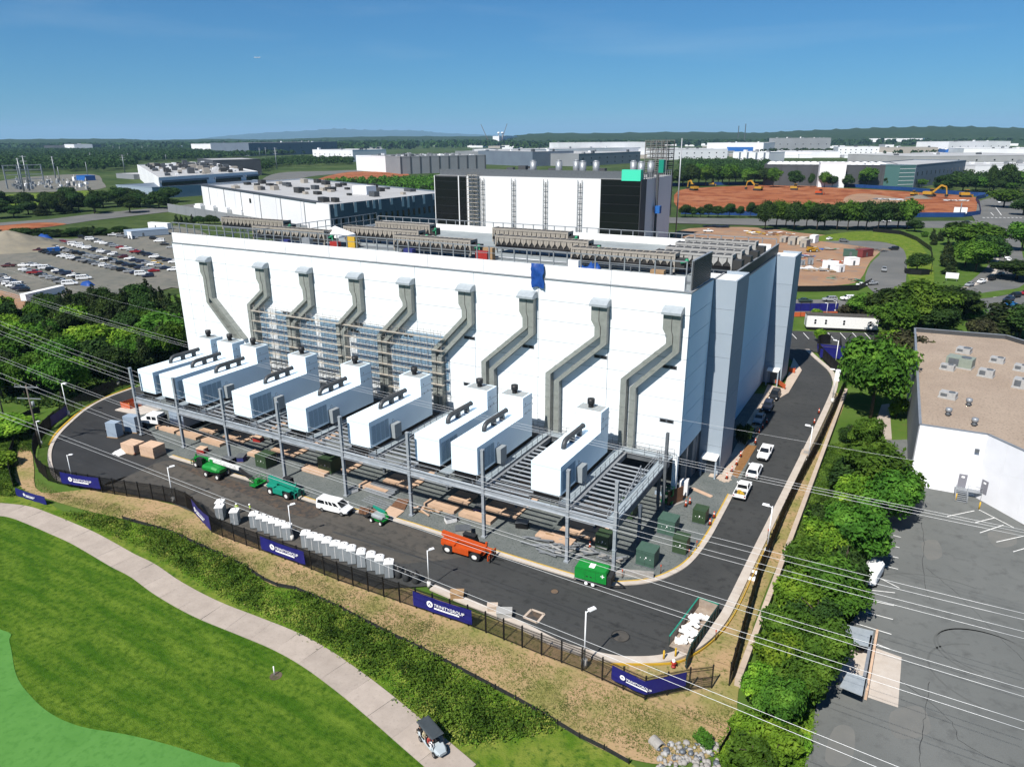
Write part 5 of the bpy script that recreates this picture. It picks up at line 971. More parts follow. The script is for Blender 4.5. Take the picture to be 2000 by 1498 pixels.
w = MB().wheel(0, 0, 0, .36, .25, 0, 14).build('wheel', 'tyre', tr, loc=(-.5, -.95, .36)); rm = MB().wheel(0, 0, 0, .24, .28, 0, 12).build('rim', 'print_white', w).data
for x, y in ((.4, -.95), (-.5, .95), (.4, .95)): ww = part('wheel', w.data, tr, (x, y, .36)); part('rim', rm, ww)
between(tr, (1126, 1140), (1173, 1152)); tr.location[1] += 1.2
# roll-off dumpster full of white board
A = [Vector((*g(*p, 1.5), 0)) for p in ((1308, 1240), (1350, 1262), (1404, 1180), (1366, 1167))]
ctr = sum(A, Vector()) / 4; ux = ((A[2] + A[3]) / 2 - (A[0] + A[1]) / 2); Ld = ux.length; ang = math.atan2(ux.y, ux.x); Wd = ((A[1] - A[0]).length + (A[2] - A[3]).length) / 2
mat('skip_green', (.012, .06, .055), (.03, .05, .045), 2, .6); mat('skip_inside', (.5, .42, .34), (.38, .3, .24), 2, .8); mat('board', (.78, .78, .77), (.68, .68, .66), 4, .8)
dm = thing('dumpster', 'dark green open roll-off dumpster at the road bend with its gate swung open', 'dumpster', (ctr.x, ctr.y, 0), ang); l2, w2 = Ld / 2, max(Wd / 2, 1.15)
MB().box(-l2, -w2, .2, l2, w2, .3).build('floor', 'skip_inside', dm)
for s in (-1, 1):
    wl = MB().box(-l2, s * w2, .2, l2, s * (w2 - .06), 1.5).build('side_wall', 'skip_green', dm)
    MB().box(-l2 + .1, s * (w2 - .062), .31, l2, s * (w2 - .07), 1.49).build('inner_face', 'skip_inside', wl)
    for k in range(9): x = -l2 + .3 + k * (Ld - .6) / 8; MB().box(x - .06, s * (w2 + .001), .25, x + .06, s * (w2 + .1), 1.45).build('rib', 'skip_green', wl)
    MB().box(-l2, s * (w2 + .05), 1.5, l2, s * (w2 - .1), 1.6).build('top_rail', 'teal' if s > 0 else 'skip_green', wl)
MB().box(l2 - .06, -w2 + .07, .3, l2, w2 - .07, 1.5).build('end_wall', 'skip_inside', dm); MB().box(l2 + .001, -w2, 1.5, l2 - .1, w2, 1.6).build('end_rail', 'teal', dm)
gt = MB().bar((-l2 - .05, -w2, .85), (-l2 - 2.3, -w2 - .4, .85), .1, 1.25).build('gate', 'skip_green', dm); m = MB(); [m.bar((-l2 - .05, -w2 + .08, z), (-l2 - 2.3, -w2 - .32, z), .1, .08) for z in (.4, .85, 1.3)]; m.build('gate_rail', 'skip_green', gt)
MB().box(-l2, -w2 + .1, 0, l2, -w2 + .25, .2).box(-l2, w2 - .25, 0, l2, w2 - .1, .2).build('skid_rail', 'trim', dm)
r = random.Random(8); c_, s_ = math.cos(ang), math.sin(ang); dd = thing('board_scraps', 'white broken boards heaped inside the dumpster', 'debris', (ctr.x, ctr.y, .3), ang)
for k in range(46):
    L = r.uniform(-l2 + .6, l2 * .62); m = MB().obox(0, 0, 0, r.uniform(.3, .9), r.uniform(.3, .8), r.uniform(.05, .25)); o = m.build('board', 'board', dd, loc=(L, r.uniform(-w2 * .65, w2 * .65), r.uniform(.0, .55) * (1 if abs(L) < l2 * .5 else .5))); o.rotation_euler = (r.uniform(-.5, .5), r.uniform(-.5, .5), r.uniform(0, 3))
# green transformer cabinets
mat('xfmr_green', (.085, .165, .125), (.07, .14, .105), 1.5, .5); mat('xfmr_olive', (.055, .10, .045), (.045, .085, .04), 1.5, .5)
def cabinet(label, px_base, w, d, h, rz, m):
    t = thing('transformer_cabinet', label, 'transformer', (*g(*px_base), .1), rz, 'green transformer cabinets on the gravel')
    MB().box(-.12, -.12, 0, w + .12, d + .12, .1).build('pad', 'galv_dark', t)
    MB().box(0, 0, .1, w, d, h).build('cabinet', m, t); MB().box(-.04, -.04, h, w + .04, d + .04, h + .08).build('lid', m, t); MB().box(w * .5 - .01, -.012, .2, w * .5 + .012, -.002, h - .1).build('door_gap', 'trim', t)
    for x, z, s in ((.55, .62, .14), (.25, .55, .06), (.48, .5, .05), (.78, .55, .06)): MB().box(w * x - s / 2, -.02, h * z - s, w * x + s / 2, -.005, h * z + s * .6).build('sticker', 'print_white', t)
    return t
R_ = math.radians(0)
cabinet('teal green cabinet nearest the kerb bend', (1241, 1103), 2.5, 2.2, 2.3, R_, 'xfmr_green'); cabinet('teal green cabinet in front of the platform corner column', (1283, 1042), 2.5, 2.4, 2.3, R_, 'xfmr_green'); cabinet('olive green cabinet between the two teal ones and the kerb', (1312, 1080), 1.9, 2.0, 2.3, R_, 'xfmr_olive'); cabinet('olive green cabinet farthest back near the white wrapped crate', (1351, 1021), 1.9, 2.0, 2.1, R_, 'xfmr_olive')
cabinet('dark green cabinet under the right end of the platform', (1162, 1072), 1.9, 2, 2.2, R_, 'xfmr_olive'); cabinet('green cabinet partly hidden behind the right end columns', (1205, 1010), 2.4, 2.2, 2.2, R_, 'xfmr_olive'); cabinet('dark green cabinet on the gravel behind the boom lift basket', (500, 912), 2.6, 2.4, 2.2, R_, 'xfmr_olive'); cabinet('dark green machine cabinet under the platform behind the telehandler', (622, 921), 3, 2.6, 2.4, R_, 'xfmr_olive')
# crew-cab boom truck at the left
ct = thing('utility_truck', 'white crew cab truck parked behind the grey crates at the left', 'truck'); MB().loft([ring(-1.2, 1.15, .8, 2.75, .15), ring(1.4, 1.15, .8, 2.75, .2), ring(1.9, 1.1, .8, 1.9, .2), ring(3.3, 1.0, .8, 1.65, .25), ring(3.45, .85, .85, 1.4, .2)]).build('cab', 'paint_white', ct)
for s in (-1, 1):
    MB().box(-.9, s * 1.155, 1.75, .05, s * 1.17, 2.45).build('side_window', 'glass', ct); MB().box(.3, s * 1.155, 1.75, 1.25, s * 1.17, 2.45).build('side_window', 'glass', ct)
MB().quad((1.93, -.95, 1.95), (1.93, .95, 1.95), (1.45, .9, 2.62), (1.45, -.9, 2.62)).build('windscreen', 'glass', ct); MB().box(3.42, -.7, .9, 3.5, .7, 1.35).build('grille', 'trim', ct); MB().box(-6, -1.1, .9, -1.3, 1.1, 1.15).box(-1.7, -1.1, 1.15, -1.5, 1.1, 2.3).build('flatbed', 'trim', ct)
w = MB().wheel(0, 0, 0, .5, .34, 0, 16).build('wheel', 'tyre', ct, loc=(2.4, -1.0, .5)); rm = MB().wheel(0, 0, 0, .28, .37, 0, 12).build('rim', 'rim', w).data
for x, y in ((2.4, 1.0), (-3.5, -1.0), (-3.5, 1.0)): ww = part('wheel', w.data, ct, (x, y, .5)); part('rim', rm, ww)
at(ct, (308, 832), 195, .0)
# ---------------------------------------------------------------- people
mat('skin', (.42, .25, .17), rough=.6); mat('hivis', (.55, .75, .06), rough=.7); mat('trouser', (.025, .028, .04), rough=.8); mat('shirt_white', (.75, .75, .76), rough=.8); mat('shirt_red', (.5, .06, .05), rough=.8); mat('shirt_cream', (.62, .55, .36), rough=.8); mat('shirt_black', (.03, .03, .035), rough=.8); mat('hair', (.02, .014, .01), rough=.7); mat('short_tan', (.5, .42, .33), rough=.8)
def person(label, shirt, legs, loc, rz, seated=False, hat=None, hair='hair', cat='person'):
    if not seated: J = dict(pel=(0, 0, .95), chest=(0, 0, 1.28), neck=(0, .01, 1.5), head=(0, .03, 1.62), top=(0, .02, 1.74), sl=(.19, 0, 1.43), sr=(-.19, 0, 1.43), el=(.27, -.02, 1.15), er=(-.27, -.02, 1.15), hl=(.25, .12, .93), hr=(-.22, .18, 1.0), pl=(.1, 0, .9), pr=(-.1, 0, .9), kl=(.12, .05, .5), kr=(-.11, .0, .5), al=(.12, 0, .08), ar=(-.12, -.06, .08), tl=(.13, .16, .04), tr=(-.13, .1, .04))
    else: J = dict(pel=(0, 0, .5), chest=(0, -.04, .82), neck=(0, -.03, 1.05), head=(0, 0, 1.17), top=(0, 0, 1.29), sl=(.19, -.03, .98), sr=(-.19, -.03, .98), el=(.27, .1, .72), er=(-.27, .1, .72), hl=(.18, .34, .75), hr=(-.16, .34, .72), pl=(.1, 0, .48), pr=(-.1, 0, .48), kl=(.12, .43, .48), kr=(-.12, .43, .48), al=(.12, .46, .08), ar=(-.12, .46, .08), tl=(.12, .62, .04), tr=(-.12, .62, .04))
    rad = dict(pel=.15, chest=.16, neck=.06, head=.105, top=.07, sl=.075, sr=.075, el=.05, er=.05, hl=.045, hr=.045, pl=.1, pr=.1, kl=.065, kr=.065, al=.048, ar=.048, tl=.04, tr=.04)
    E_ = [('pel', 'chest'), ('chest', 'neck'), ('neck', 'head'), ('head', 'top'), ('chest', 'sl'), ('chest', 'sr'), ('sl', 'el'), ('sr', 'er'), ('el', 'hl'), ('er', 'hr'), ('pel', 'pl'), ('pel', 'pr'), ('pl', 'kl'), ('pr', 'kr'), ('kl', 'al'), ('kr', 'ar'), ('al', 'tl'), ('ar', 'tr')]
    kk = list(J); me = bpy.data.meshes.new('tmp'); me.from_pydata([J[k] for k in kk], [(kk.index(a), kk.index(b)) for a, b in E_], [])
    o = bpy.data.objects.new('tmp', me); C.objects.link(o); md = o.modifiers.new('s', 'SKIN')
    for i, k in enumerate(kk): me.skin_vertices[0].data[i].radius = (rad[k] * (1.2 if k in ('pel', 'chest') else 1), rad[k]); me.skin_vertices[0].data[i].use_root = (k == 'pel')
    o.modifiers.new('u', 'SUBSURF').levels = 1; bpy.context.view_layer.update()
    m2 = bpy.data.meshes.new_from_object(o.evaluated_get(bpy.context.evaluated_depsgraph_get())); bpy.data.objects.remove(o)
    t = thing('person', label, cat, loc, rz)
    m2.materials.clear(); [m2.materials.append(MATS[k]) for k in (shirt, legs, 'skin', 'trouser')]
    jj = {k: Vector(v) for k, v in J.items()}
    for p in m2.polygons:
        c = p.center; k = min(jj, key=lambda q: (jj[q] - c).length - rad[q]); p.use_smooth = True
        p.material_index = 2 if k in ('head', 'top', 'neck', 'hl', 'hr') else 3 if k in ('tl', 'tr') else 1 if k in ('pl', 'pr', 'kl', 'kr', 'al', 'ar') or (k == 'pel') else 0
    b = bpy.data.objects.new('body', m2); C.objects.link(b); b.parent = t
    hp = J['head']
    for s in (-1, 1): MB().sphere((hp[0] + s * .035, hp[1] + .1, hp[2] + .02), .014, 6, 4).build('eye', 'black', t)
    MB().sphere((hp[0], hp[1] + .108, hp[2] - .015), .02, 6, 4).build('nose', 'skin', t)
    if hat: MB().sphere((hp[0], hp[1] - .005, hp[2] + .05), .128, 10, 6).cyl(hp[0], hp[1] + .02, hp[2] + .03, hp[2] + .05, .155, 12).build('helmet', hat, t)
    else: MB().sphere((hp[0], hp[1] - .025, hp[2] + .045), .115, 10, 6).build('hair', hair, t)
    return t
person('person in a yellow hi-vis vest and white helmet standing behind the portable toilets', 'hivis', 'trouser', (*g(490, 1004), 0), 2.6, hat='print_white')
person('person in a yellow hi-vis vest half hidden behind the third portable toilet', 'hivis', 'trouser', (*g(464, 1003), 0), 3.6, hat='print_white')
person('person in dark clothes and white helmet beside the grey crates at the left', 'shirt_black', 'trouser', (*g(211, 853), 0), .6, hat='print_white')
person('person in a red shirt walking between the cars of the gravel lot', 'shirt_red', 'trouser', (*g(142, 534), -.3), 1.0)
person('person in dark clothes near the far row of the gravel lot', 'shirt_black', 'trouser', (*g(280, 491), -.3), 2.0)
# golf cart with its riders
mat('cart_white', (.55, .62, .66), (.5, .57, .6), 2, .35); mat('cart_roof', (.075, .09, .098), (.06, .073, .08), 1.5, .5)
a, b = g(824, 1438), g(862, 1484); rzc = math.atan2(b[1] - a[1], b[0] - a[0]); cx, cy = (a[0] + b[0]) / 2 - .1, (a[1] + b[1]) / 2 + .35
cart = thing('golf_cart', 'long golf cart with a dark flat roof and four riders on the path', 'golf cart', (cx, cy, -.06), rzc)
MB().loft([ring(-1.75, .5, .3, .8, .08), ring(-1.6, .62, .25, .85, .1), ring(-.9, .64, .25, .62, .1), ring(.6, .64, .25, .42, .06), ring(.95, .64, .25, .9, .12), ring(1.5, .58, .3, .82, .15), ring(1.85, .42, .35, .62, .1)]).build('body', 'cart_white', cart)
MB().loft([[(-1.7, -.62, 1.86), (-1.7, .62, 1.86), (1.0, .62, 1.86), (1.0, -.62, 1.86)][::-1], [(-1.75, -.68, 1.9), (-1.75, .68, 1.9), (1.06, .68, 1.9), (1.06, -.68, 1.9)][::-1], [(-1.6, -.55, 1.97), (-1.6, .55, 1.97), (.9, .55, 1.97), (.9, -.55, 1.97)][::-1]]).build('roof', 'cart_roof', cart)
for x, y, x2 in ((.98, -.58, .9), (.98, .58, .9), (-1.0, -.6, -1.0), (-1.0, .6, -1.0)): MB().bar((x + .25 * (x > 0), y, .5), (x2, y, 1.88), .05).build('roof_post', 'trim', cart)
for x in (.05, -.85): MB().box(x - .25, -.6, .45, x + .25, .6, .66).box(x - .35, -.6, .6, x - .24, .6, 1.1).build('seat', 'trim', cart)
MB().box(-1.75, -.55, .45, -1.25, .55, .62).box(-1.3, -.55, .6, -1.2, .55, 1.1).build('rear_seat', 'trim', cart); MB().tube([(.85, .3, .85), (.6, .3, 1.0)], .03, 6).tube([(.6 + .04 * math.cos(q), .3 + .16 * math.sin(q), 1.0 + .15 * math.cos(q)) for q in np.linspace(0, 6.28, 13)], .018, 5).build('steering_wheel', 'trim', cart)
w = MB().wheel(0, 0, 0, .3, .22, 0, 16).build('wheel', 'tyre', cart, loc=(1.25, -.6, .3)); rm = MB().wheel(0, 0, 0, .17, .24, 0, 10).build('rim', 'rim', w).data
for x, y in ((1.25, .6), (-1.15, -.6), (-1.15, .6)): ww = part('wheel', w.data, cart, (x, y, .3)); part('rim', rm, ww)
for s in (-.38, .38): MB().obox(1.72, s, .5, .12, .2, .1).build('headlight', 'black', cart)
def on_cart(x, y, z=.1): c, s = math.cos(rzc), math.sin(rzc); return (cx + x * c - y * s, cy + x * s + y * c, z)
person('person in a red shirt sitting on the open side of the golf cart', 'shirt_red', 'shirt_white', on_cart(.05, -.33), rzc - math.pi / 2, True)
person('person in a cream shirt sitting behind the red shirt in the golf cart', 'shirt_cream', 'short_tan', on_cart(-.8, -.33), rzc - math.pi / 2, True, hat='shirt_cream')
person('person in a white shirt standing at the back of the golf cart', 'shirt_white', 'trouser', on_cart(-1.95, .25, -.06), rzc + math.pi / 2)
person('person in black clothes sitting at the back of the golf cart', 'shirt_black', 'short_tan', on_cart(-1.6, -.4), rzc + math.pi / 2, True)
# tree-stake post with mulch ring on the fairway
t = thing('marker_post', 'short white post standing in a small dark hole on the fairway', 'post', (*g(536, 1316), -.16)); MB().cyl(.2, 0, 0, .04, .65, 16).build('ring', 'bare_soil', t); MB().cyl(0, 0, 0, 1.15, .06, 8).build('post', 'print_white', t)
# ---------------------------------------------------------------- loose material on the site
mat('insul', (.85, .6, .42), (.74, .51, .35), 2, .8); mat('crate_grey', (.42, .52, .63), (.37, .46, .57), 1, .5); mat('net_orange', (.75, .16, .05), (.6, .12, .04), 3, .7); mat('cone_orange', (.75, .10, .03), rough=.6); mat('rust', (.24, .12, .06), (.17, .085, .05), 2, .85); mat('ply', (.78, .55, .40), (.68, .47, .33), 1, .8); mat('plastic_white', (.74, .74, .73), (.6, .6, .6), 3, .5); mat('conc', (.47, .45, .42), (.38, .36, .33), 2, .9)
for nm, lb, px, w, d, h, rz in (('sheet_stack', 'left stack of tan boards by the grey crates', (262, 882), 3.3, 2.4, 1.9, .1), ('sheet_stack', 'right stack of tan boards with its dark open end', (300, 888), 3.4, 2.6, 2.1, .1)):
    t = thing(nm, lb, 'board stack', (*g(*px), .0), rz)
    for k in range(9): MB().box(-w / 2 + random.uniform(-.05, .05), -d / 2, .15 + k * (h - .15) / 9, w / 2 + random.uniform(-.05, .05), d / 2, .15 + (k + 1) * (h - .15) / 9 - .02).build('board', 'insul', t)
    MB().box(-w / 2, -d / 2, 0, w / 2, d / 2, .14).build('pallet', 'wood', t)
rag('plastic_sheet', 'crumpled white plastic sheets left of the board stacks', *g(218, 886), *g(270, 876), .03, .7, 7, 'plastic_white', 'plastic sheet')
for lb, px, w, d, h, rz in (('left grey switchgear crate beside the worker', (226, 852), 2.3, 1.6, 3.0, .25), ('right grey switchgear crate next to the platform leg', (262, 842), 2.7, 1.7, 3.3, .25)):
    t = thing('grey_crate', lb, 'crate', (*g(*px), 0), rz); MB().box(-w / 2, -d / 2, .15, w / 2, d / 2, h).build('body', 'crate_grey', t); MB().box(-w / 2 - .1, -d / 2 - .1, 0, w / 2 + .1, d / 2 + .1, .15).build('pallet', 'wood', t); MB().box(-w / 2 - .02, -d * .3, .5, -w / 2 - .003, d * .3, h - .3).build('side_panel', 'plastic_white', t)
t = thing('grey_container', 'pale blue container under the first generators', 'container', (*g(362, 845), .1)); MB().box(-4.2, 0, .9, 0, 5, 4.6).build('body', 'crate_grey', t); MB().box(-4.0, .2, 0, -.2, 4.8, .9).build('skid', 'black', t)
t = thing('orange_netting', 'orange safety netting round a hole beside the first generator', 'safety netting', (*g(258, 795), 0)); m = MB(); pp = [(-1.4, -1.5, 0), (1.2, -1.2, 0), (1.6, 1.2, 0), (-1.2, 1.6, 0), (-1.4, -1.5, 0)]
for p, q in zip(pp[:-1], pp[1:]): m.bar((p[0], p[1], .75), (q[0], q[1], .7), .03, 1.3)
m.build('net', 'net_orange', t); m = MB(); [m.cyl(p[0], p[1], 0, 1.5, .05, 6) for p in pp[:4]]; m.build('stakes', 'net_orange', t)
MB().prism([(g(245, 800)[0] + dx - g(258, 795)[0], dy) for dx, dy in ((-1.5, -3), (6, -2.5), (7, 2), (2, 3), (-2, 1))], -.0, .16).build('island', 'kerb', t)
t = thing('steel_bundle', 'bundle of shiny steel trays on the gravel under the platform', 'steel bundle', (*g(745, 962), .1), -.05)
for k in range(5): MB().box(-2.6, -1.2 + k * .5, .1, 2.6, -.8 + k * .5, .45 + .3 * (k > 2)).build('tray', 'galv', t)
t = thing('steel_angles', 'loose steel angles lying in front of the shiny bundle', 'steel angles', (*g(738, 982), .1), -.08)
for k in range(4): MB().box(-2.6, -1 + k * .55, .02, 2.5, -.88 + k * .55, .14).build('angle', 'galv', t)
for lb, pts, m_, z in (('rusty brown ground sheet behind the small green lift', ((703, 992), (752, 998), (738, 1012), (700, 1004)), 'rust', .16), ('pink tan plywood sheet right of the small green lift', ((762, 990), (790, 1000), (772, 1014), (748, 1005)), 'ply', .17), ('dark brown steel plate right of the rusty sheet', ((778, 975), (800, 978), (790, 998), (764, 990)), 'rust', .19)):
    q = gs(pts); o = tag(MB().prism([(p[0] - q[0][0], p[1] - q[0][1]) for p in q], 0, .05).build('ground_sheet', m_, loc=(*q[0], z)), lb, 'sheet')
for lb, px in (('red gang box on the gravel left of the green boom lift', (396, 884)), ('red box on the tan slabs under the fifth generator', (505, 862))):
    t = thing('tool_box', lb, 'tool box', (*g(*px), .1), .2); MB().box(-.8, -.6, 0, .8, .6, .7).build('body', 'red_paint', t); MB().box(-.84, -.64, .7, .84, .64, .95).build('lid', 'insul', t)
for k, (px, w, m_, lb) in enumerate((((448, 905), 1.0, 'tyre', 'dark cable reel by the column behind the boom lift'), ((1020, 1030), .9, 'black', 'black compressor on the lit slabs by the last generator'), ((905, 1045), 1.1, 'conc', 'grey skip lined with black sheet behind the orange machine'), ((880, 1020), .8, 'plastic_white', 'white cardboard tray on the gravel behind the orange machine'), ((688, 962), .8, 'plastic_white', 'white rag bundle at the column foot by the van'), ((1290, 965), .9, 'crate_grey', 'blue grey crate in the shade by the brown panel'), ((935, 1000), .8, 'navy_box', 'blue covered load on a tan plinth'), ((472, 900), .9, 'navy_box', 'dark blue heap left of the green cabinet'))):
    t = thing('site_box', lb, 'box', (*g(*px), .1), .3 * k); MB().box(-w, -w * .7, .08, w, w * .7, w).build('body', m_, t); MB().box(-w - .05, -w * .75, w, w + .05, w * .75, w + .08).build('top', 'galv_dark', t); MB().box(-w, -w * .6, 0, w, w * .6, .08).build('base', 'wood', t)
r = random.Random(31)
def scrap(label, px, n, sp, mats, name='scrap_pile', cat='scrap', z=.1, L=(.5, 3.2), lng=True):
    t = thing(name, label, cat, (*g(*px), z))
    for k in range(n):
        l = r.uniform(*L); o = MB().box(-l / 2, -.1 if lng else -l * .3, 0, l / 2, .1 if lng else l * .3, .12 if lng else .2).build('piece', r.choice(mats), t, loc=(r.uniform(-sp, sp), r.uniform(-sp * .6, sp * .6), r.uniform(0, .5)), rz=r.uniform(0, 3)); o.rotation_euler = (0, r.uniform(-.15, .15), r.uniform(-.4, .9))
scrap('heap of loose steel brackets behind the green trailer', (1125, 1078), 26, 3.2, ['galv', 'galv', 'chiller_grey', 'conc']); scrap('row of galvanised rails on the gravel left of the green trailer', (1065, 1072), 14, 2.4, ['galv'], L=(2.5, 4)); scrap('timber offcuts and wrappings on the plinth by the corner column', (1095, 1052), 16, 2.2, ['wood', 'ply', 'plastic_white', 'conc']); scrap('bent metal sheets beside the corner column', (1200, 1098), 14, 2.0, ['galv', 'galv_dark', 'conc'], L=(.6, 2)); scrap('timber bits on the gravel under the seventh generator', (830, 1000), 10, 2, ['wood', 'ply'])
t = thing('wrapped_crate', 'white shrink wrapped crate standing at the corner of the hall', 'crate', (*g(1334, 968), .1), .1); MB().loft([ring(-.7, .65, .1, 2.6, .2), ring(.7, .65, .1, 2.9, .2)]).build('wrap', 'plastic_white', t); MB().box(-.8, -.75, 0, .8, .75, .1).build('pallet', 'wood', t)
t = thing('brown_panel', 'brown upright panel under the overhang left of the white crate', 'panel', (*g(1318, 985), .1), 1.1); MB().box(-1.6, -.08, 0, 1.6, .08, 2.6).build('board', 'rust', t); MB().box(-1.7, -.5, 0, 1.7, .5, .12).build('foot', 'conc', t)
t = thing('green_scissor_lift', 'small green scissor lift standing under the overhang', 'lift', (*g(1303, 985), .1)); MB().box(-.9, -.5, .3, .9, .5, .7).build('base', 'machine_green', t); MB().box(-.9, -.5, 1.7, .9, .5, 1.8).box(-.9, -.5, 1.8, -.85, .5, 2.9).box(.85, -.5, 1.8, .9, .5, 2.9).box(-.9, -.5, 2.8, .9, -.46, 2.9).box(-.9, .46, 2.8, .9, .5, 2.9).build('platform_cage', 'machine_green', t)
m = MB(); [m.bar((-.8, y, .7), (.8, y, 1.7), .08) or m.bar((.8, y, .7), (-.8, y, 1.7), .08) for y in (-.4, .4)]; m.build('scissor_arm', 'teal', t); wm = None
for x in (-.65, .65):
    for y in (-.45, .45):
        if wm is None: wm = MB().wheel(0, 0, 0, .2, .16, 0, 10).build('wheel', 'tyre', t, loc=(x, y, .2)).data
        else: part('wheel', wm, t, (x, y, .2))
t = thing('formwork_strip', 'pink timber strip lying on the gravel right of the wrapped crate', 'timber', (*g(1350, 955), .1)); p, q = g(1350, 955), g(1390, 972); MB().bar((0, 0, .06), (q[0] - p[0], q[1] - p[1], .06), .6, .1).build('plank', 'ply', t); MB().bar((.3, .35, .05), (q[0] - p[0], q[1] - p[1] + .4, .05), .15, .1).build('plank', 'ply', t)
jb = thing('concrete_barrier', 'angled concrete barrier beside the cabinet nearest the bend', 'barrier', (*g(1236, 1126), .1), .35); MB().xprism([(-2.6, 0), (2.6, 0), (2.6, .8), (-1.2, .8), (-2.2, .45)], -.25, .25).build('block', 'conc', jb); MB().box(-2.7, -.3, 0, 2.7, .3, .14).build('foot', 'conc', jb)
cn = thing('traffic_cone', '', 'cone'); MB().tube([(0, 0, .06), (0, 0, 1.05)], [.2, .06], 10).build('cone', 'cone_orange', cn); MB().box(-.28, -.28, 0, .28, .28, .07).build('base', 'trim', cn); MB().tube([(0, 0, .6), (0, 0, .78)], [.13, .1], 10).build('band', 'print_white', cn)
for i, (px, lb) in enumerate((((1475, 867), 'cone nearest the silver sedan end of the mulch bed'), ((1482, 848), 'second cone of the line left of the road'), ((1489, 837), 'third cone of the line left of the road'), ((1497, 827), 'cone beside the silver sedan'), ((1446, 893), 'cone at the top of the mulch bed'), ((1438, 909), 'cone in the middle of the mulch bed edge'), ((1429, 922), 'cone at the lower end of the mulch bed'), ((1419, 936), 'cone beside the white wagon at the mulch bed'), ((1339, 990), 'left cone of the two behind the olive cabinet'), ((1347, 985), 'right cone of the two behind the olive cabinet'), ((1599, 808), 'upper cone on the right kerb'), ((1590, 828), 'lower cone on the right kerb'), ((1152, 1072), 'orange cone at the plinth under the right platform end'), ((264, 889), 'orange cone by the board stacks'), ((1394, 1012), 'red stake cone by the yellow kerb near the cabinets'), ((1386, 1026), 'red stake cone below the first by the yellow kerb'))):
    o = cn if i == 0 else dup(cn); o.location = (*g(*px), .12); o.label if False else None; o['label'] = 'orange ' + lb if 'orange' not in lb and 'red' not in lb else lb; o['group'] = 'traffic cones'
sk = thing('rope_stake', '', 'stake'); MB().cyl(0, 0, 0, 1.3, .05, 6).build('stake', 'rust', sk); MB().box(-.06, -.06, 1.1, .06, .06, 1.35).build('flag', 'cone_orange', sk)
for i, (px, lb) in enumerate((((1290, 1121), 'rope stake by the barrier at the kerb bend'), ((1345, 1090), 'rope stake right of the olive cabinet'), ((1360, 1073), 'rope stake at the kerb behind the olive cabinet'), ((1215, 1130), 'rope stake beside the green trailer'), ((1397, 1250), 'thin stake on the right verge by the dumpster'), ((1499, 1050), 'thin stake on the right verge by the lamp'))):
    o = sk if i == 0 else dup(sk); o.location = (*g(*px), .05); o['label'] = lb; o['group'] = 'rope stakes'
for lb, pts in (('orange netting round the door of the far stair tower', ((1500, 745), (1520, 752), (1533, 762))), ('orange netting at the passage behind the far stair tower', ((1540, 728), (1552, 730)))):
    q = gs(pts); t = thing('orange_netting', lb, 'safety netting', (*q[0], .15)); m = MB(); [m.bar((a[0] - q[0][0], a[1] - q[0][1], .6), (b[0] - q[0][0], b[1] - q[0][1], .6), .03, 1.1) for a, b in zip(q[:-1], q[1:])]; m.build('net', 'net_orange', t); m = MB(); [m.cyl(a[0] - q[0][0], a[1] - q[0][1], 0, 1.4, .04, 6) for a in q]; m.build('stakes', 'cone_orange', t)
t = thing('electric_cabinet', 'white electric cabinet at the far lamp posts on the right verge', 'cabinet', (*g(1635, 742), 0)); MB().box(-.5, -1.2, .1, .5, 1.2, 2.2).build('body', 'lamp_white', t); MB().box(-.6, -1.3, 0, .6, 1.3, .1).build('plinth', 'conc', t)
t = thing('verge_slab', 'pale square inspection slab on the right verge', 'slab', (*g(1575, 885), .02)); MB().box(-.9, -1.2, 0, .9, 1.2, .15).build('slab', 'sidewalk', t); MB().box(-.5, -.6, .15, .5, .6, .18).build('cover', 'conc', t)
t = thing('drain_pipe', 'concrete pipe mouth in the slope at the bottom of the picture', 'pipe', (*g(1285, 1452), -.35), -.5); t.scale = (.75,) * 3; m = MB(); n = 16
for k in range(n): a0, a1 = 2 * math.pi * k / n, 2 * math.pi * (k + 1) / n; P_ = lambda r_, a_, x: (x, r_ * math.cos(a_), .25 + r_ * math.sin(a_)); m.add([P_(.75, a0, -1), P_(.75, a1, -1), P_(.75, a1, .6), P_(.75, a0, .6), P_(.6, a0, -1), P_(.6, a1, -1), P_(.6, a1, .6), P_(.6, a0, .6)], [[0, 3, 2, 1], [4, 5, 6, 7], [3, 7, 6, 2], [0, 1, 5, 4]])
m.build('ring', 'conc', t); MB().box(-1, -.9, -.5, .5, .9, -.1).build('bed', 'conc', t)
r = random.Random(5); rip = thing('riprap', 'loose grey stones below the pipe mouth at the bottom edge', 'stones', (*g(1330, 1475), -.15))
for k in range(130):
    p = g(r.uniform(1285, 1405), r.uniform(1448, 1512)); s = r.uniform(.18, .4); L = rip.location
    o = MB().sphere((0, 0, 0), s, 6, 4, sc=(1, r.uniform(.6, 1), r.uniform(.5, .8))).build('stone', r.choice(['conc', 'galv_dark', 'conc', 'chiller_grey']), rip, loc=(p[0] - L[0], p[1] - L[1], r.uniform(-.05, .15)), rz=r.uniform(0, 3))
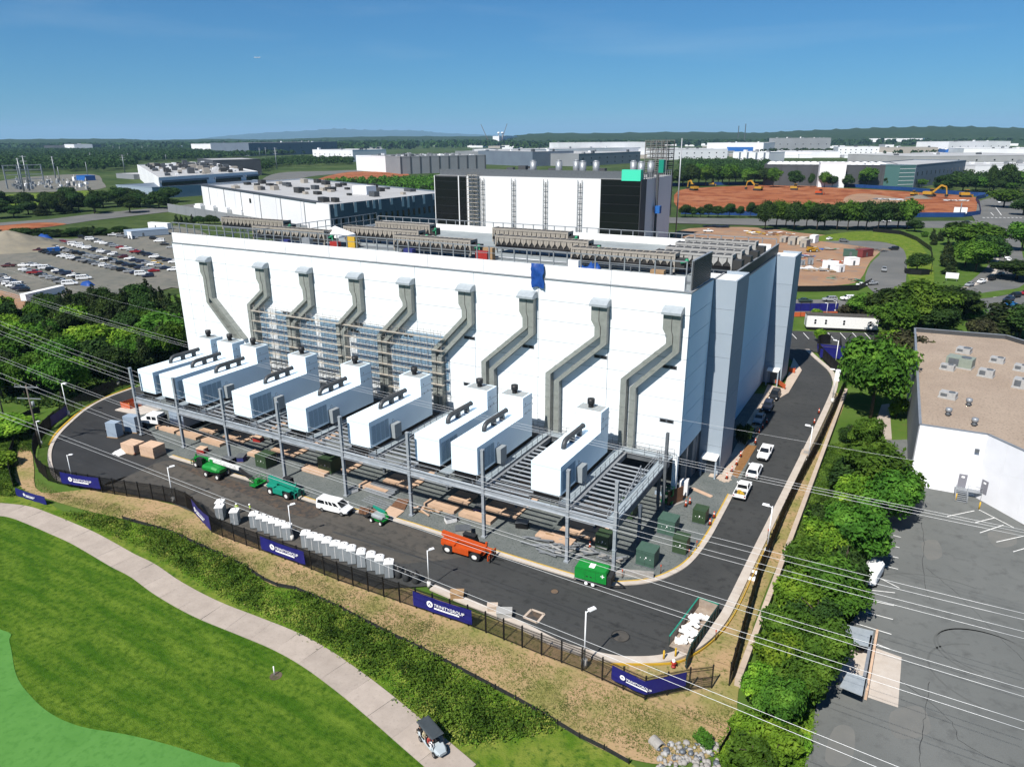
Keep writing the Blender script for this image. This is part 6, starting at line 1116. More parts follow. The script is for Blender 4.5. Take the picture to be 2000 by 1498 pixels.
# ---------------------------------------------------------------- warehouse on the right
mat('gravel_roof', (.52, .42, .33), (.44, .35, .275), .12, .95, col3=(.3, .24, .19), s3=2.6, lo3=.5, hi3=.7, bump=.5, bscale=10); mat('wh_white', (.72, .73, .76), (.66, .67, .7), .3, .7, rnd=.015); mat('wh_grey', (.36, .38, .40), (.32, .34, .36), .2, .7, rnd=.02); mat('ac_white', (.58, .58, .57), (.46, .46, .45), 2, .5); mat('ac_green', (.36, .41, .34), (.31, .36, .3), 2, .5); mat('door_grey', (.30, .30, .34), rough=.5)
c0 = g(1775, 946); zt = hgt(c0, 829)
FP = [c0, g(1903, 969), g(2030, 1040), (70, 96)]
bl = g(1787, 641, zt); bm_ = g(1965, 655, zt); br = g(2035, 676, zt)
wh = thing('warehouse', 'low white and grey warehouse with a tan gravel roof at the right edge', 'building', (*c0, -.02))
poly = FP[:3] + [(br[0] + 30, FP[2][1]), (br[0] + 30, br[1] + 5), br, bm_, bl]; zd = zt - .9
MB().prism(poly, .0, zd - .02).build('core', 'wh_grey', wh, world=True); MB().prism(poly, zd, zd + .02).build('roof_deck', 'gravel_roof', wh, world=True)
def wallrun(p, q, n, m_, z0, z1, nm='wall_panel', th=.3):
    p, q = np.array(p), np.array(q)
    for k in range(n): a, b = p + (q - p) * (k / n), p + (q - p) * ((k + 1) / n - .002); MB().bar((a[0], a[1], (z0 + z1) / 2), (b[0], b[1], (z0 + z1) / 2), th, z1 - z0).build(nm, m_, wh, world=True)
wallrun(FP[0], FP[1], 2, 'wh_white', 0, zt); wallrun(FP[1], FP[2], 3, 'wh_white', 0, zt); wallrun(bl, FP[0], 4, 'wh_grey', 0, zt); wallrun(bl, bm_, 5, 'louvre', zd - 3, zt, 'parapet'); wallrun(bm_, br, 3, 'louvre', zd - 3, zt, 'parapet')
m = MB(); [m.bar((p[0], p[1], zt + .06), (q[0], q[1], zt + .06), .42, .1) for p, q in ((bl, bm_), (bm_, br), (bl, FP[0]), (FP[0], FP[1]), (FP[1], FP[2]))]; m.build('coping', 'galv', wh, world=True)
for px, w, d, h, m_, lb in ((1882, 690, 0, 0, '', ''),): pass
ac = []
for px, w, d, h, m_, lb in (((1882, 689), 2.6, 2.4, 1.1, 'ac_white', 'tilted white roof unit behind the big green unit'), ((1874, 716), 4.6, 3.0, 2.0, 'ac_green', 'big pale green roof unit on the warehouse'), ((1850, 722), 2.4, 1.6, 1.1, 'ac_white', 'small white roof unit touching the big green unit'), ((1947, 708), 2.4, 1.8, 1.1, 'ac_white', 'white roof unit right of the big green unit'), ((1925, 735), 2.5, 1.9, 1.4, 'ac_white', 'white roof unit on a pale plinth'), ((1994, 724), 2.4, 1.8, 1.2, 'ac_white', 'white roof unit at the right picture edge, upper one'), ((1994, 757), 2.6, 2.2, 1.7, 'ac_white', 'white roof unit at the right picture edge, lower one'), ((1851, 777), 2.6, 1.8, 1.1, 'ac_white', 'white roof unit alone left on the warehouse roof')):
    t = thing('roof_unit', lb, 'air conditioner', (*g(*px, zd), zd + .02), -.25); MB().box(-w / 2, -d / 2, .25, w / 2, d / 2, h).build('casing', m_, t); MB().box(-w / 2 - .1, -d / 2 - .1, 0, w / 2 + .1, d / 2 + .1, .25).build('curb', 'ac_white', t); MB().cyl(w * .2, 0, h, h + .12, min(w, d) * .3, 12).build('fan', 'galv_dark', t); MB().box(-w * .4, -d / 2 - .015, .4, 0, -d / 2 - .003, h - .15).build('grille', 'galv_dark', t)
for px, lb in (((1891, 793), 'tall silver roof vent right of the lone white unit'), ((1851, 812), 'silver roof vent near the white wall top, left'), ((1902, 832), 'silver roof vent near the white wall top, right')):
    t = thing('roof_vent', lb, 'vent', (*g(*px, zd), zd + .02)); MB().cyl(0, 0, 0, .7, .35, 12).build('stub', 'galv_dark', t); MB().tube([(0, 0, .7), (0, 0, .75), (0, 0, 1.3), (0, 0, 1.4)], [.35, .5, .5, .3], 12).build('cap', 'galv', t)
dirf = np.array(FP[1]) - np.array(FP[0]); dirf = dirf / np.linalg.norm(dirf); nf = np.array([dirf[1], -dirf[0]]); dir2 = np.array(FP[2]) - np.array(FP[1]); dir2 /= np.linalg.norm(dir2); n2 = np.array([dir2[1], -dir2[0]])
def door(p, d_, nn, z0): c = np.array(p) + nn * .17; q = c + d_ * 1.15; o = MB().bar((c[0], c[1], z0 + 1.1), (q[0], q[1], z0 + 1.1), .06, 2.2).build('door', 'door_grey', wh, world=True); s = (c + q) / 2 + nn * .05; MB().bar((s[0] - d_[0] * .22, s[1] - d_[1] * .22, z0 + 1.75), (s[0] + d_[0] * .22, s[1] + d_[1] * .22, z0 + 1.75), .03, .28).build('notice', 'print_white', wh, world=True)
Lf = np.linalg.norm(np.array(FP[1]) - np.array(FP[0])); door(np.array(FP[1]) - dirf * 2.6, dirf, nf, 1.25); door(np.array(FP[1]) + dir2 * .9, dir2, n2, 1.25)
st = thing('entrance_stairs', 'grey steel stairs with handrails up to the warehouse doors', 'stairs', (*(np.array(FP[1]) - dirf * 2.2 + nf * 1.1), -.02), math.atan2(dirf[1], dirf[0]))
MB().box(-.7, -.2, 1.12, 2.9, 1.0, 1.2).build('landing', 'galv', st)
for k in range(6): MB().box(-.6, -.5 - k * .3, 1.0 - k * .19, .9, -.2 - k * .3, 1.05 - k * .19).build('tread', 'galv', st)
m = MB()
for x in (-.65, .95): m.bar((x, -2.1, .1), (x, -.2, 1.2), .08, .2).bar((x, -2.1, 1.0), (x, -.2, 2.15), .05).bar((x, -2.1, .1), (x, -2.1, 1.0), .05).bar((x, -.2, 1.2), (x, -.2, 2.15), .05)
m.bar((.95, -.2, 2.15), (2.9, -.2, 2.15), .05).bar((.95, -.2, 1.7), (2.9, -.2, 1.7), .04).bar((2.9, -.2, 0), (2.9, -.2, 2.15), .06).bar((2.9, -.2, 2.15), (2.9, 1.0, 2.15), .05); m.build('handrail', 'galv', st)
for i, (px, lb) in enumerate((((1866, 977), 'yellow bollard left of the warehouse stairs'), ((1912, 994), 'yellow bollard right of the warehouse stairs'))): o = dup(bo); o.location = (*g(*px), -.02); o['label'] = lb; o['group'] = 'yellow bollards'
p = np.array(FP[1]) - dirf * 1.0 + nf * .3; MB().box(p[0] - .3, p[1] - .3, zt - 3.0, p[0] + .3, p[1] + .3, zt - 2.5).build('wall_lamp', 'galv_dark', wh, world=True)
# bin enclosure with pale metal roofs in the right-hand car park
en = thing('bin_enclosure', 'bin enclosure with two pale blue metal roofs at the edge of the right car park', 'enclosure', (*g(1690, 1350), -.02))
def roofp(px, z, m_='hood'): q = gs(px, z); MB().prism([(a_[0], a_[1]) for a_ in q], z - .1, z).build('roof_panel', m_, en, world=True)
roofp(((1632, 1214), (1706, 1232), (1699, 1263), (1626, 1246)), 2.0); roofp(((1655, 1312), (1691, 1321), (1684, 1358), (1640, 1340)), 2.0)
p, q = g(1711, 1243, 0), g(1690, 1366, 0); MB().bar((p[0], p[1], .5), (q[0], q[1], .5), .25, 1.0).build('guard_wall', 'insul', en, world=True); p, q = g(1703, 1240, 2), g(1688, 1322, 2); MB().bar((p[0], p[1], 1.9), (q[0], q[1], 1.9), .3, .2).build('beam', 'galv', en, world=True)
for px in ((1640, 1245), (1700, 1262), (1688, 1358), (1652, 1345)): p = g(*px); MB().box(p[0] - .06, p[1] - .06, 0, p[0] + .06, p[1] + .06, 1.9).build('post', 'galv', en, world=True)
sheet('enclosure_pad', gs([(1636, 1246), (1702, 1262), (1692, 1325), (1640, 1330)]), -.006, 'kerb')
tag(MB().sphere((0, 0, .45), .6, 8, 6, sc=(1, .8, .8)).box(-.3, -.2, .8, .2, .2, 1.05).build('rubbish_bag', 'black', loc=(*g(1676, 1272), 0)), 'black rubbish bag on the pale pad of the bin enclosure', 'bag')
t = thing('parked_van', 'white van roof showing among the hedge trees at the car park edge', 'van', (*g(1702, 1130), -.02), 1.4); MB().loft([ring(-2.4, .8, .5, 1.9, .2), ring(-2.2, .95, .4, 2.2, .25), ring(1.6, .95, .4, 2.1, .3), ring(2.4, .8, .5, 1.3, .2)]).build('body', 'paint_white', t)
for x in (-1.5, 1.5): [MB().wheel(x, s * .9, .36, .36, .22).build('wheel', 'tyre', t) for s in (-1, 1)]
# ---------------------------------------------------------------- site trailer, dumpster yard at the back
t0, t1 = np.array(g(1574, 643)), np.array(g(1713, 649)); L = np.linalg.norm(t1 - t0); ang = math.atan2(t1[1] - t0[1], t1[0] - t0[0]); hh = hgt(t0, 622) 
tl = thing('site_trailer', 'long white site office trailer with a grey flat roof', 'trailer', (*t0, 0), ang); MB().box(0, 0, .7, L, 3.6, 4.2).build('body', 'plastic_white', tl); MB().box(-.1, -.1, 4.2, L + .1, 3.7, 4.35).build('roof', 'asphalt_worn', tl); MB().box(.3, .1, 0, L - .3, 3.5, .7).build('skirt', 'black', tl)
for x in (.12, .27, .525, .89): w = MB().box(L * x - .4, -.03, 1.6, L * x + .4, -.002, 3.2).build('window', 'print_white', tl); MB().box(L * x - .3, -.045, 1.7, L * x + .3, -.031, 2.35).build('pane', 'glass', w); MB().box(L * x - .3, -.045, 2.45, L * x + .3, -.031, 3.1).build('pane', 'glass', w)
MB().box(-.03, 1.2, .8, -.002, 2.1, 3.0).build('door', 'galv_dark', tl)
for lb, p, q, h, m_ in (('dark blue hoarding along the street behind the site trailer', (1545, 607), (1652, 607), 2.6, 'banner_blue'), ('orange netting in front of the dark blue hoarding', (1545, 618), (1652, 616), 1.5, 'net_orange')): mesh_fence('hoarding', lb, [p, q], h, m_, step=3, cat='hoarding')
mesh_fence('enclosure_fence', 'black fence of the dumpster yard behind the far lamp posts', [(1640, 672), (1642, 700)], 2.6, 'fence_black'); 
t = thing('skip', 'blue skip inside the dumpster yard', 'skip', (*g(1622, 690), 0), .1); MB().add([(-3, -1.1, .2), (3, -1.1, .2), (3, 1.1, .2), (-3, 1.1, .2), (-3.4, -1.2, 1.9), (3.4, -1.2, 1.9), (3.4, 1.2, 1.9), (-3.4, 1.2, 1.9)], [[0, 1, 5, 4], [1, 2, 6, 5], [2, 3, 7, 6], [3, 0, 4, 7], [0, 3, 2, 1]]).build('hull', 'banner_blue', t); MB().box(-2.8, -1, .2, 2.8, 1, 1.4).build('load', 'bare_soil', t)
# ---------------------------------------------------------------- utility pole and overhead lines
mat('pole_wood', (.24, .21, .18), (.17, .15, .13), 3, .9, stretch=(1, 1, .1)); mat('wire', (.62, .63, .64), rough=.4, metal=.2)
pb = g(79, 872); ph = hgt(pb, 750); po = thing('utility_pole', 'grey wooden utility pole with two crossarms at the left edge', 'utility pole', (*pb, -.2))
MB().tube([(0, 0, 0), (0, 0, ph)], [.2, .13], 8).build('pole', 'pole_wood', po); MB().bar((-2.2, -.9, ph - .4), (2.2, .9, ph - .4), .14, .16).build('crossarm', 'galv', po); MB().bar((-2.2, -.9, ph - 2.6), (2.2, .9, ph - 2.6), .14, .16).build('crossarm', 'galv', po)
m = MB(); [m.cyl(x, x * .41, ph - .3, ph + .05, .06, 6) for x in (-2, -1, 1, 2)]; m.build('insulators', 'conc', po); MB().cyl(.3, .3, ph - 4.2, ph - 3.2, .25, 10).build('transformer_can', 'box_grey', po)
p2 = g(10, 800); t = thing('utility_pole', 'second darker pole cut by the left picture edge', 'utility pole', (*g(8, 815), -.2)); MB().tube([(0, 0, 0), (0, 0, 11)], [.17, .12], 8).build('pole', 'pole_wood', t); MB().bar((-1, 0, 10.2), (1, 0, 10.2), .12).build('crossarm', 'pole_wood', t)
def wire(label, p, mid, q, z=14.0, r_=.03):
    A_, B_ = Vector((*g(*p, z), z)), Vector((*g(*q, z), z)); best = None
    for k in range(1, 200):
        t_ = k / 200; c = A_.lerp(B_, t_); d0 = abs(_P(c)[0] - mid[0])
        if best is None or d0 < best[0]: best = (d0, t_, c)
    _, t_, c = best; lo, hi = -9, 6
    for _ in range(40):
        mz = (lo + hi) / 2
        if _P((c.x, c.y, c.z + mz))[1] > mid[1]: lo = mz
        else: hi = mz
    k = lo / (4 * t_ * (1 - t_)); pts = [A_.lerp(B_, i / 40) + V(0, 0, k * 4 * (i / 40) * (1 - i / 40)) for i in range(41)]
    tag(MB().tube(pts, r_, 5).build('power_line', 'wire'), label, 'power line', 'overhead power lines')
WR = [((-40, 510), (1000, 758), (2060, 945), 16, .012), ((-40, 552), (800, 783), (2060, 1052), 16, .016), ((-40, 545), (800, 778), (2060, 1047), 16, .016), ((-40, 556), (800, 788), (2060, 1059), 16, .016),
      ((-40, 611), (1200, 1000), (2060, 1212), 14, .017), ((-40, 618), (1200, 1008), (2060, 1224), 14, .017), ((-40, 630), (1204, 1024), (2060, 1248), 14, .017), ((-40, 636), (1204, 1034), (2060, 1262), 14, .017),
      ((-40, 680), (1225, 1113), (2060, 1362), 13, .017), ((-40, 686), (1225, 1122), (2060, 1378), 13, .017), ((-40, 712), (1100, 1120), (2060, 1427), 13, .017), ((-40, 722), (1100, 1130), (2060, 1444), 13, .017),
      ((-40, 790), (850, 1132), (1960, 1580), 12, .018), ((-40, 798), (850, 1142), (1960, 1600), 12, .018)]
for i, w in enumerate(WR): wire('overhead line crossing the whole view, %s from the top at the right edge' % ordn[i], *w)
# ---------------------------------------------------------------- trees and plants
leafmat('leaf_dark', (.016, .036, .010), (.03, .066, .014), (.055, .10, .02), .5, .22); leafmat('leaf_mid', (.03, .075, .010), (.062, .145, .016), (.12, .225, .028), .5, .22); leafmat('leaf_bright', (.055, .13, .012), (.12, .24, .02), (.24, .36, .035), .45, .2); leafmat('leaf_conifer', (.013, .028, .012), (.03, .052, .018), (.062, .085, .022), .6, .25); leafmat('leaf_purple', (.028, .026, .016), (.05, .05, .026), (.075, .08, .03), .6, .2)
leafmat('weed_leaf', (.06, .13, .015), (.15, .24, .03), (.30, .35, .07), .35, 0, .3); leafmat('tuft_leaf', (.06, .09, .02), (.14, .16, .04), (.28, .25, .10), .4, 0, .15); mat('bark', (.15, .12, .095), (.09, .07, .055), 3, .9)
def leaves(P, N, size, asp=.62):
    """folded leaf faces at points P with normals N (numpy); returns vertices and faces"""
    n = len(P); N = N / (np.linalg.norm(N, axis=1, keepdims=True) + 1e-9); h = rng.normal(size=(n, 3)); A = np.cross(N, h); A /= (np.linalg.norm(A, axis=1, keepdims=True) + 1e-9); B = np.cross(N, A)
    s = size * rng.uniform(.6, 1.25, (n, 1)); A = A * s; B = B * s * asp; f = N * s * .22
    v = np.stack([P - A, P - B * .9 + f, P + A, P + B * .9 + f], 1).reshape(-1, 3)
    return v, [[i * 4, i * 4 + 1, i * 4 + 2, i * 4 + 3] for i in range(n)]
def crown(lobes, n, size, up=.35, inner=.45):
    L = np.array(lobes, float); w = L[:, 3] * L[:, 4] + L[:, 3] ** 2; idx = rng.choice(len(L), n, p=w / w.sum()); D = rng.normal(size=(n, 3)); D /= np.linalg.norm(D, axis=1, keepdims=True); D[:, 2] = np.abs(D[:, 2]) * np.where(rng.random(n) < .72, 1, -1)
    rr = rng.uniform(inner, 1, n) ** .45 * (1 + .12 * rng.normal(size=n)); rad = np.stack([L[idx, 3], L[idx, 3], L[idx, 4]], 1)
    P = L[idx, :3] + D * rad * rr[:, None]; N = D + np.array([0, 0, up]) + .55 * rng.normal(size=(n, 3)); return leaves(P, N, size)
def tree_proto(name, h, w, kind, n, size, leaf):
    t = thing(name, '', 'tree'); z0 = h * (.22 if kind == 'round' else .1)
    if kind == 'round': lob = [(0, 0, h * .62, w * .34, h * .33)] + [(math.cos(a) * w * .27 * r_, math.sin(a) * w * .27 * r_, h * (.42 + .36 * random.random()), w * random.uniform(.17, .26), h * random.uniform(.13, .21)) for a, r_ in [(k * 2.4 + random.random(), random.uniform(.75, 1.25)) for k in range(11)]]
    elif kind == 'cone': lob = [(random.uniform(-.1, .1) * w, random.uniform(-.1, .1) * w, h * (.18 + .74 * k / 6), w * .46 * (1 - k / 7.4), h * .12) for k in range(7)] + [(math.cos(a) * w * .3 * (1 - f), math.sin(a) * w * .3 * (1 - f), h * (.14 + .7 * f), w * .2 * (1.1 - f), h * .08) for a, f in [(k * 2.4, (k % 7) / 8) for k in range(10)]]
    else: lob = [(math.cos(a) * w * .26 * r_, math.sin(a) * w * .26 * r_, h * random.uniform(.3, .66), w * random.uniform(.16, .28), h * random.uniform(.2, .32)) for a, r_ in [(k * 2.4, random.uniform(.3, 1.25)) for k in range(9)]]
    v, f = crown(lob, n, size); MB().add(v.tolist(), f, 0, False).build('crown', leaf, t)
    m = MB(); m.tube([(0, 0, -.3), (0, 0, h * .25), (w * .02, 0, h * .5), (w * .03, w * .02, h * .8)], [h * .024 + .04, h * .02 + .02, h * .012, .02], 7)
    for k in range(5): a = k * 2.1; z = h * (.25 + .08 * k); m.tube([(0, 0, z), (math.cos(a) * w * .15, math.sin(a) * w * .15, z + h * .12), (math.cos(a) * w * .3, math.sin(a) * w * .3, z + h * .2)], [h * .01 + .02, h * .006 + .01, .01], 5)
    m.build('trunk', 'bark', t); t['h'] = h; t['w'] = w; return t
PR = dict(oak=tree_proto('broadleaf_tree', 10, 10, 'round', 5200, .40, 'leaf_mid'), oak2=tree_proto('broadleaf_tree', 10, 9, 'round', 4800, .40, 'leaf_dark'), lime=tree_proto('broadleaf_tree', 8, 8, 'round', 5200, .32, 'leaf_bright'), cedar=tree_proto('cedar_tree', 9, 5, 'cone', 3600, .30, 'leaf_conifer'), plum=tree_proto('dark_tree', 8, 7, 'round', 3600, .36, 'leaf_purple'), hedge=tree_proto('hedge_tree', 6, 6, 'round', 5600, .25, 'leaf_mid'), hedge2=tree_proto('hedge_tree', 6, 6, 'round', 5600, .25, 'leaf_bright'), hedge3=tree_proto('hedge_tree', 6, 6, 'bush', 5200, .25, 'leaf_dark'), bush=tree_proto('bush', 2.4, 3, 'bush', 1500, .17, 'leaf_bright'), bush2=tree_proto('bush', 2.4, 3, 'bush', 1500, .17, 'leaf_mid'))
usedp = set(); rt = random.Random(99)
def plant(k, loc, h, w, label, group=None, cat=None):
    p = PR[k]; o = p if k not in usedp else dup(p); usedp.add(k)
    o.location = loc; o.rotation_euler[2] = rt.uniform(0, 6.28); o.scale = (w / p['w'], w / p['w'], h / p['h']); o['label'] = label; o['category'] = cat or ('bush' if 'bush' in k else 'tree')
    if group: o['group'] = group
    elif 'group' in o: del o['group']
    return o
def plant_px(k, base, ytop, wpx, label, group=None, z=-.2):
    b = g(*base); d = math.sqrt(b[0] ** 2 + b[1] ** 2 + H * H); return plant(k, (*b, z), max(1, hgt(b, ytop)), wpx * d / F, label, group)
# hedge trees between the retaining wall and the right car park
for k, b, yt, w, lb in (('oak', (1700, 815), 652, 128, 'big round green tree at the left corner of the warehouse roof'), ('plum', (1752, 735), 640, 92, 'dark purple brown tree behind the big round tree by the warehouse'), ('lime', (1745, 690), 645, 70, 'pale green tree behind the site trailer end'), ('bush', (1750, 815), 772, 40, 'small bright bush by the footpath along the warehouse wall'),
    ('hedge', (1686, 885), 812, 60, 'small round bush tree at the top of the hedge strip'), ('hedge3', (1660, 862), 820, 40, 'small dark bush on the grass below the big round tree'), ('hedge', (1712, 985), 868, 130, 'leafy tree reaching over the drive in front of the warehouse wall'), ('hedge3', (1655, 965), 875, 95, 'dark hedge tree left of the leafy tree at the warehouse wall'), ('hedge', (1748, 1000), 905, 80, 'spreading branch tree touching the white warehouse wall'), ('hedge', (1720, 1032), 925, 105, 'tree casting a deep shadow on the car park'), ('hedge3', (1640, 1050), 965, 105, 'grey green hedge tree at the middle of the strip'), ('hedge2', (1612, 1040), 985, 75, 'yellow green hedge bush near the retaining wall'), ('hedge', (1680, 1105), 985, 130, 'round tree above the white van roof'), ('hedge2', (1620, 1110), 1015, 95, 'bright hedge tree left of the white van roof'), ('hedge3', (1655, 1150), 1050, 100, 'dark hedge tree below the white van roof'), ('hedge', (1590, 1165), 1060, 110, 'green hedge tree beside the lower retaining wall'), ('hedge', (1640, 1205), 1095, 125, 'wide tree just above the bin enclosure'), ('hedge2', (1565, 1210), 1120, 100, 'bright hedge tree opposite the dumpster bend'), ('hedge3', (1600, 1250), 1150, 110, 'dark hedge tree left of the bin enclosure'), ('hedge', (1545, 1285), 1180, 110, 'green hedge tree at the end of the black fence'), ('hedge', (1605, 1330), 1210, 125, 'tree hanging over the bin enclosure roof'), ('hedge2', (1535, 1340), 1235, 110, 'bright round hedge tree below the fence end'), ('hedge', (1570, 1385), 1275, 115, 'last tall hedge tree before the stony bank'), ('hedge2', (1500, 1375), 1300, 95, 'bright bush at the end of the retaining wall'), ('hedge', (1530, 1425), 1320, 100, 'low green hedge tree at the bottom of the strip'), ('bush', (1472, 1450), 1395, 90, 'low bright bush at the silt fence end'), ('bush', (1535, 1475), 1420, 110, 'yellow green bush at the bottom right'), ('bush2', (1480, 1500), 1440, 100, 'bush cut by the bottom edge right of the stones'), ('bush', (1575, 1462), 1425, 50, 'small bush at the edge of the lower car park'), ('bush2', (1388, 1452), 1425, 45, 'small bush above the grey stones'), ('hedge3', (1690, 930), 850, 70, 'dark hedge tree right of the small round one'), ('hedge2', (1660, 1010), 925, 80, 'bright hedge tree between two dark ones'), ('hedge3', (1625, 1165), 1085, 90, 'shaded hedge tree in the middle of the lower strip'), ('hedge', (1575, 1130), 1050, 70, 'small hedge tree close to the retaining wall'), ('hedge', (1660, 1060), 975, 90, 'hedge tree under the two wires in the middle')):
    plant_px(k, (b[0] - (14 if b[1] > 1040 else 0), b[1]), yt, w * (.84 if b[1] > 1040 else .95), lb)
# street trees and park on the right
for k, b, yt, w, lb in (('oak', (1690, 628), 572, 76, 'street tree behind the right end of the site trailer'), ('oak2', (1735, 640), 560, 95, 'second street tree by the yard gate'), ('oak', (1790, 645), 545, 110, 'big street tree in the middle of the row'), ('oak2', (1850, 620), 555, 100, 'wide street tree near the junction of the carriageways'), ('plum', (1668, 628), 590, 55, 'small reddish tree beside the hoarding'), ('oak', (1740, 665), 585, 80, 'light green tree in front of the street row'), ('oak2', (1800, 635), 560, 80, 'dark street tree between two lighter ones'), ('oak2', (1825, 655), 590, 70, 'tree low in front of the street row'), ('bush2', (1898, 620), 598, 50, 'round clipped shrub by the lower carriageway'), ('cedar', (1940, 655), 585, 75, 'dark conifer right of the clipped shrub'), ('oak2', (1990, 660), 590, 80, 'dark tree cut by the right edge above the warehouse'), ('plum', (1915, 668), 620, 50, 'brownish conifer beside the warehouse parapet'),
    ('oak2', (1870, 480), 430, 52, 'dark tree at the top of the park clump'), ('oak', (1900, 500), 432, 85, 'tall tree at the centre of the park clump'), ('oak', (1905, 530), 468, 62, 'front tree of the park clump'), ('oak2', (1930, 515), 455, 58, 'tree of the park clump beside the footway'), ('oak', (1885, 520), 470, 55, 'bright tree on the left of the park clump'), ('oak2', (1925, 480), 440, 60, 'back tree of the park clump by the parked cars'), ('cedar', (1850, 520), 475, 26, 'slim conifer left of the park clump'), ('cedar', (1847, 510), 468, 20, 'slim conifer behind the other slim one'), ('cedar', (1853, 535), 510, 24, 'small conifer on the park grass'), ('oak2', (1790, 530), 492, 42, 'lone dark tree inside the black yard fence'), ('oak2', (1786, 452), 428, 30, 'dark shrub tree on the verge of the cross street'), ('bush2', (1805, 462), 450, 16, 'small round shrub on the park verge'), ('cedar', (1822, 468), 446, 13, 'young conifer on the park verge, upper one'), ('cedar', (1835, 470), 448, 13, 'young conifer on the park verge, right one'), ('cedar', (1823, 478), 460, 12, 'young conifer on the park verge, lower one'), ('oak2', (1985, 545), 505, 80, 'round tree beside the curved footway and the road'), ('oak', (1995, 490), 430, 50, 'street tree at the right edge by the parked cars'), ('oak', (1960, 405), 368, 52, 'tree on the median of the avenue'), ('oak2', (1998, 420), 385, 40, 'tree at the right edge of the avenue')):
    plant_px(k, b, yt, w, lb, z=-.25)
plant_px('hedge3', (1452, 868), 812, 30, 'thin young tree beside the dark green car and the mulch bed'); plant_px('lime', (1600, 668), 640, 22, 'young tree at the blue skip yard corner'); plant_px('lime', (1595, 624), 602, 26, 'young tree in front of the dark blue hoarding')
GT = 'trees along the cross street'
for i in range(15): x = 1492 + i * 20 + rt.uniform(-4, 4); plant_px(rt.choice(['oak2', 'oak', 'oak2']), (x, 446 + rt.uniform(-3, 3)), 391 + rt.uniform(-4, 5), rt.uniform(34, 44), 'tree in the dense row along the cross street, %s from its left end' % ordn[i], GT)
for i, x in enumerate((1338, 1352, 1368, 1384, 1402, 1424, 1445, 1465, 1480)): plant_px('oak2', (x, 424), 398 + rt.uniform(-6, 5), rt.uniform(14, 26), 'small tree in the loose row before the red earth, %s from the left' % ordn[i], 'small trees before the red earth')
GT = 'trees behind the red earth site'
for i, x in enumerate(range(1322, 1500, 13)): plant_px(rt.choice(['oak2', 'oak2', 'oak']), (x + rt.uniform(-5, 5), 362 + rt.uniform(-6, 2)), 322 + rt.uniform(-6, 10), rt.uniform(28, 44), 'tree of the wood behind the excavators left of the dark warehouse', GT)
for i, (x, yt, w) in enumerate(((1510, 322, 36), (1552, 327, 38), (1583, 333, 16), (1610, 330, 30), (1625, 338, 24), (1655, 335, 28), (1692, 322, 44), (1733, 340, 18), (1778, 342, 22), (1800, 345, 24), (1848, 335, 50), (1880, 335, 52), (1905, 340, 48), (1932, 315, 22), (1965, 312, 40), (1985, 330, 46), (1840, 350, 40), (1940, 345, 46), (1965, 350, 44))): plant_px('oak2' if i % 3 else 'oak', (x, 366 if x < 1830 else 374), yt + 4, w * .72, 'tree in front of the long dark warehouse, %s from the left' % ordn[i], 'trees in front of the dark warehouse')
# wood on the left
from mathutils.geometry import intersect_point_tri_2d
def inside(p, poly):
    c = False; n = len(poly)
    for i in range(n):
        a, b = poly[i], poly[(i + 1) % n]
        if (a[1] > p[1]) != (b[1] > p[1]) and p[0] < (b[0] - a[0]) * (p[1] - a[1]) / (b[1] - a[1]) + a[0]: c = not c
    return c
def scatter(px, step, fn, lim=999):
    poly = gs(px); xs_ = [p[0] for p in poly]; ys_ = [p[1] for p in poly]; n = 0; y = min(ys_)
    while y < max(ys_):
        x = min(xs_)
        while x < max(xs_):
            q = (x + rt.uniform(-.4, .4) * step, y + rt.uniform(-.4, .4) * step)
            if inside(q, poly) and n < lim: fn(q); n += 1
            x += step
        y += step
GW = 'trees of the wood left of the hall'
def wood(q):
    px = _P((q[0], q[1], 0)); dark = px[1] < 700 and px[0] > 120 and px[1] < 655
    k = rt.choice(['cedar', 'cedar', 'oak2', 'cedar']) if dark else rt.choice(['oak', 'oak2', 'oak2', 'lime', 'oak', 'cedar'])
    h = rt.uniform(7, 10.5) if k == 'cedar' else rt.uniform(7, 11); plant(k, (*q, -.2), h, rt.uniform(4.5, 6.5) if k == 'cedar' else rt.uniform(7, 10.5), {'cedar': 'dark cedar in the dense wood left of the hall', 'oak': 'green broadleaf tree in the dense wood left of the hall', 'oak2': 'dark broadleaf tree in the dense wood left of the hall', 'lime': 'bright broadleaf tree in the dense wood left of the hall'}[k], GW)
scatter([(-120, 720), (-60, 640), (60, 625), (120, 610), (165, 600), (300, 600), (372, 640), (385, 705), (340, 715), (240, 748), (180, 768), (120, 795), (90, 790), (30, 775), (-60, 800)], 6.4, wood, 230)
for k, b, yt, w, lb in (('oak', (330, 690), 608, 110, 'bright tall tree at the left wall of the hall'), ('lime', (195, 705), 630, 100, 'bright tree in the middle of the left wood'), ('oak', (60, 720), 640, 90, 'bright tree in the left part of the wood'), ('lime', (20, 850), 815, 90, 'round bright bush at the left edge below the mesh fence'), ('bush', (5, 905), 878, 60, 'bush at the left edge beside the grey mesh fence'), ('cedar', (185, 610), 556, 32, 'pointed cedar at the top edge of the left wood'), ('cedar', (290, 600), 545, 40, 'cedar nearest the car lot beside the hall')): plant_px(k, b, yt, w, lb)
GH = 'trees along the highway at the left'
for i in range(38):
    x = rt.uniform(-20, 330); y = 418 + rt.uniform(-14, 8) - x * .035; plant_px(rt.choice(['oak2', 'oak2', 'cedar', 'oak2']), (x, y), y - rt.uniform(18, 42), rt.uniform(24, 44), 'dark tree standing along the highway left of the white buildings', GH, -.4)
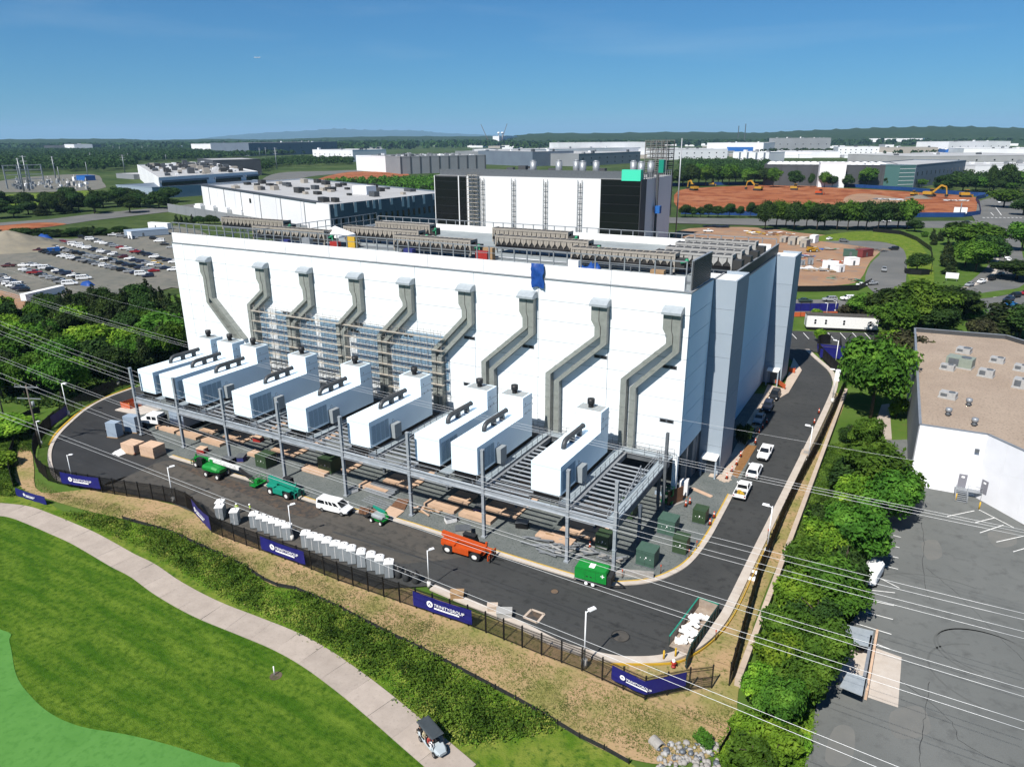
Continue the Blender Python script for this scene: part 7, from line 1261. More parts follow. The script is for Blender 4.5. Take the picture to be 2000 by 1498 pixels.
for i in range(20):
    x = -10 + i * 13 + rt.uniform(-4, 4); y = 463 - x * .022; plant_px(rt.choice(['oak2', 'cedar']), (x, y), y - rt.uniform(12, 22), rt.uniform(22, 34), 'bushy tree between the highway and the car lot', 'bushy trees above the car lot', -.4)
for i, x in enumerate((345, 355, 365, 376, 388, 398, 410, 420)): plant_px('cedar' if i < 4 else 'oak2', (x, 437), 418 + (i % 3) * 2, 11 if i < 4 else 18, 'young tree in front of the grey fenced plant, %s from the left' % ordn[i], 'young trees before the grey wall', -.4)
for i in range(30): x = rt.uniform(640, 850); y = 372 + rt.uniform(-10, 6); plant_px('oak2', (x, y), y - rt.uniform(10, 18), rt.uniform(12, 22), 'young tree of the plantation behind the striped building', 'plantation trees behind the striped building', -.4)
# far woods: one mass each
def mass(name, label, px, step, hmin, hmax, leaf, per=46, zoff=-.6, size=2.0):
    poly = gs(px); P, N = [], []
    xs_ = [p[0] for p in poly]; ys_ = [p[1] for p in poly]; A = (max(xs_) - min(xs_)) * (max(ys_) - min(ys_)); n = int(A / step ** 2)
    Q = np.stack([rng.uniform(min(xs_), max(xs_), n), rng.uniform(min(ys_), max(ys_), n)], 1); keep = [q for q in Q if inside(q, poly)]
    for q in keep:
        h = rng.uniform(hmin, hmax); r_ = h * rng.uniform(.36, .55); D = rng.normal(size=(per, 3)); D /= np.linalg.norm(D, axis=1, keepdims=True); D[:, 2] = np.abs(D[:, 2])
        P.append(np.array([q[0], q[1], h * .45]) + D * np.array([r_, r_, h * .55])); N.append(D + .4 * rng.normal(size=(per, 3)))
    if not keep: return
    P, N = np.concatenate(P), np.concatenate(N); P[:, 2] += zoff; v, f = leaves(P, N, size, .8)
    o = MB().add(v.tolist(), f).build(name, leaf, kind='stuff'); o['label'] = label; o['category'] = 'wood'
mass('woods', 'wide dark wood behind the substation at the left', [(-150, 345), (0, 336), (200, 336), (260, 330), (268, 318), (420, 312), (520, 305), (640, 300), (690, 300), (690, 294), (400, 296), (200, 292), (-150, 296)], 17, 12, 19, 'leaf_dark', 26, size=3.4)
mass('woods', 'wood along the highway bend behind the white halls', [(500, 342), (540, 326), (690, 322), (690, 314), (560, 314), (500, 325)], 13, 9, 14, 'leaf_dark', 40)
mass('woods', 'plantation thicket behind the striped building', [(560, 378), (620, 362), (660, 356), (850, 350), (850, 376), (700, 380)], 9, 5, 8, 'leaf_mid', 34, size=1.2)
mass('woods', 'far wooded plain left of the mountain ridge', [(-300, 294), (600, 296), (1000, 288), (1000, 281), (400, 283), (-300, 287)], 90, 22, 34, 'leaf_dark', 14, size=16)
mass('woods', 'far wooded plain right of the black tower', [(1000, 292), (1400, 286), (2000, 284), (2300, 284), (2300, 274), (1400, 278), (1000, 281)], 70, 18, 30, 'leaf_dark', 14, size=13)
mass('woods', 'band of trees between the white halls at the right', [(1330, 300), (1420, 297), (1900, 306), (2100, 306), (2100, 300), (1700, 299), (1330, 294)], 26, 9, 14, 'leaf_dark', 26, size=3)
mass('woods', 'wood behind the scaffold tower', [(1330, 352), (1480, 352), (1500, 335), (1500, 326), (1330, 322)], 12, 11, 16, 'leaf_dark', 44, size=1.5)
mass('woods', 'thicket right of the dark warehouse', [(1830, 372), (2120, 380), (2120, 352), (1960, 346), (1850, 352)], 11, 9, 14, 'leaf_dark', 44, size=1.4)
# weeds and tufts
def ground_cover(name, label, px, n, per, hmin, hmax, size, leaf, dens=None, z=-.2, spread=.35):
    poly = gs(px); xs_ = [p[0] for p in poly]; ys_ = [p[1] for p in poly]; P, N = [], []; k = 0
    while k < n:
        q = (rt.uniform(min(xs_), max(xs_)), rt.uniform(min(ys_), max(ys_)))
        if not inside(q, poly): continue
        k += 1; f = .5 + .5 * math.sin(q[0] * .31 + 1.3 * math.sin(q[1] * .23)) * math.cos(q[1] * .37 + q[0] * .11)
        if dens and rt.random() > dens + (1 - dens) * f: continue
        h = hmin + (hmax - hmin) * (f * .7 + .3 * rt.random())
        for _ in range(per): P.append((q[0] + rt.gauss(0, spread), q[1] + rt.gauss(0, spread), z + rt.uniform(.15, 1) * h)); N.append((rt.gauss(0, .7), rt.gauss(0, .7), rt.uniform(.3, 1.2)))
    v, f = leaves(np.array(P), np.array(N), size); o = MB().add(v.tolist(), f).build(name, leaf, kind='stuff'); o['label'] = label; o['category'] = 'weeds'
WEED = [(120, 1000), (180, 1003), (260, 1020), (330, 1040), (400, 1072), (472, 1106), (530, 1144), (576, 1151), (652, 1183), (756, 1238), (832, 1274), (900, 1310), (1000, 1364), (1050, 1392), (1090, 1420), (1000, 1440), (905, 1450), (835, 1408), (770, 1352), (704, 1300), (636, 1256), (575, 1222), (500, 1190), (400, 1140), (330, 1092), (250, 1055), (170, 1020)]
ground_cover('weeds', 'dense leafy weeds between the cart path and the silt fence', WEED, 7000, 6, .12, .75, .13, 'weed_leaf', .12)
ground_cover('weeds', 'low bright grass blades along the cart path', WEED, 7000, 4, .08, .25, .12, 'leaf_bright', .6)
ground_cover('weeds', 'darker tall weeds above the lower path bend', [(690, 1250), (760, 1262), (840, 1300), (900, 1340), (1000, 1385), (1010, 1430), (930, 1430), (860, 1390), (780, 1330)], 800, 9, .4, 1.1, .15, 'leaf_mid', .1)
ground_cover('weeds', 'taller dark clumps among the leafy weeds', WEED, 700, 26, .3, 1.5, .17, 'leaf_mid', .02, -.2, .45)
ground_cover('weeds', 'straw coloured dead patches in the weed strip', WEED, 1500, 6, .05, .45, .13, 'tuft_leaf', .02, -.2, .4)
ground_cover('grass_tufts', 'sparse dry tufts on the bare slope under the fence', [(60, 930), (110, 960), (230, 985), (380, 1020), (470, 1075), (640, 1130), (800, 1195), (1000, 1270), (1180, 1340), (1300, 1390), (1430, 1370), (1430, 1440), (1290, 1480), (1140, 1430), (1000, 1350), (830, 1265), (650, 1175), (530, 1135), (400, 1062), (260, 1012), (100, 975)], 9000, 4, .04, .16, .075, 'tuft_leaf', .35, -.14)
ground_cover('weeds', 'bright weeds below the hedge at the bottom right', [(1440, 1400), (1560, 1395), (1590, 1400), (1560, 1520), (1430, 1520), (1405, 1470)], 2600, 8, .2, .6, .14, 'leaf_bright', .5)
ground_cover('weeds', 'undergrowth beneath the hedge trees', [(1610, 870), (1690, 860), (1705, 960), (1700, 1040), (1690, 1180), (1630, 1255), (1600, 1345), (1500, 1390), (1470, 1340), (1530, 1120), (1590, 960)], 5200, 6, .1, .45, .16, 'leaf_mid', .5)
ground_cover('weeds', 'rough grass at the left edge under the utility pole', [(-40, 830), (60, 815), (90, 850), (60, 880), (30, 880), (30, 950), (60, 968), (-40, 965)], 3600, 6, .1, .5, .16, 'leaf_mid', .5)
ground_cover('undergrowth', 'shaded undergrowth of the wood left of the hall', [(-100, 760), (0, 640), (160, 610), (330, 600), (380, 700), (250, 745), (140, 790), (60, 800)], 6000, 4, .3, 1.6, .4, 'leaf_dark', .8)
# ---------------------------------------------------------------- buildings, machines and land in the distance
mat('far_white', (.70, .71, .72), (.62, .63, .65), .02, .7); mat('far_grey', (.34, .36, .38), (.29, .31, .33), .02, .7); mat('far_dark', (.10, .11, .12), (.075, .08, .09), .03, .6); mat('far_blue', (.02, .16, .55), rough=.6); mat('far_tan', (.48, .44, .38), rough=.8); mat('far_slate', (.20, .25, .31), (.17, .21, .27), .05, .6); mat('far_roof', (.58, .59, .59), (.5, .5, .5), .03, .8); mat('glass_black', (.008, .009, .01), rough=.15, spec=.6); mat('glass_green', (.12, .26, .25), rough=.2, spec=.5); mat('turquoise', (.08, .9, .58), rough=.5); mat('site_blue', (.012, .07, .26), (.01, .05, .2), .2, .6)
def bld(label, L, R_, ytop, depth, m='far_white', roof='far_roof', name='building', z0=-.6, par=1.0, h=None, win=None, group=None, bays=None, cat='building', back=None):
    """a block whose front foot runs between two sight points, extruded away from the camera"""
    a, b = Vector(g(*L)), Vector(g(*R_)); d = (b - a); W_ = d.length; u = d / W_; n = Vector((-u.y, u.x))
    if n.dot(a) < 0: n = -n
    if back: depth = abs((Vector(g(*back)) - a).dot(n))
    h = h or hgt((a.x, a.y), ytop); t = thing(name, label, cat, (a.x, a.y, z0), math.atan2(u.y, u.x), group)
    MB().box(0, 0, 0, W_, depth, h - par).build('wall', m, t); MB().box(-.2, -.2, h - par + .01, W_ + .2, .5, h).box(-.2, depth - .5, h - par + .01, W_ + .2, depth + .2, h).box(-.2, .51, h - par + .01, .5, depth - .51, h).box(W_ - .5, .51, h - par + .01, W_ + .2, depth - .51, h).build('parapet', m, t); MB().box(.5, .5, h - par + .005, W_ - .5, depth - .5, h - par + .1).build('roof', roof, t)
    if win:
        mm, rows, cols_, ww, wh_, zb = win; me = None
        for r_ in range(rows):
            for c in range(cols_):
                x = W_ * (c + .5) / cols_; z = zb + (h - zb - wh_ * .6) * r_ / max(1, rows) + .3
                if me is None: me = MB().box(-ww / 2, -.12, 0, ww / 2, -.02, wh_).build('window', mm, t, loc=(x, 0, z)).data
                else: part('window', me, t, (x, 0, z))
    if bays:
        mm, k, bw = bays; me = None
        for c in range(k + 1):
            if me is None: me = MB().box(-bw / 2, -.6, 0, bw / 2, -.02, h * .98).build('pilaster', mm, t, loc=(0, 0, 0)).data
            else: part('pilaster', me, t, (W_ * c / k, 0, 0))
    return t, W_, h
rf = random.Random(77)
def rooftop(t, W_, D_, z, n, ms, s=3, nm='roof_plant'):
    for k in range(n): w, d_, hh = rf.uniform(.6, 1.4) * s, rf.uniform(.6, 1.4) * s, rf.uniform(.4, 1) * s; x, y = rf.uniform(2, W_ - 4), rf.uniform(2, D_ - 4); o = MB().box(0, 0, .12, w, d_, hh).build(nm, rf.choice(ms), t, loc=(x, y, z)); MB().box(w * .15, d_ * .15, hh, w * .85, d_ * .85, hh + .3).build('fan', 'fan_dark', o)
# black glass and white tower block under construction
A = g(1245, 500); yq = A[1]
def X_(px, py): return gy(px, py, yq)
xl, _ = X_(850, 400); xr, _ = X_(1250, 400); ztp = X_(1246, 352)[1]; xw, _ = X_(912, 400); xb, _ = X_(1172, 400); dep = 46
tb = thing('tower_block', 'tall black glass and white block under construction behind the hall', 'building', (xl, yq, -.6))
def bx(nm, x0, y0, z0, x1, y1, z1, m_): return MB().box(x0, y0, z0, x1, y1, z1).build(nm, m_, tb, loc=(0, 0, 0), world=True)
bx('core', xl + .3, yq + .3, -.6, xr - .3, yq + dep, ztp, 'far_dark'); bx('white_wall', xw, yq, -.6, xb, yq + .28, ztp, 'far_white'); bx('glass_wall', xl + .4, yq + .08, -.6, xw - 5.2, yq + .28, ztp - .6, 'glass_black'); bx('glass_wall', xw - 4.6, yq + .08, -.6, xw - .05, yq + .28, ztp - .6, 'glass_black'); bx('corner_post', xl, yq - .1, -.6, xl + .38, yq + .28, ztp, 'far_white'); bx('corner_post', xw - 5.2, yq - .1, -.6, xw - 4.62, yq + .28, ztp, 'far_white'); bx('glass_wall', xb + .03, yq + .06, -.6, xr - .3, yq + .28, ztp, 'glass_black')
for k in range(9): z = ztp - 3 - k * 4.2; bx('floor_edge', xl + .4, yq + .02, z, xw - .1, yq + .07, z + .18, 'stack_black'); bx('floor_edge', xb + .05, yq + .0, z, xr - .3, yq + .05, z + .18, 'stack_black')
bx('side_wall', xr - .28, yq + 8, -.6, xr, yq + dep, ztp, 'far_white'); bx('side_glass', xr - .28, yq + .3, -.6, xr - .04, yq + 7.96, ztp, 'far_dark'); bx('roof_screen', xw - 4, yq + 2, ztp + .01, xr - 9, yq + 2.4, ztp + 3.6, 'galv_dark'); bx('roof_screen', xl + 2, yq + 2.5, ztp + .01, xw - 4.1, yq + 2.9, ztp + 3.2, 'galv_dark'); bx('roof_deck', xl + .4, yq + .5, ztp + .005, xr - .4, yq + dep - .5, ztp + .1, 'far_roof')
bx('green_parapet', xr - 9.6, yq - .2, ztp - .5, xr - .3, yq + 3, ztp + 4.4, 'turquoise'); m = MB(); [m.box(xr - .3, y, ztp, xr, y + .25, ztp + 3) for y in np.arange(yq + 3, yq + dep, 3)]; m.box(xr - .25, yq + 3, ztp + 2.8, xr - .05, yq + dep, ztp + 3); m.build('edge_rail', 'galv', tb, world=True)
for px in (944, 1004, 1066, 1133):
    x, _ = X_(px, 400); m = MB(); [m.box(x + s - .12, yq - .9, -.6, x + s + .12, yq - .7, ztp - .6) for s in (-1.1, 1.1)]; [m.box(x - .98, yq - .85, z, x + .98, yq - .7, z + .18) for z in np.arange(3, ztp - 1, 2.6)]; m.box(x - .1, yq - .6, 2, x + .1, yq - .05, ztp - 2); m.build('mast_rack', 'galv_dark', tb, world=True)
for k, px in enumerate((1016, 1057, 1082, 1115, 1132, 1199, 1232, 1243)): x, _ = X_(px, 330); MB().cyl(x, yq + 14 + (k % 3) * 6, ztp + .1, ztp + 7.2, 1.7, 12).cyl(x, yq + 14 + (k % 3) * 6, ztp + 7.2, ztp + 7.8, 1.3, 12).build('cooling_tank', 'galv', tb, world=True)
for k in range(26): x = xl + 25 + rf.random() * (xr - xl - 34); y = yq + rf.uniform(5, 40); s = rf.uniform(1, 3.2); MB().box(x, y, ztp + .1, x + s * 1.5, y + s, ztp + .1 + s * rf.uniform(.7, 1.4)).build('roof_plant', rf.choice(['fan_dark', 'galv_dark', 'galv', 'far_blue' if k % 9 == 0 else 'louvre', 'digger_yellow' if k % 8 == 0 else 'louvre']), tb, world=True)
def scaffold_tower(label, x0, y0, x1, y1, z0, z1, st, th=.08, dk='scaf_plank'):
    t = thing('scaffold_tower', label, 'scaffold', (x0, y0, z0)); m = MB()
    for x in np.linspace(x0, x1, max(2, int((x1 - x0) / st) + 1)):
        for y in (y0, y1): m.box(x - th, y - th, z0, x + th, y + th, z1)
    m.build('standards', 'scaf', t, world=True); m = MB()
    for z in np.arange(z0 + 2, z1, 2): [m.bar((x0, y, z + q), (x1, y, z + q), th * 1.3) for y in (y0, y1) for q in (0, 1)]; [m.bar((x, y0, z), (x, y1, z), .1) for x in (x0, x1)]
    for z in np.arange(z0 + 2, z1 - 2, 4): m.bar((x0, y0, z), (x1, y0, z + 4), .1)
    m.build('ledgers', 'scaf', t, world=True)
    for z in np.arange(z0 + 2, z1, 2): MB().box(x0, y0, z, x1, y1, z + th * 1.5).build('deck', dk, t, world=True)
scaffold_tower('narrow tube scaffold on the white wall beside the black glass', X_(917, 400)[0], yq - 2.2, X_(937, 400)[0], yq - .3, -.6, ztp + 1.5, 2.2)
xs0, zs0 = gy(1258, 340, yq + 50); xs1, zs1 = gy(1304, 274, yq + 50); scaffold_tower('big brown scaffold tower rising behind the right end of the black block', xs0, yq + 50, xs1, yq + 62, ztp - 22, zs1, 2.6, .2, 'bark')
xh, zh = gy(1322, 340, yq + 20); hs = thing('builders_hoist', 'builders hoist mast with a blue cage at the right corner of the black block', 'hoist', (xr + 1.2, yq + 20, -.6)); MB().box(-.5, -.5, 0, .5, .5, zh + 4).build('mast', 'far_dark', hs); MB().box(-.2, -2, zh - 18, 2.4, 1, zh - 14.5).build('cage', 'far_blue', hs); MB().box(.6, -1.6, zh + 1, 3, 1.6, zh + 7).build('green_screen', 'teal', hs)
ant = thing('mast', 'thin pole standing on the roof right of the brown scaffold tower', 'mast', (xs1 + 6, yq + 55, -.6)); MB().cyl(0, 0, 0, gy(1321, 268, yq + 55)[1], .35, 6).build('pole', 'galv', ant); MB().cyl(0, 0, 0, 1, .8, 8).build('foot', 'conc', ant)
# halls measured by three roof corners: far left, near corner, far right
def blk3(label, A, B, C_, z, mf, ms, z0=-.6):
    a, b, c = [Vector((*g(*p, z), 0)) for p in (A, B, C_)]; t = thing('building', label, 'building', (b.x, b.y, z0)); e = a + c - b
    MB().prism([(p.x, p.y) for p in (a, b, c, e)], z0, z - .9).build('core', 'far_roof', t, world=True)
    def wal(nm, p, q, u0, u1, z1, z2, off, th, m_): d = q - p; n = Vector((d.y, -d.x, 0)).normalized(); n = n if n.dot(-p) > 0 else -n; P_, Q_ = p + d * u0 + n * off, p + d * u1 + n * off; MB().bar((P_.x, P_.y, (z1 + z2) / 2), (Q_.x, Q_.y, (z1 + z2) / 2), th, z2 - z1).build(nm, m_, t, world=True)
    for p, q, m_ in ((a, b, mf), (b, c, ms), (c, e, ms), (e, a, mf)):
        for k in range(6): wal('wall_panel', p, q, k / 6 + .001, (k + 1) / 6 - .001, z0, z, 0, .5, m_)
    def plant_(n_, ms_, s): 
        for k in range(n_): u, v = rf.uniform(.06, .92), rf.uniform(.08, .9); p = b + (a - b) * u + (c - b) * v; w = s * rf.uniform(.6, 1.5); o = MB().box(-w, -w * .5, 0, w, w * .5, w * rf.uniform(.4, .9)).build('roof_plant', rf.choice(ms_), t, loc=(p.x - b.x, p.y - b.y, z - .88 - z0), rz=math.atan2((a - b).y, (a - b).x))
    return t, a, b, c, wal, plant_
t, a, b, c, wal, pl = blk3('long white hall with a dark roof edge and a grey blue striped side', (393, 362), (643, 400), (875, 375), 19, 'far_white', 'far_slate'); wal('dark_roof_edge', a, b, .0, .93, 18.9, 19.5, -1.2, 4, 'far_dark'); pl(40, ['far_dark', 'far_tan', 'fan_dark'], 3.2)
for k in range(6): wal('downpipe', a, b, .08 + .155 * k, .083 + .155 * k, 1, 18.6, .4, .3, 'far_grey')
wal('window', a, b, .46, .475, 12, 15, .3, .2, 'glass_black')
for k in range(20): u = .03 + .048 * k; wal('window', b, c, u, u + .016, 7, 11, .32, .2, 'glass_black'); (k % 2 or k % 6 == 0) and wal('white_stripe', b, c, u - .002, u + .018, 12 + (k * 7 % 4), 18.8, .3, .2, 'far_white')
p = b + (a - b) * .2 + (c - b) * .55; MB().box(-6, -5, 0, 6, 5, 5.5).build('roof_house', 'far_white', t, loc=(p.x - b.x, p.y - b.y, 18.8))
t, a, b, c, wal, pl = blk3('data hall with dark glass front bays and a roof packed with fans', (268, 322), (309, 347), (503, 335), 19, 'far_white', 'far_white'); pl(120, ['far_dark', 'far_dark', 'far_white', 'fan_dark', 'far_tan'], 4.5)
for u0, u1 in ((.02, .44), (.53, .80), (.86, 1.0)): wal('glass_front', b, c, u0, u1, 0, 14, .35, .3, 'glass_black'); wal('canopy', b, c, u0 - .01, min(1, u1 + .01), 14, 16, 1.2, 2, 'far_slate')
p, q = g(327, 398, 6), g(600, 441, 6); t = thing('screen_wall', 'long grey screen wall in front of the plant yard of the white hall', 'wall', (*p, -.6))
for k in range(12): f = lambda u: (p[0] + (q[0] - p[0]) * u, p[1] + (q[1] - p[1]) * u); MB().bar((*f(k / 12), 2.7), (*f((k + .985) / 12), 2.7), .4, 6.6).build('wall_panel', 'far_grey', t, world=True)
for k in range(8): u = f(.08 + .11 * k); o = tag(MB().box(-4, -2, 0, 4, 2, 5.5).box(-3, -1.5, 5.5, 3, 1.5, 6.8).build('plant_unit', 'far_white', loc=(u[0] + 9, u[1] + 14, -.6)), 'white plant unit behind the grey screen wall, %s from the left' % ordn[k], 'plant unit', 'plant units behind the screen wall')
bld('pale blue grey flat shed left of the fan roofed hall', (230, 382), (300, 388), 360, 130, 'crate_grey', 'far_slate', par=.6); bld('long low grey store behind the fan roofed hall', (262, 350), (306, 348), 340, 60, 'far_grey', par=.5)
bld('dark hall with light top behind the fan roofed hall', (420, 345), (512, 342), 312, 120, 'far_dark', 'far_roof', par=1)
# white halls in the middle distance
b5, W5, h5 = bld('long white hall left of the ribbed grey one', (697, 333), (778, 338), 303, 120, 'far_white', par=2); rooftop(b5, W5, 100, h5 - 2, 10, ['far_grey', 'far_dark'], 5)
b6, W6, h6 = bld('ribbed grey and white hall with dark pilasters in the middle distance', (784, 340), (948, 335), 305, 150, 'far_grey', par=2, bays=('far_dark', 9, 2.2)); rooftop(b6, W6, 120, h6 - 2, 24, ['far_white', 'far_grey'], 5)
L_ = (((612, 314), (690, 316), 292, 80, 'far_white', 'white stepped hall with small windows by the highway bend'), ((672, 312), (705, 313), 296, 60, 'far_slate', 'slate blue annex of the stepped white hall'), ((418, 300), (486, 298), 281, 90, 'far_white', 'white stepped block standing alone in the left woods'), ((488, 305), (660, 300), 279, 160, 'far_slate', 'very long dark ribbed hall behind the left woods'), ((130, 296), (200, 294), 284, 90, 'far_dark', 'dark hall with one white end in the left distance'), ((128, 296), (147, 297), 282, 60, 'far_white', 'white end block of the dark left hall'), ((70, 297), (120, 297), 291, 60, 'far_white', 'low white shed at the far left woods'), ((235, 290), (290, 289), 284, 60, 'far_white', 'low white shed in the far left'), ((355, 292), (412, 291), 285, 120, 'far_white', 'pale flat roofed shed near the stepped white block'), ((848, 278), (890, 277), 271, 70, 'far_white', 'white office block on the far wooded rise'),
  ((960, 318), (1040, 316), 297, 150, 'far_grey', 'grey hall behind the roof of the black tower block'), ((1040, 325), (1120, 322), 296, 140, 'far_slate', 'slate hall with white bands behind the cooling tanks'), ((1130, 325), (1250, 318), 300, 140, 'far_grey', 'grey office hall with a row of windows left of the brown scaffold'), ((1000, 312), (1250, 304), 293, 120, 'far_white', 'very long white roofed hall behind the black block'), ((1090, 296), (1260, 294), 279, 90, 'far_white', 'white hall with blue corner in the far middle'), ((975, 283), (1010, 282), 266, 40, 'far_white', 'white concrete plant block beside the two cranes'), ((1020, 277), (1060, 276), 267, 60, 'far_tan', 'tan apartment block in the far middle'), ((1070, 279), (1180, 279), 272, 60, 'far_tan', 'long row of tan houses in the far middle'),
  ((1304, 312), (1420, 310), 292, 120, 'far_white', 'white hall right of the brown scaffold tower'), ((1380, 297), (1490, 298), 279, 120, 'far_white', 'white hall with a blue panel in its front'), ((1430, 322), (1500, 324), 296, 40, 'far_white', 'white apartment block with green grey bands'), ((1500, 297), (1620, 297), 270, 90, 'far_grey', 'grey high bay hall in the right distance'), ((1555, 285), (1615, 285), 270, 80, 'far_white', 'white hall with grey top in the right distance'), ((1525, 308), (1640, 308), 296, 100, 'far_white', 'low white hall before the woods at right'), ((1636, 302), (1716, 302), 287, 90, 'far_white', 'long white depot left of the tan depot'), ((1716, 302), (1830, 302), 288, 80, 'far_tan', 'long tan and brown depot at the right'), ((1696, 283), (1800, 283), 271, 80, 'far_white', 'large white store near the right hills'), ((1850, 300), (1970, 298), 277, 90, 'far_white', 'white stepped building before the right hills'), ((1845, 305), (1875, 305), 292, 50, 'far_blue', 'blue fronted low store at the right'), ((1880, 308), (2060, 308), 290, 90, 'far_white', 'long white hall at the right edge'), ((1780, 330), (2060, 326), 305, 140, 'far_roof', 'wide grey roofed hall behind the glass fronted office'), ((1900, 352), (2080, 350), 322, 60, 'far_white', 'white hall behind the avenue trees at the right edge'))
for i, (a, b, yt, dp, m_, lb) in enumerate(L_):
    t, w, h = bld(lb, a, b, yt, dp * 1.3, m_, par=.8, win=(('glass_black', 2, max(5, int(8)), 3, 2.5, 4) if i % 3 == 0 else None)); rooftop(t, w, dp, h - .8, 5, ['far_grey', 'far_white', 'far_dark'], 5)
    if 'blue panel' in lb: MB().box(w * .37, -.3, 1, w * .83, -.02, h * .55).build('blue_panel', 'far_blue', t)
    if 'apartment block with' in lb:
        for c in (.2, .42, .66, .88): MB().box(w * c - 2, -.2, 0, w * c + 2, -.13, h - 1).build('green_band', 'far_slate', t)
for k in range(270):                                                  # scattered low roofs of the far town
    x = rf.uniform(-20, 2020) if k % 3 == 0 else rf.uniform(900, 2020); y = 279 + rf.random() ** 1.6 * (14 if x < 900 else 32) - (x - 1000) * .003; w = rf.uniform(8, 22) * (1 + (y - 279) / 14); bld('pale flat roofed building of the far business town', (x, y), (x + w, y), y - rf.uniform(2, 4) * (1 + (y - 279) / 30), rf.uniform(30, 90), rf.choice(['far_white', 'far_white', 'far_white', 'far_grey', 'far_tan']), par=.5, group='flat roofed buildings of the far town', name='far_house')
# long dark warehouse with white block, glass corner and office wing
b7, W7, h7 = bld('long dark grey warehouse with round white roof lights behind the red earth', (1490, 362), (1752, 366), 320, 110, 'far_dark', 'far_roof', par=1.2, bays=('louvre', 8, 1.0)); m7 = None
for k in range(48):
    x, y = 6 + (k % 16) * (W7 - 12) / 16, 12 + (k // 16) * 30
    if m7 is None: m7 = MB().sphere((0, 0, 0), 3.4, 8, 4, sc=(1.4, 1, .6)).build('roof_light', 'far_white', b7, loc=(x, y, h7 - 1)).data
    else: part('roof_light', m7, b7, (x, y, h7 - 1))
bld('white block standing out of the dark warehouse front', (1597, 365.5), (1648, 366), 316, 12, 'far_white'); tg, Wg, hg = bld('green glass corner of the office wing', (1752, 368), (1782, 367), 322, 20, 'glass_green', win=('far_dark', 4, 1, .3, .4, 2))
for k in range(6): MB().box(0, -.08, hg * k / 6, Wg, -.02, hg * k / 6 + .4).build('mullion', 'far_white', tg)
bld('pale office wing with a row of dark windows right of the glass corner', (1783, 367), (1880, 352), 321, 60, 'far_slate', win=('glass_black', 2, 12, 1.6, 4, 3))
# hills and sky things
mat('ridge_green', (.03, .06, .03), (.045, .08, .035), .002, .95); mat('hill_green', (.028, .055, .02), (.05, .085, .03), .012, .95, col3=(.02, .04, .016), s3=.03)
def ridge(name, label, pts, D, base_y, depth, m_):
    f = []
    for x, y in smooth_line(pts, 8): r_ = _ray(x, base_y); k = D / math.hypot(r_[0], r_[1]); r2 = _ray(x, y); k2 = D / math.hypot(r2[0], r2[1]); f.append((r_[0] * k, r_[1] * k, H + r2[2] * k2))
    vs, fs = [], []; n = len(f); NR = 7
    for j in range(NR):
        s = j / (NR - 1); prof = math.sin(math.pi * min(1, s * .5 / .5) / 2) if s < 1 else 1
        for i, (x, y, z) in enumerate(f): q = 1 - depth / D * (1 - s); jit = 1 + .10 * math.sin(i * 1.7 + j * 2.3) * (0 < j < NR - 1); vs.append((x * q, y * q, -2 + (z + 2) * prof * jit))
    for i, (x, y, z) in enumerate(f): vs.append((x * 1.15, y * 1.15, -2))
    for j in range(NR): fs += [[j * n + i, j * n + i + 1, (j + 1) * n + i + 1, (j + 1) * n + i] for i in range(n - 1)]
    o = MB().add(vs, fs, 0, True).build(name, m_, kind='structure'); o['label'] = label
ridge('hills', 'faint blue mountain ridge on the horizon', [(380, 273), (440, 266), (520, 260), (600, 256), (660, 252), (700, 254), (760, 255), (820, 256), (860, 260), (930, 263), (1000, 266), (1080, 270)], 32000, 276, 5000, 'ridge_green')
ridge('hills', 'wooded hills on the right horizon', [(1000, 266), (1060, 261), (1160, 261), (1300, 259), (1420, 259), (1480, 260), (1540, 257), (1620, 254), (1700, 251), (1780, 249), (1860, 248), (1950, 250), (2050, 252), (2200, 258)], 7000, 272, 2600, 'hill_green')
ridge('hills', 'low wooded rise on the left horizon', [(-200, 275), (0, 273), (120, 272), (240, 272), (300, 274), (420, 272), (520, 273), (620, 270), (760, 267), (900, 267), (1000, 266), (1100, 266)], 8000, 276, 2500, 'hill_green')
# cranes, pylons, substation, airliner
def pylon(label, base, ytop, arms, w, group='steel power pylons'):
    b = g(*base); h = hgt(b, ytop); t = thing('pylon', label, 'pylon', (*b, -.6), rf.uniform(-.3, .3), group); s = h / 40; MB().tube([(0, 0, 0), (0, 0, h)], [1.0 * s + .2, .4 * s + .1], 6).build('shaft', 'galv', t)
    for k in range(arms): z = h * (.97 - .13 * k); MB().bar((-w * s, 0, z), (w * s, 0, z), .5 * s, .5 * s).build('crossarm', 'galv', t)
for i, (b, yt, a, w) in enumerate((((47, 373), 308, 3, 7), ((58, 372), 303, 2, 7), ((110, 352), 305, 3, 8), ((117, 352), 325, 1, 4), ((178, 316), 298, 3, 8), ((244, 337), 302, 3, 8), ((252, 319), 300, 2, 6), ((172, 345), 316, 1, 2), ((325, 317), 301, 3, 7), ((222, 297), 285, 2, 7), ((235, 300), 286, 2, 7), ((279, 299), 285, 2, 7), ((541, 330), 288, 3, 6), ((520, 308), 288, 2, 6), ((508, 308), 289, 2, 6), ((30, 298), 290, 2, 7), ((290, 294), 284, 2, 6), ((585, 300), 290, 1, 4))): pylon('steel power pylon, %s one of the line over the left woods' % ordn[i], b, yt, a, w)
gt_ = g(12, 368); sub = thing('substation_gantry', 'row of tall steel frames in the substation at the left', 'substation', (*gt_, -.4)); pr = [g(*q) for q in ((15, 369), (42, 368), (62, 367), (88, 366))]; hs_ = hgt(pr[0], 323)
for p in pr: MB().box(p[0] - .6, p[1] - .6, -.4, p[0] + .6, p[1] + .6, hs_).build('post', 'galv', sub, world=True)
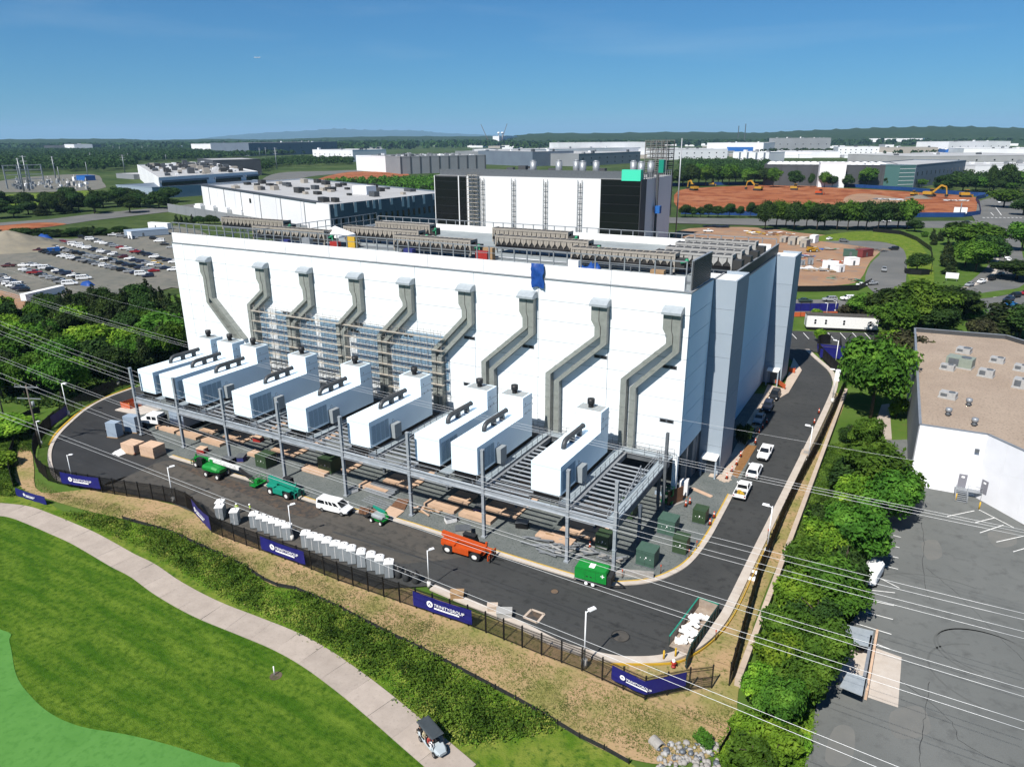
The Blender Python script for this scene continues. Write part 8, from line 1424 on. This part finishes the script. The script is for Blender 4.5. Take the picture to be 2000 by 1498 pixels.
for p, q in zip(pr[:-1], pr[1:]):
    for k in range(4): z = hs_ * (.98 - .2 * k); MB().bar((p[0], p[1], z), (q[0], q[1], z), .8).build('beam', 'galv', sub, world=True)
for k in range(70):
    p = g(rf.uniform(20, 170), rf.uniform(352, 371)); s = rf.uniform(.7, 2.4); t = tag(MB().box(-s, -s * .7, 0, s, s * .7, s * rf.uniform(1, 2.4)).cyl(0, 0, 0, s * 3.5, .2, 6).build('switchgear', rf.choice(['galv', 'chiller_grey', 'far_white', 'galv_dark']), loc=(*p, -.4)), 'grey switchgear unit in the substation yard', 'switchgear', 'switchgear of the substation')
bld('bright blue roofed shed in the substation', (150, 352), (167, 353), 342, 14, 'far_blue', 'far_blue', par=.4)
for b, yt, lean, lb in (((957, 283), 243, -16, 'red and white lattice crane leaning left in the far middle'), ((977, 283), 242, 13, 'red lattice crane leaning right in the far middle')):
    p = g(*b); h = hgt(p, yt); t = thing('crane', lb, 'crane', (*p, -.6)); d_ = lean / F * math.hypot(*p) * .9; MB().bar((0, 0, 0), (d_, d_ * .5, h), 3.2, 3.2).build('jib', 'rust', t); MB().box(-9, -6, 0, 9, 6, 8).build('cab', 'far_dark', t)
for b, yt, lb in (((1440, 283), 246, 'dark tower crane at the horizon right of centre'), ((1453, 284), 242, 'thin tower crane with a mast at the horizon right of centre')): p = g(*b); h = hgt(p, yt); t = thing('crane', lb, 'crane', (*p, -.6)); MB().box(-2, -2, 0, 2, 2, h).build('mast', 'far_dark', t); MB().box(-6, -6, 0, 6, 6, 4).build('base', 'conc', t)
tk = g(975, 283)
for k, dx in enumerate((-22, 10)): t = thing('silo', 'white round silo top beside the cranes, %s one' % ('left', 'right')[k], 'silo', (tk[0] + dx, tk[1] + 30, -.6)); MB().cyl(0, 0, 0, hgt(tk, 262), 4, 8).build('leg', 'far_grey', t); MB().sphere((0, 0, hgt(tk, 260)), 11, 10, 6, sc=(1, 1, .7)).build('tank', 'far_white', t)
r_ = _ray(502, 113); k = 4500 / np.linalg.norm(r_); al = thing('airliner', 'tiny white airliner in the sky at the upper left', 'airplane', (r_[0] * k, r_[1] * k, H + r_[2] * k), 1.0); MB().tube([(-16, 0, 0), (-13, 0, 0), (11, 0, 0), (17, 0, 1)], [.5, 1.8, 1.8, .5], 8).build('fuselage', 'far_white', al); MB().add([(-2, -15, 0), (3, 0, 0), (-2, 15, 0), (-5, 15, 0), (-3, 0, 0), (-5, -15, 0)], [[0, 1, 4, 5], [1, 2, 3, 4]]).box(14, -.2, 0, 17, .2, 5).build('wings', 'far_white', al)
# red earth site
for lb, px, h in (('blue hoarding along the back of the red earth site', [(1310, 363), (1400, 361), (1480, 360), (1560, 360), (1640, 364), (1760, 371), (1900, 382), (1932, 383)], 3.5), ('blue hoarding along the street side of the red earth site', [(1330, 417), (1500, 421), (1690, 423), (1800, 423), (1880, 423), (1915, 419), (1912, 400), (1905, 390), (1930, 384)], 3.2)): mesh_fence('hoarding', lb, px, h, 'site_blue', step=8, cat='hoarding', z0=-.5, posts=False)
def digger(label, px, rz, s=1.0, arm=True, m_='digger_yellow'):
    t = thing('excavator' if arm else 'bulldozer', label, 'excavator' if arm else 'bulldozer', (*g(*px), -.2), rz); t.scale = (s,) * 3
    for y in (-1.2, 1.2): MB().loft([ring(-2.1, .3, .25, .7, .1), ring(-1.8, .3, 0, .95, .1), ring(1.8, .3, 0, .95, .1), ring(2.1, .3, .25, .7, .1)]).build('track', 'trim', t, loc=(0, y, 0))
    MB().box(-2.3, -1.4, 1.0, 1.3, 1.4, 2.1).build('body', m_, t); c = MB().box(-.2, .2, 2.1, 1.4, 1.3, 3.2).build('cab', 'glass', t); MB().box(-.3, .1, 3.2, 1.5, 1.4, 3.3).build('cab_roof', m_, c)
    if arm: MB().bar((1.2, -.3, 1.8), (4.2, -.3, 4.8), .5, .7).bar((4.2, -.3, 4.8), (6.2, -.3, 4.2), .45, .55).build('boom', m_, t); MB().bar((6.2, -.3, 4.2), (6.8, -.3, 1.2), .35, .45).build('arm', m_, t); MB().box(6.2, -.8, .4, 7.2, .2, 1.3).build('bucket', 'trim', t)
    else: MB().box(2.4, -1.8, .1, 2.6, 1.8, 1.3).bar((1, -1.2, .6), (2.4, -1.2, .6), .2).bar((1, 1.2, .6), (2.4, 1.2, .6), .2).build('blade', m_, t)
for a in (('yellow excavator at the left end of the red earth', (1355, 372), 2.4, 2.0), ('yellow bulldozer behind the left excavator on the red earth', (1390, 363), .4, 1.7, False), ('yellow excavator with bent arm in the middle of the red earth', (1480, 372), 2.9, 2.0), ('yellow wheel loader by the white tents on the red earth', (1551, 371), .2, 1.8, False), ('red brown bulldozer alone on the red earth ridge', (1600, 380), 0, 1.6, False, 'machine_orange'), ('yellow excavator with a raised arm at the right of the red earth', (1815, 384), -.4, 2.2), ('yellow bulldozer near the right end of the blue hoarding', (1885, 385), .3, 2.0, False), ('small yellow loader beside the pale heap', (1777, 398), 0, 1.5, False), ('yellow machine among the slabs at the right of the red earth', (1785, 382), 1, 1.4, False)): digger(*a)
scrap('heap of white broken slabs on the pale earth', (1745, 390), 40, 14, ['conc', 'far_white', 'galv'], z=-.2, L=(2, 6), lng=False); scrap('rows of pale pallets at the right end of the red earth', (1868, 392), 26, 9, ['far_white', 'conc'], z=-.2, L=(2, 5), lng=False)
def mound(name, label, px, rx, ry, h, m_, z=-.3):
    c = g(*px); n, mr = 20, 6; vs = [(0, 0, h)]; fs = []
    for j in range(1, mr + 1):
        for i in range(n): a = 2 * math.pi * i / n; q = j / mr; k = 1 + .12 * math.sin(3 * a + j) ; vs.append((rx * q * k * math.cos(a), ry * q * k * math.sin(a), h * (1 - q) ** 1.1 * (1 + .1 * math.sin(5 * a)) if j < mr else -.3))
    fs += [[0, 1 + i, 1 + (i + 1) % n] for i in range(n)] + [[1 + j * n + i, 1 + (j + 1) * n + i, 1 + (j + 1) * n + (i + 1) % n, 1 + j * n + (i + 1) % n] for j in range(mr - 1) for i in range(n)]
    tag(MB().add(vs, fs, 0, True).build(name, m_, loc=(*c, z)), label, 'heap')
mat('sand', (.36, .32, .24), (.28, .26, .21), .15, .95, bump=.5, bscale=1); mound('gravel_heap', 'big pale gravel heap at the left edge of the car lot', (20, 482), 36, 22, 9, 'sand'); mound('gravel_heap', 'grey end of the gravel heap by the blue tarp', (72, 478), 18, 14, 5, 'gravel_lot'); mound('gravel_heap', 'pale stone heap on the red earth beside the raised arm excavator', (1795, 387), 12, 9, 3, 'gravel_lot', -.2)
x, y = g(82, 470); rag('tarp_heap', 'blue tarped heap behind the gravel heap', x - 6, y - 2, x + 7, y + 4, -.3, 4, 9); x, y = g(168, 556); rag('tarp_heap', 'blue tarped load at the end of the front car row', x - 3, y - 1, x + 3, y + 2, -.3, 1.8, 10)
# container, huts and clutter of the back yard
def boxy(name, label, a, b, ytop, d, m_, cat, z=-.2, group=None):
    p, q = Vector(g(*a)), Vector(g(*b)); u = q - p; h = hgt(p, ytop); t = thing(name, label, cat, (p.x, p.y, z), math.atan2(u.y, u.x), group); L = u.length; MB().box(0, 0, .15, L, d, h - .12).build('body', m_, t); MB().box(-.08, -.08, h - .12, L + .08, d + .08, h).build('roof', m_, t); MB().box(L * .35, -.06, .3, L * .35 + min(1, L * .3), -.005, min(2.2, h * .8)).build('door', 'galv_dark', t); MB().box(0, 0, 0, L, d, .15).build('skid', 'trim', t)
boxy('container', 'long white container at the lower left of the car lot', (52, 588), (128, 570), 574, 2.5, 'far_white', 'container'); boxy('container', 'white semitrailer box parked behind the car lot', (290, 446), (328, 448), 434, 3, 'far_white', 'container'); boxy('container', 'blue grey flat shed roof behind the car lot', (250, 464), (330, 458), 452, 12, 'crate_grey', 'shed'); boxy('container', 'white gate panel left of the blue shed', (250, 466), (258, 467), 452, .5, 'far_white', 'panel')
boxy('container', 'blue van shaped box at the head of the middle car rows', (94, 492), (118, 490), 485, 3, 'far_blue', 'container')
for lb, a, b, yt, d, m_ in (('tan site hut left of four in the back yard', (1522, 473), (1534, 474), 462, 6, 'far_tan'), ('tan site hut second of four in the back yard', (1538, 478), (1552, 479), 463, 7, 'far_tan'), ('cream site hut third of four in the back yard', (1556, 478), (1568, 479), 464, 7, 'scaf_plank'), ('tan site hut right of four in the back yard', (1562, 483), (1574, 484), 468, 7, 'far_tan'), ('white upright trailer end by the grass in the back yard', (1580, 474), (1591, 475), 459, 5, 'far_white'), ('green grey container in the back yard', (1646, 500), (1682, 502), 487, 4, 'xfmr_green'), ('dark red container right of the green grey one', (1684, 503), (1705, 500), 488, 4, 'maroon_c'), ('white box with a blue top in the back yard', (1605, 526), (1636, 528), 510, 4, 'far_white'), ('red box behind the white tent in the back yard', (1652, 515), (1658, 515), 504, 3, 'red_paint'), ('white tent hut in the back yard', (1659, 519), (1678, 518), 504, 4, 'white_canvas'), ('white cabinet by the yard fence', (1638, 532), (1649, 531), 518, 3, 'far_white'), ('left grey toilet cabin in the back yard', (1564, 518), (1572, 518), 508, 1.3, 'pod_grey'), ('right grey toilet cabin in the back yard', (1579, 517), (1588, 517), 504, 1.3, 'pod_grey')):
    if m_ == 'maroon_c': mat('maroon_c', (.24, .05, .05), rough=.6)
    boxy('site_hut', lb, a, b, yt, d, m_, 'hut')
y_ = telehandler('telehandler', 'yellow telehandler in the back yard beyond the second tower', 'digger_yellow'); between(y_, (1574, 492), (1598, 491), -.2)
scrap('rubble and timber heap in the back yard', (1595, 526), 46, 7, ['conc', 'wood', 'far_white', 'far_tan'], z=-.2, L=(1, 4), lng=False); scrap('stacked pipes and frames at the yard road bend', (1700, 488), 30, 7, ['galv_dark', 'galv', 'wood', 'fence_black'], z=-.2, L=(2, 5)); scrap('red and white packages along the back of the yard', (1500, 456), 44, 14, ['red_dirt', 'far_white', 'yellow_paint', 'conc', 'rust'], z=-.2, L=(1, 4), lng=False); scrap('black formwork stack in the back yard', (1400, 443), 10, 6, ['black'], z=-.2, L=(4, 9), lng=False); scrap('blue and green wrapped bundles in the back yard', (1612, 487), 12, 6, ['far_blue', 'green_valve', 'far_tan'], z=-.2, L=(2, 3.5), lng=False)
scrap('mixed rubble and pallets in the left part of the back yard', (1555, 500), 40, 8, ['conc', 'wood', 'far_white', 'far_blue', 'red_paint', 'galv_dark'], z=-.2, L=(1, 3.5), lng=False); scrap('dark machinery bits and hoses by the yard fence', (1650, 545), 24, 6, ['fence_black', 'galv_dark', 'conc', 'green_valve'], z=-.2, L=(1, 3.5)); scrap('white and orange packs beside the white tent in the back yard', (1625, 510), 22, 6, ['far_white', 'cone_orange', 'conc', 'far_tan'], z=-.2, L=(.8, 2.5), lng=False)
o = far('pickup', 'white', (1370, 453), (1396, 453), 'white flatbed pickup beside the black formwork stack', None, -.2); o = far('pickup', 'silver', (1726, 534), (1727, 524), 'long silver truck alone on the yard road', None, -.15)
for lb, px in (('black fence in front of the back yard', [(1553, 569), (1600, 569), (1640, 568), (1676, 567), (1705, 552)]), ('black fence round the lone dark tree in the yard', [(1766, 530), (1768, 535), (1800, 537), (1818, 536)]), ('black fence along the right side of the meadow', [(1818, 536), (1821, 510), (1818, 490), (1790, 470), (1760, 458), (1700, 452)])): mesh_fence('mesh_fence', lb, px, 2.2, 'fence_black', step=4, z0=-.2)
t = thing('notice_board', 'white blank board on the park grass by the footway', 'board', (*g(1858, 548), -.2)); MB().box(-2.2, -.1, 1.0, 2.2, .1, 3.2).build('board', 'far_white', t); [MB().box(x, -.06, 0, x + .12, .06, 1).build('post', 'galv', t) for x in (-1.8, 1.7)]
t = thing('notice_board', 'white sign board at the corner of the blue hoarding by the junction', 'board', (*g(1874, 422), -.2)); MB().box(-4, -.2, 2, 4, .2, 6).build('board', 'far_white', t); MB().box(-.3, -.2, 0, .3, .2, 9).build('post', 'galv', t)
# ---------------------------------------------------------------- the hazy air
hz = bpy.data.materials.new('haze'); hz.use_nodes = True; n_ = hz.node_tree.nodes; n_.remove(n_['Principled BSDF']); pv = n_.new('ShaderNodeVolumePrincipled'); pv.inputs['Color'].default_value = (.40, .68, .96, 1); pv.inputs['Density'].default_value = HAZE; pv.inputs['Anisotropy'].default_value = .0
hz.node_tree.links.new(pv.outputs[0], n_['Material Output'].inputs['Volume']); MATS['haze'] = hz
hb = MB().box(-48000, -48000, -60, 48000, 48000, 760).build('haze', 'haze', kind='stuff'); hb['label'] = 'thin blue summer haze over the whole plain'; hb['category'] = 'haze'
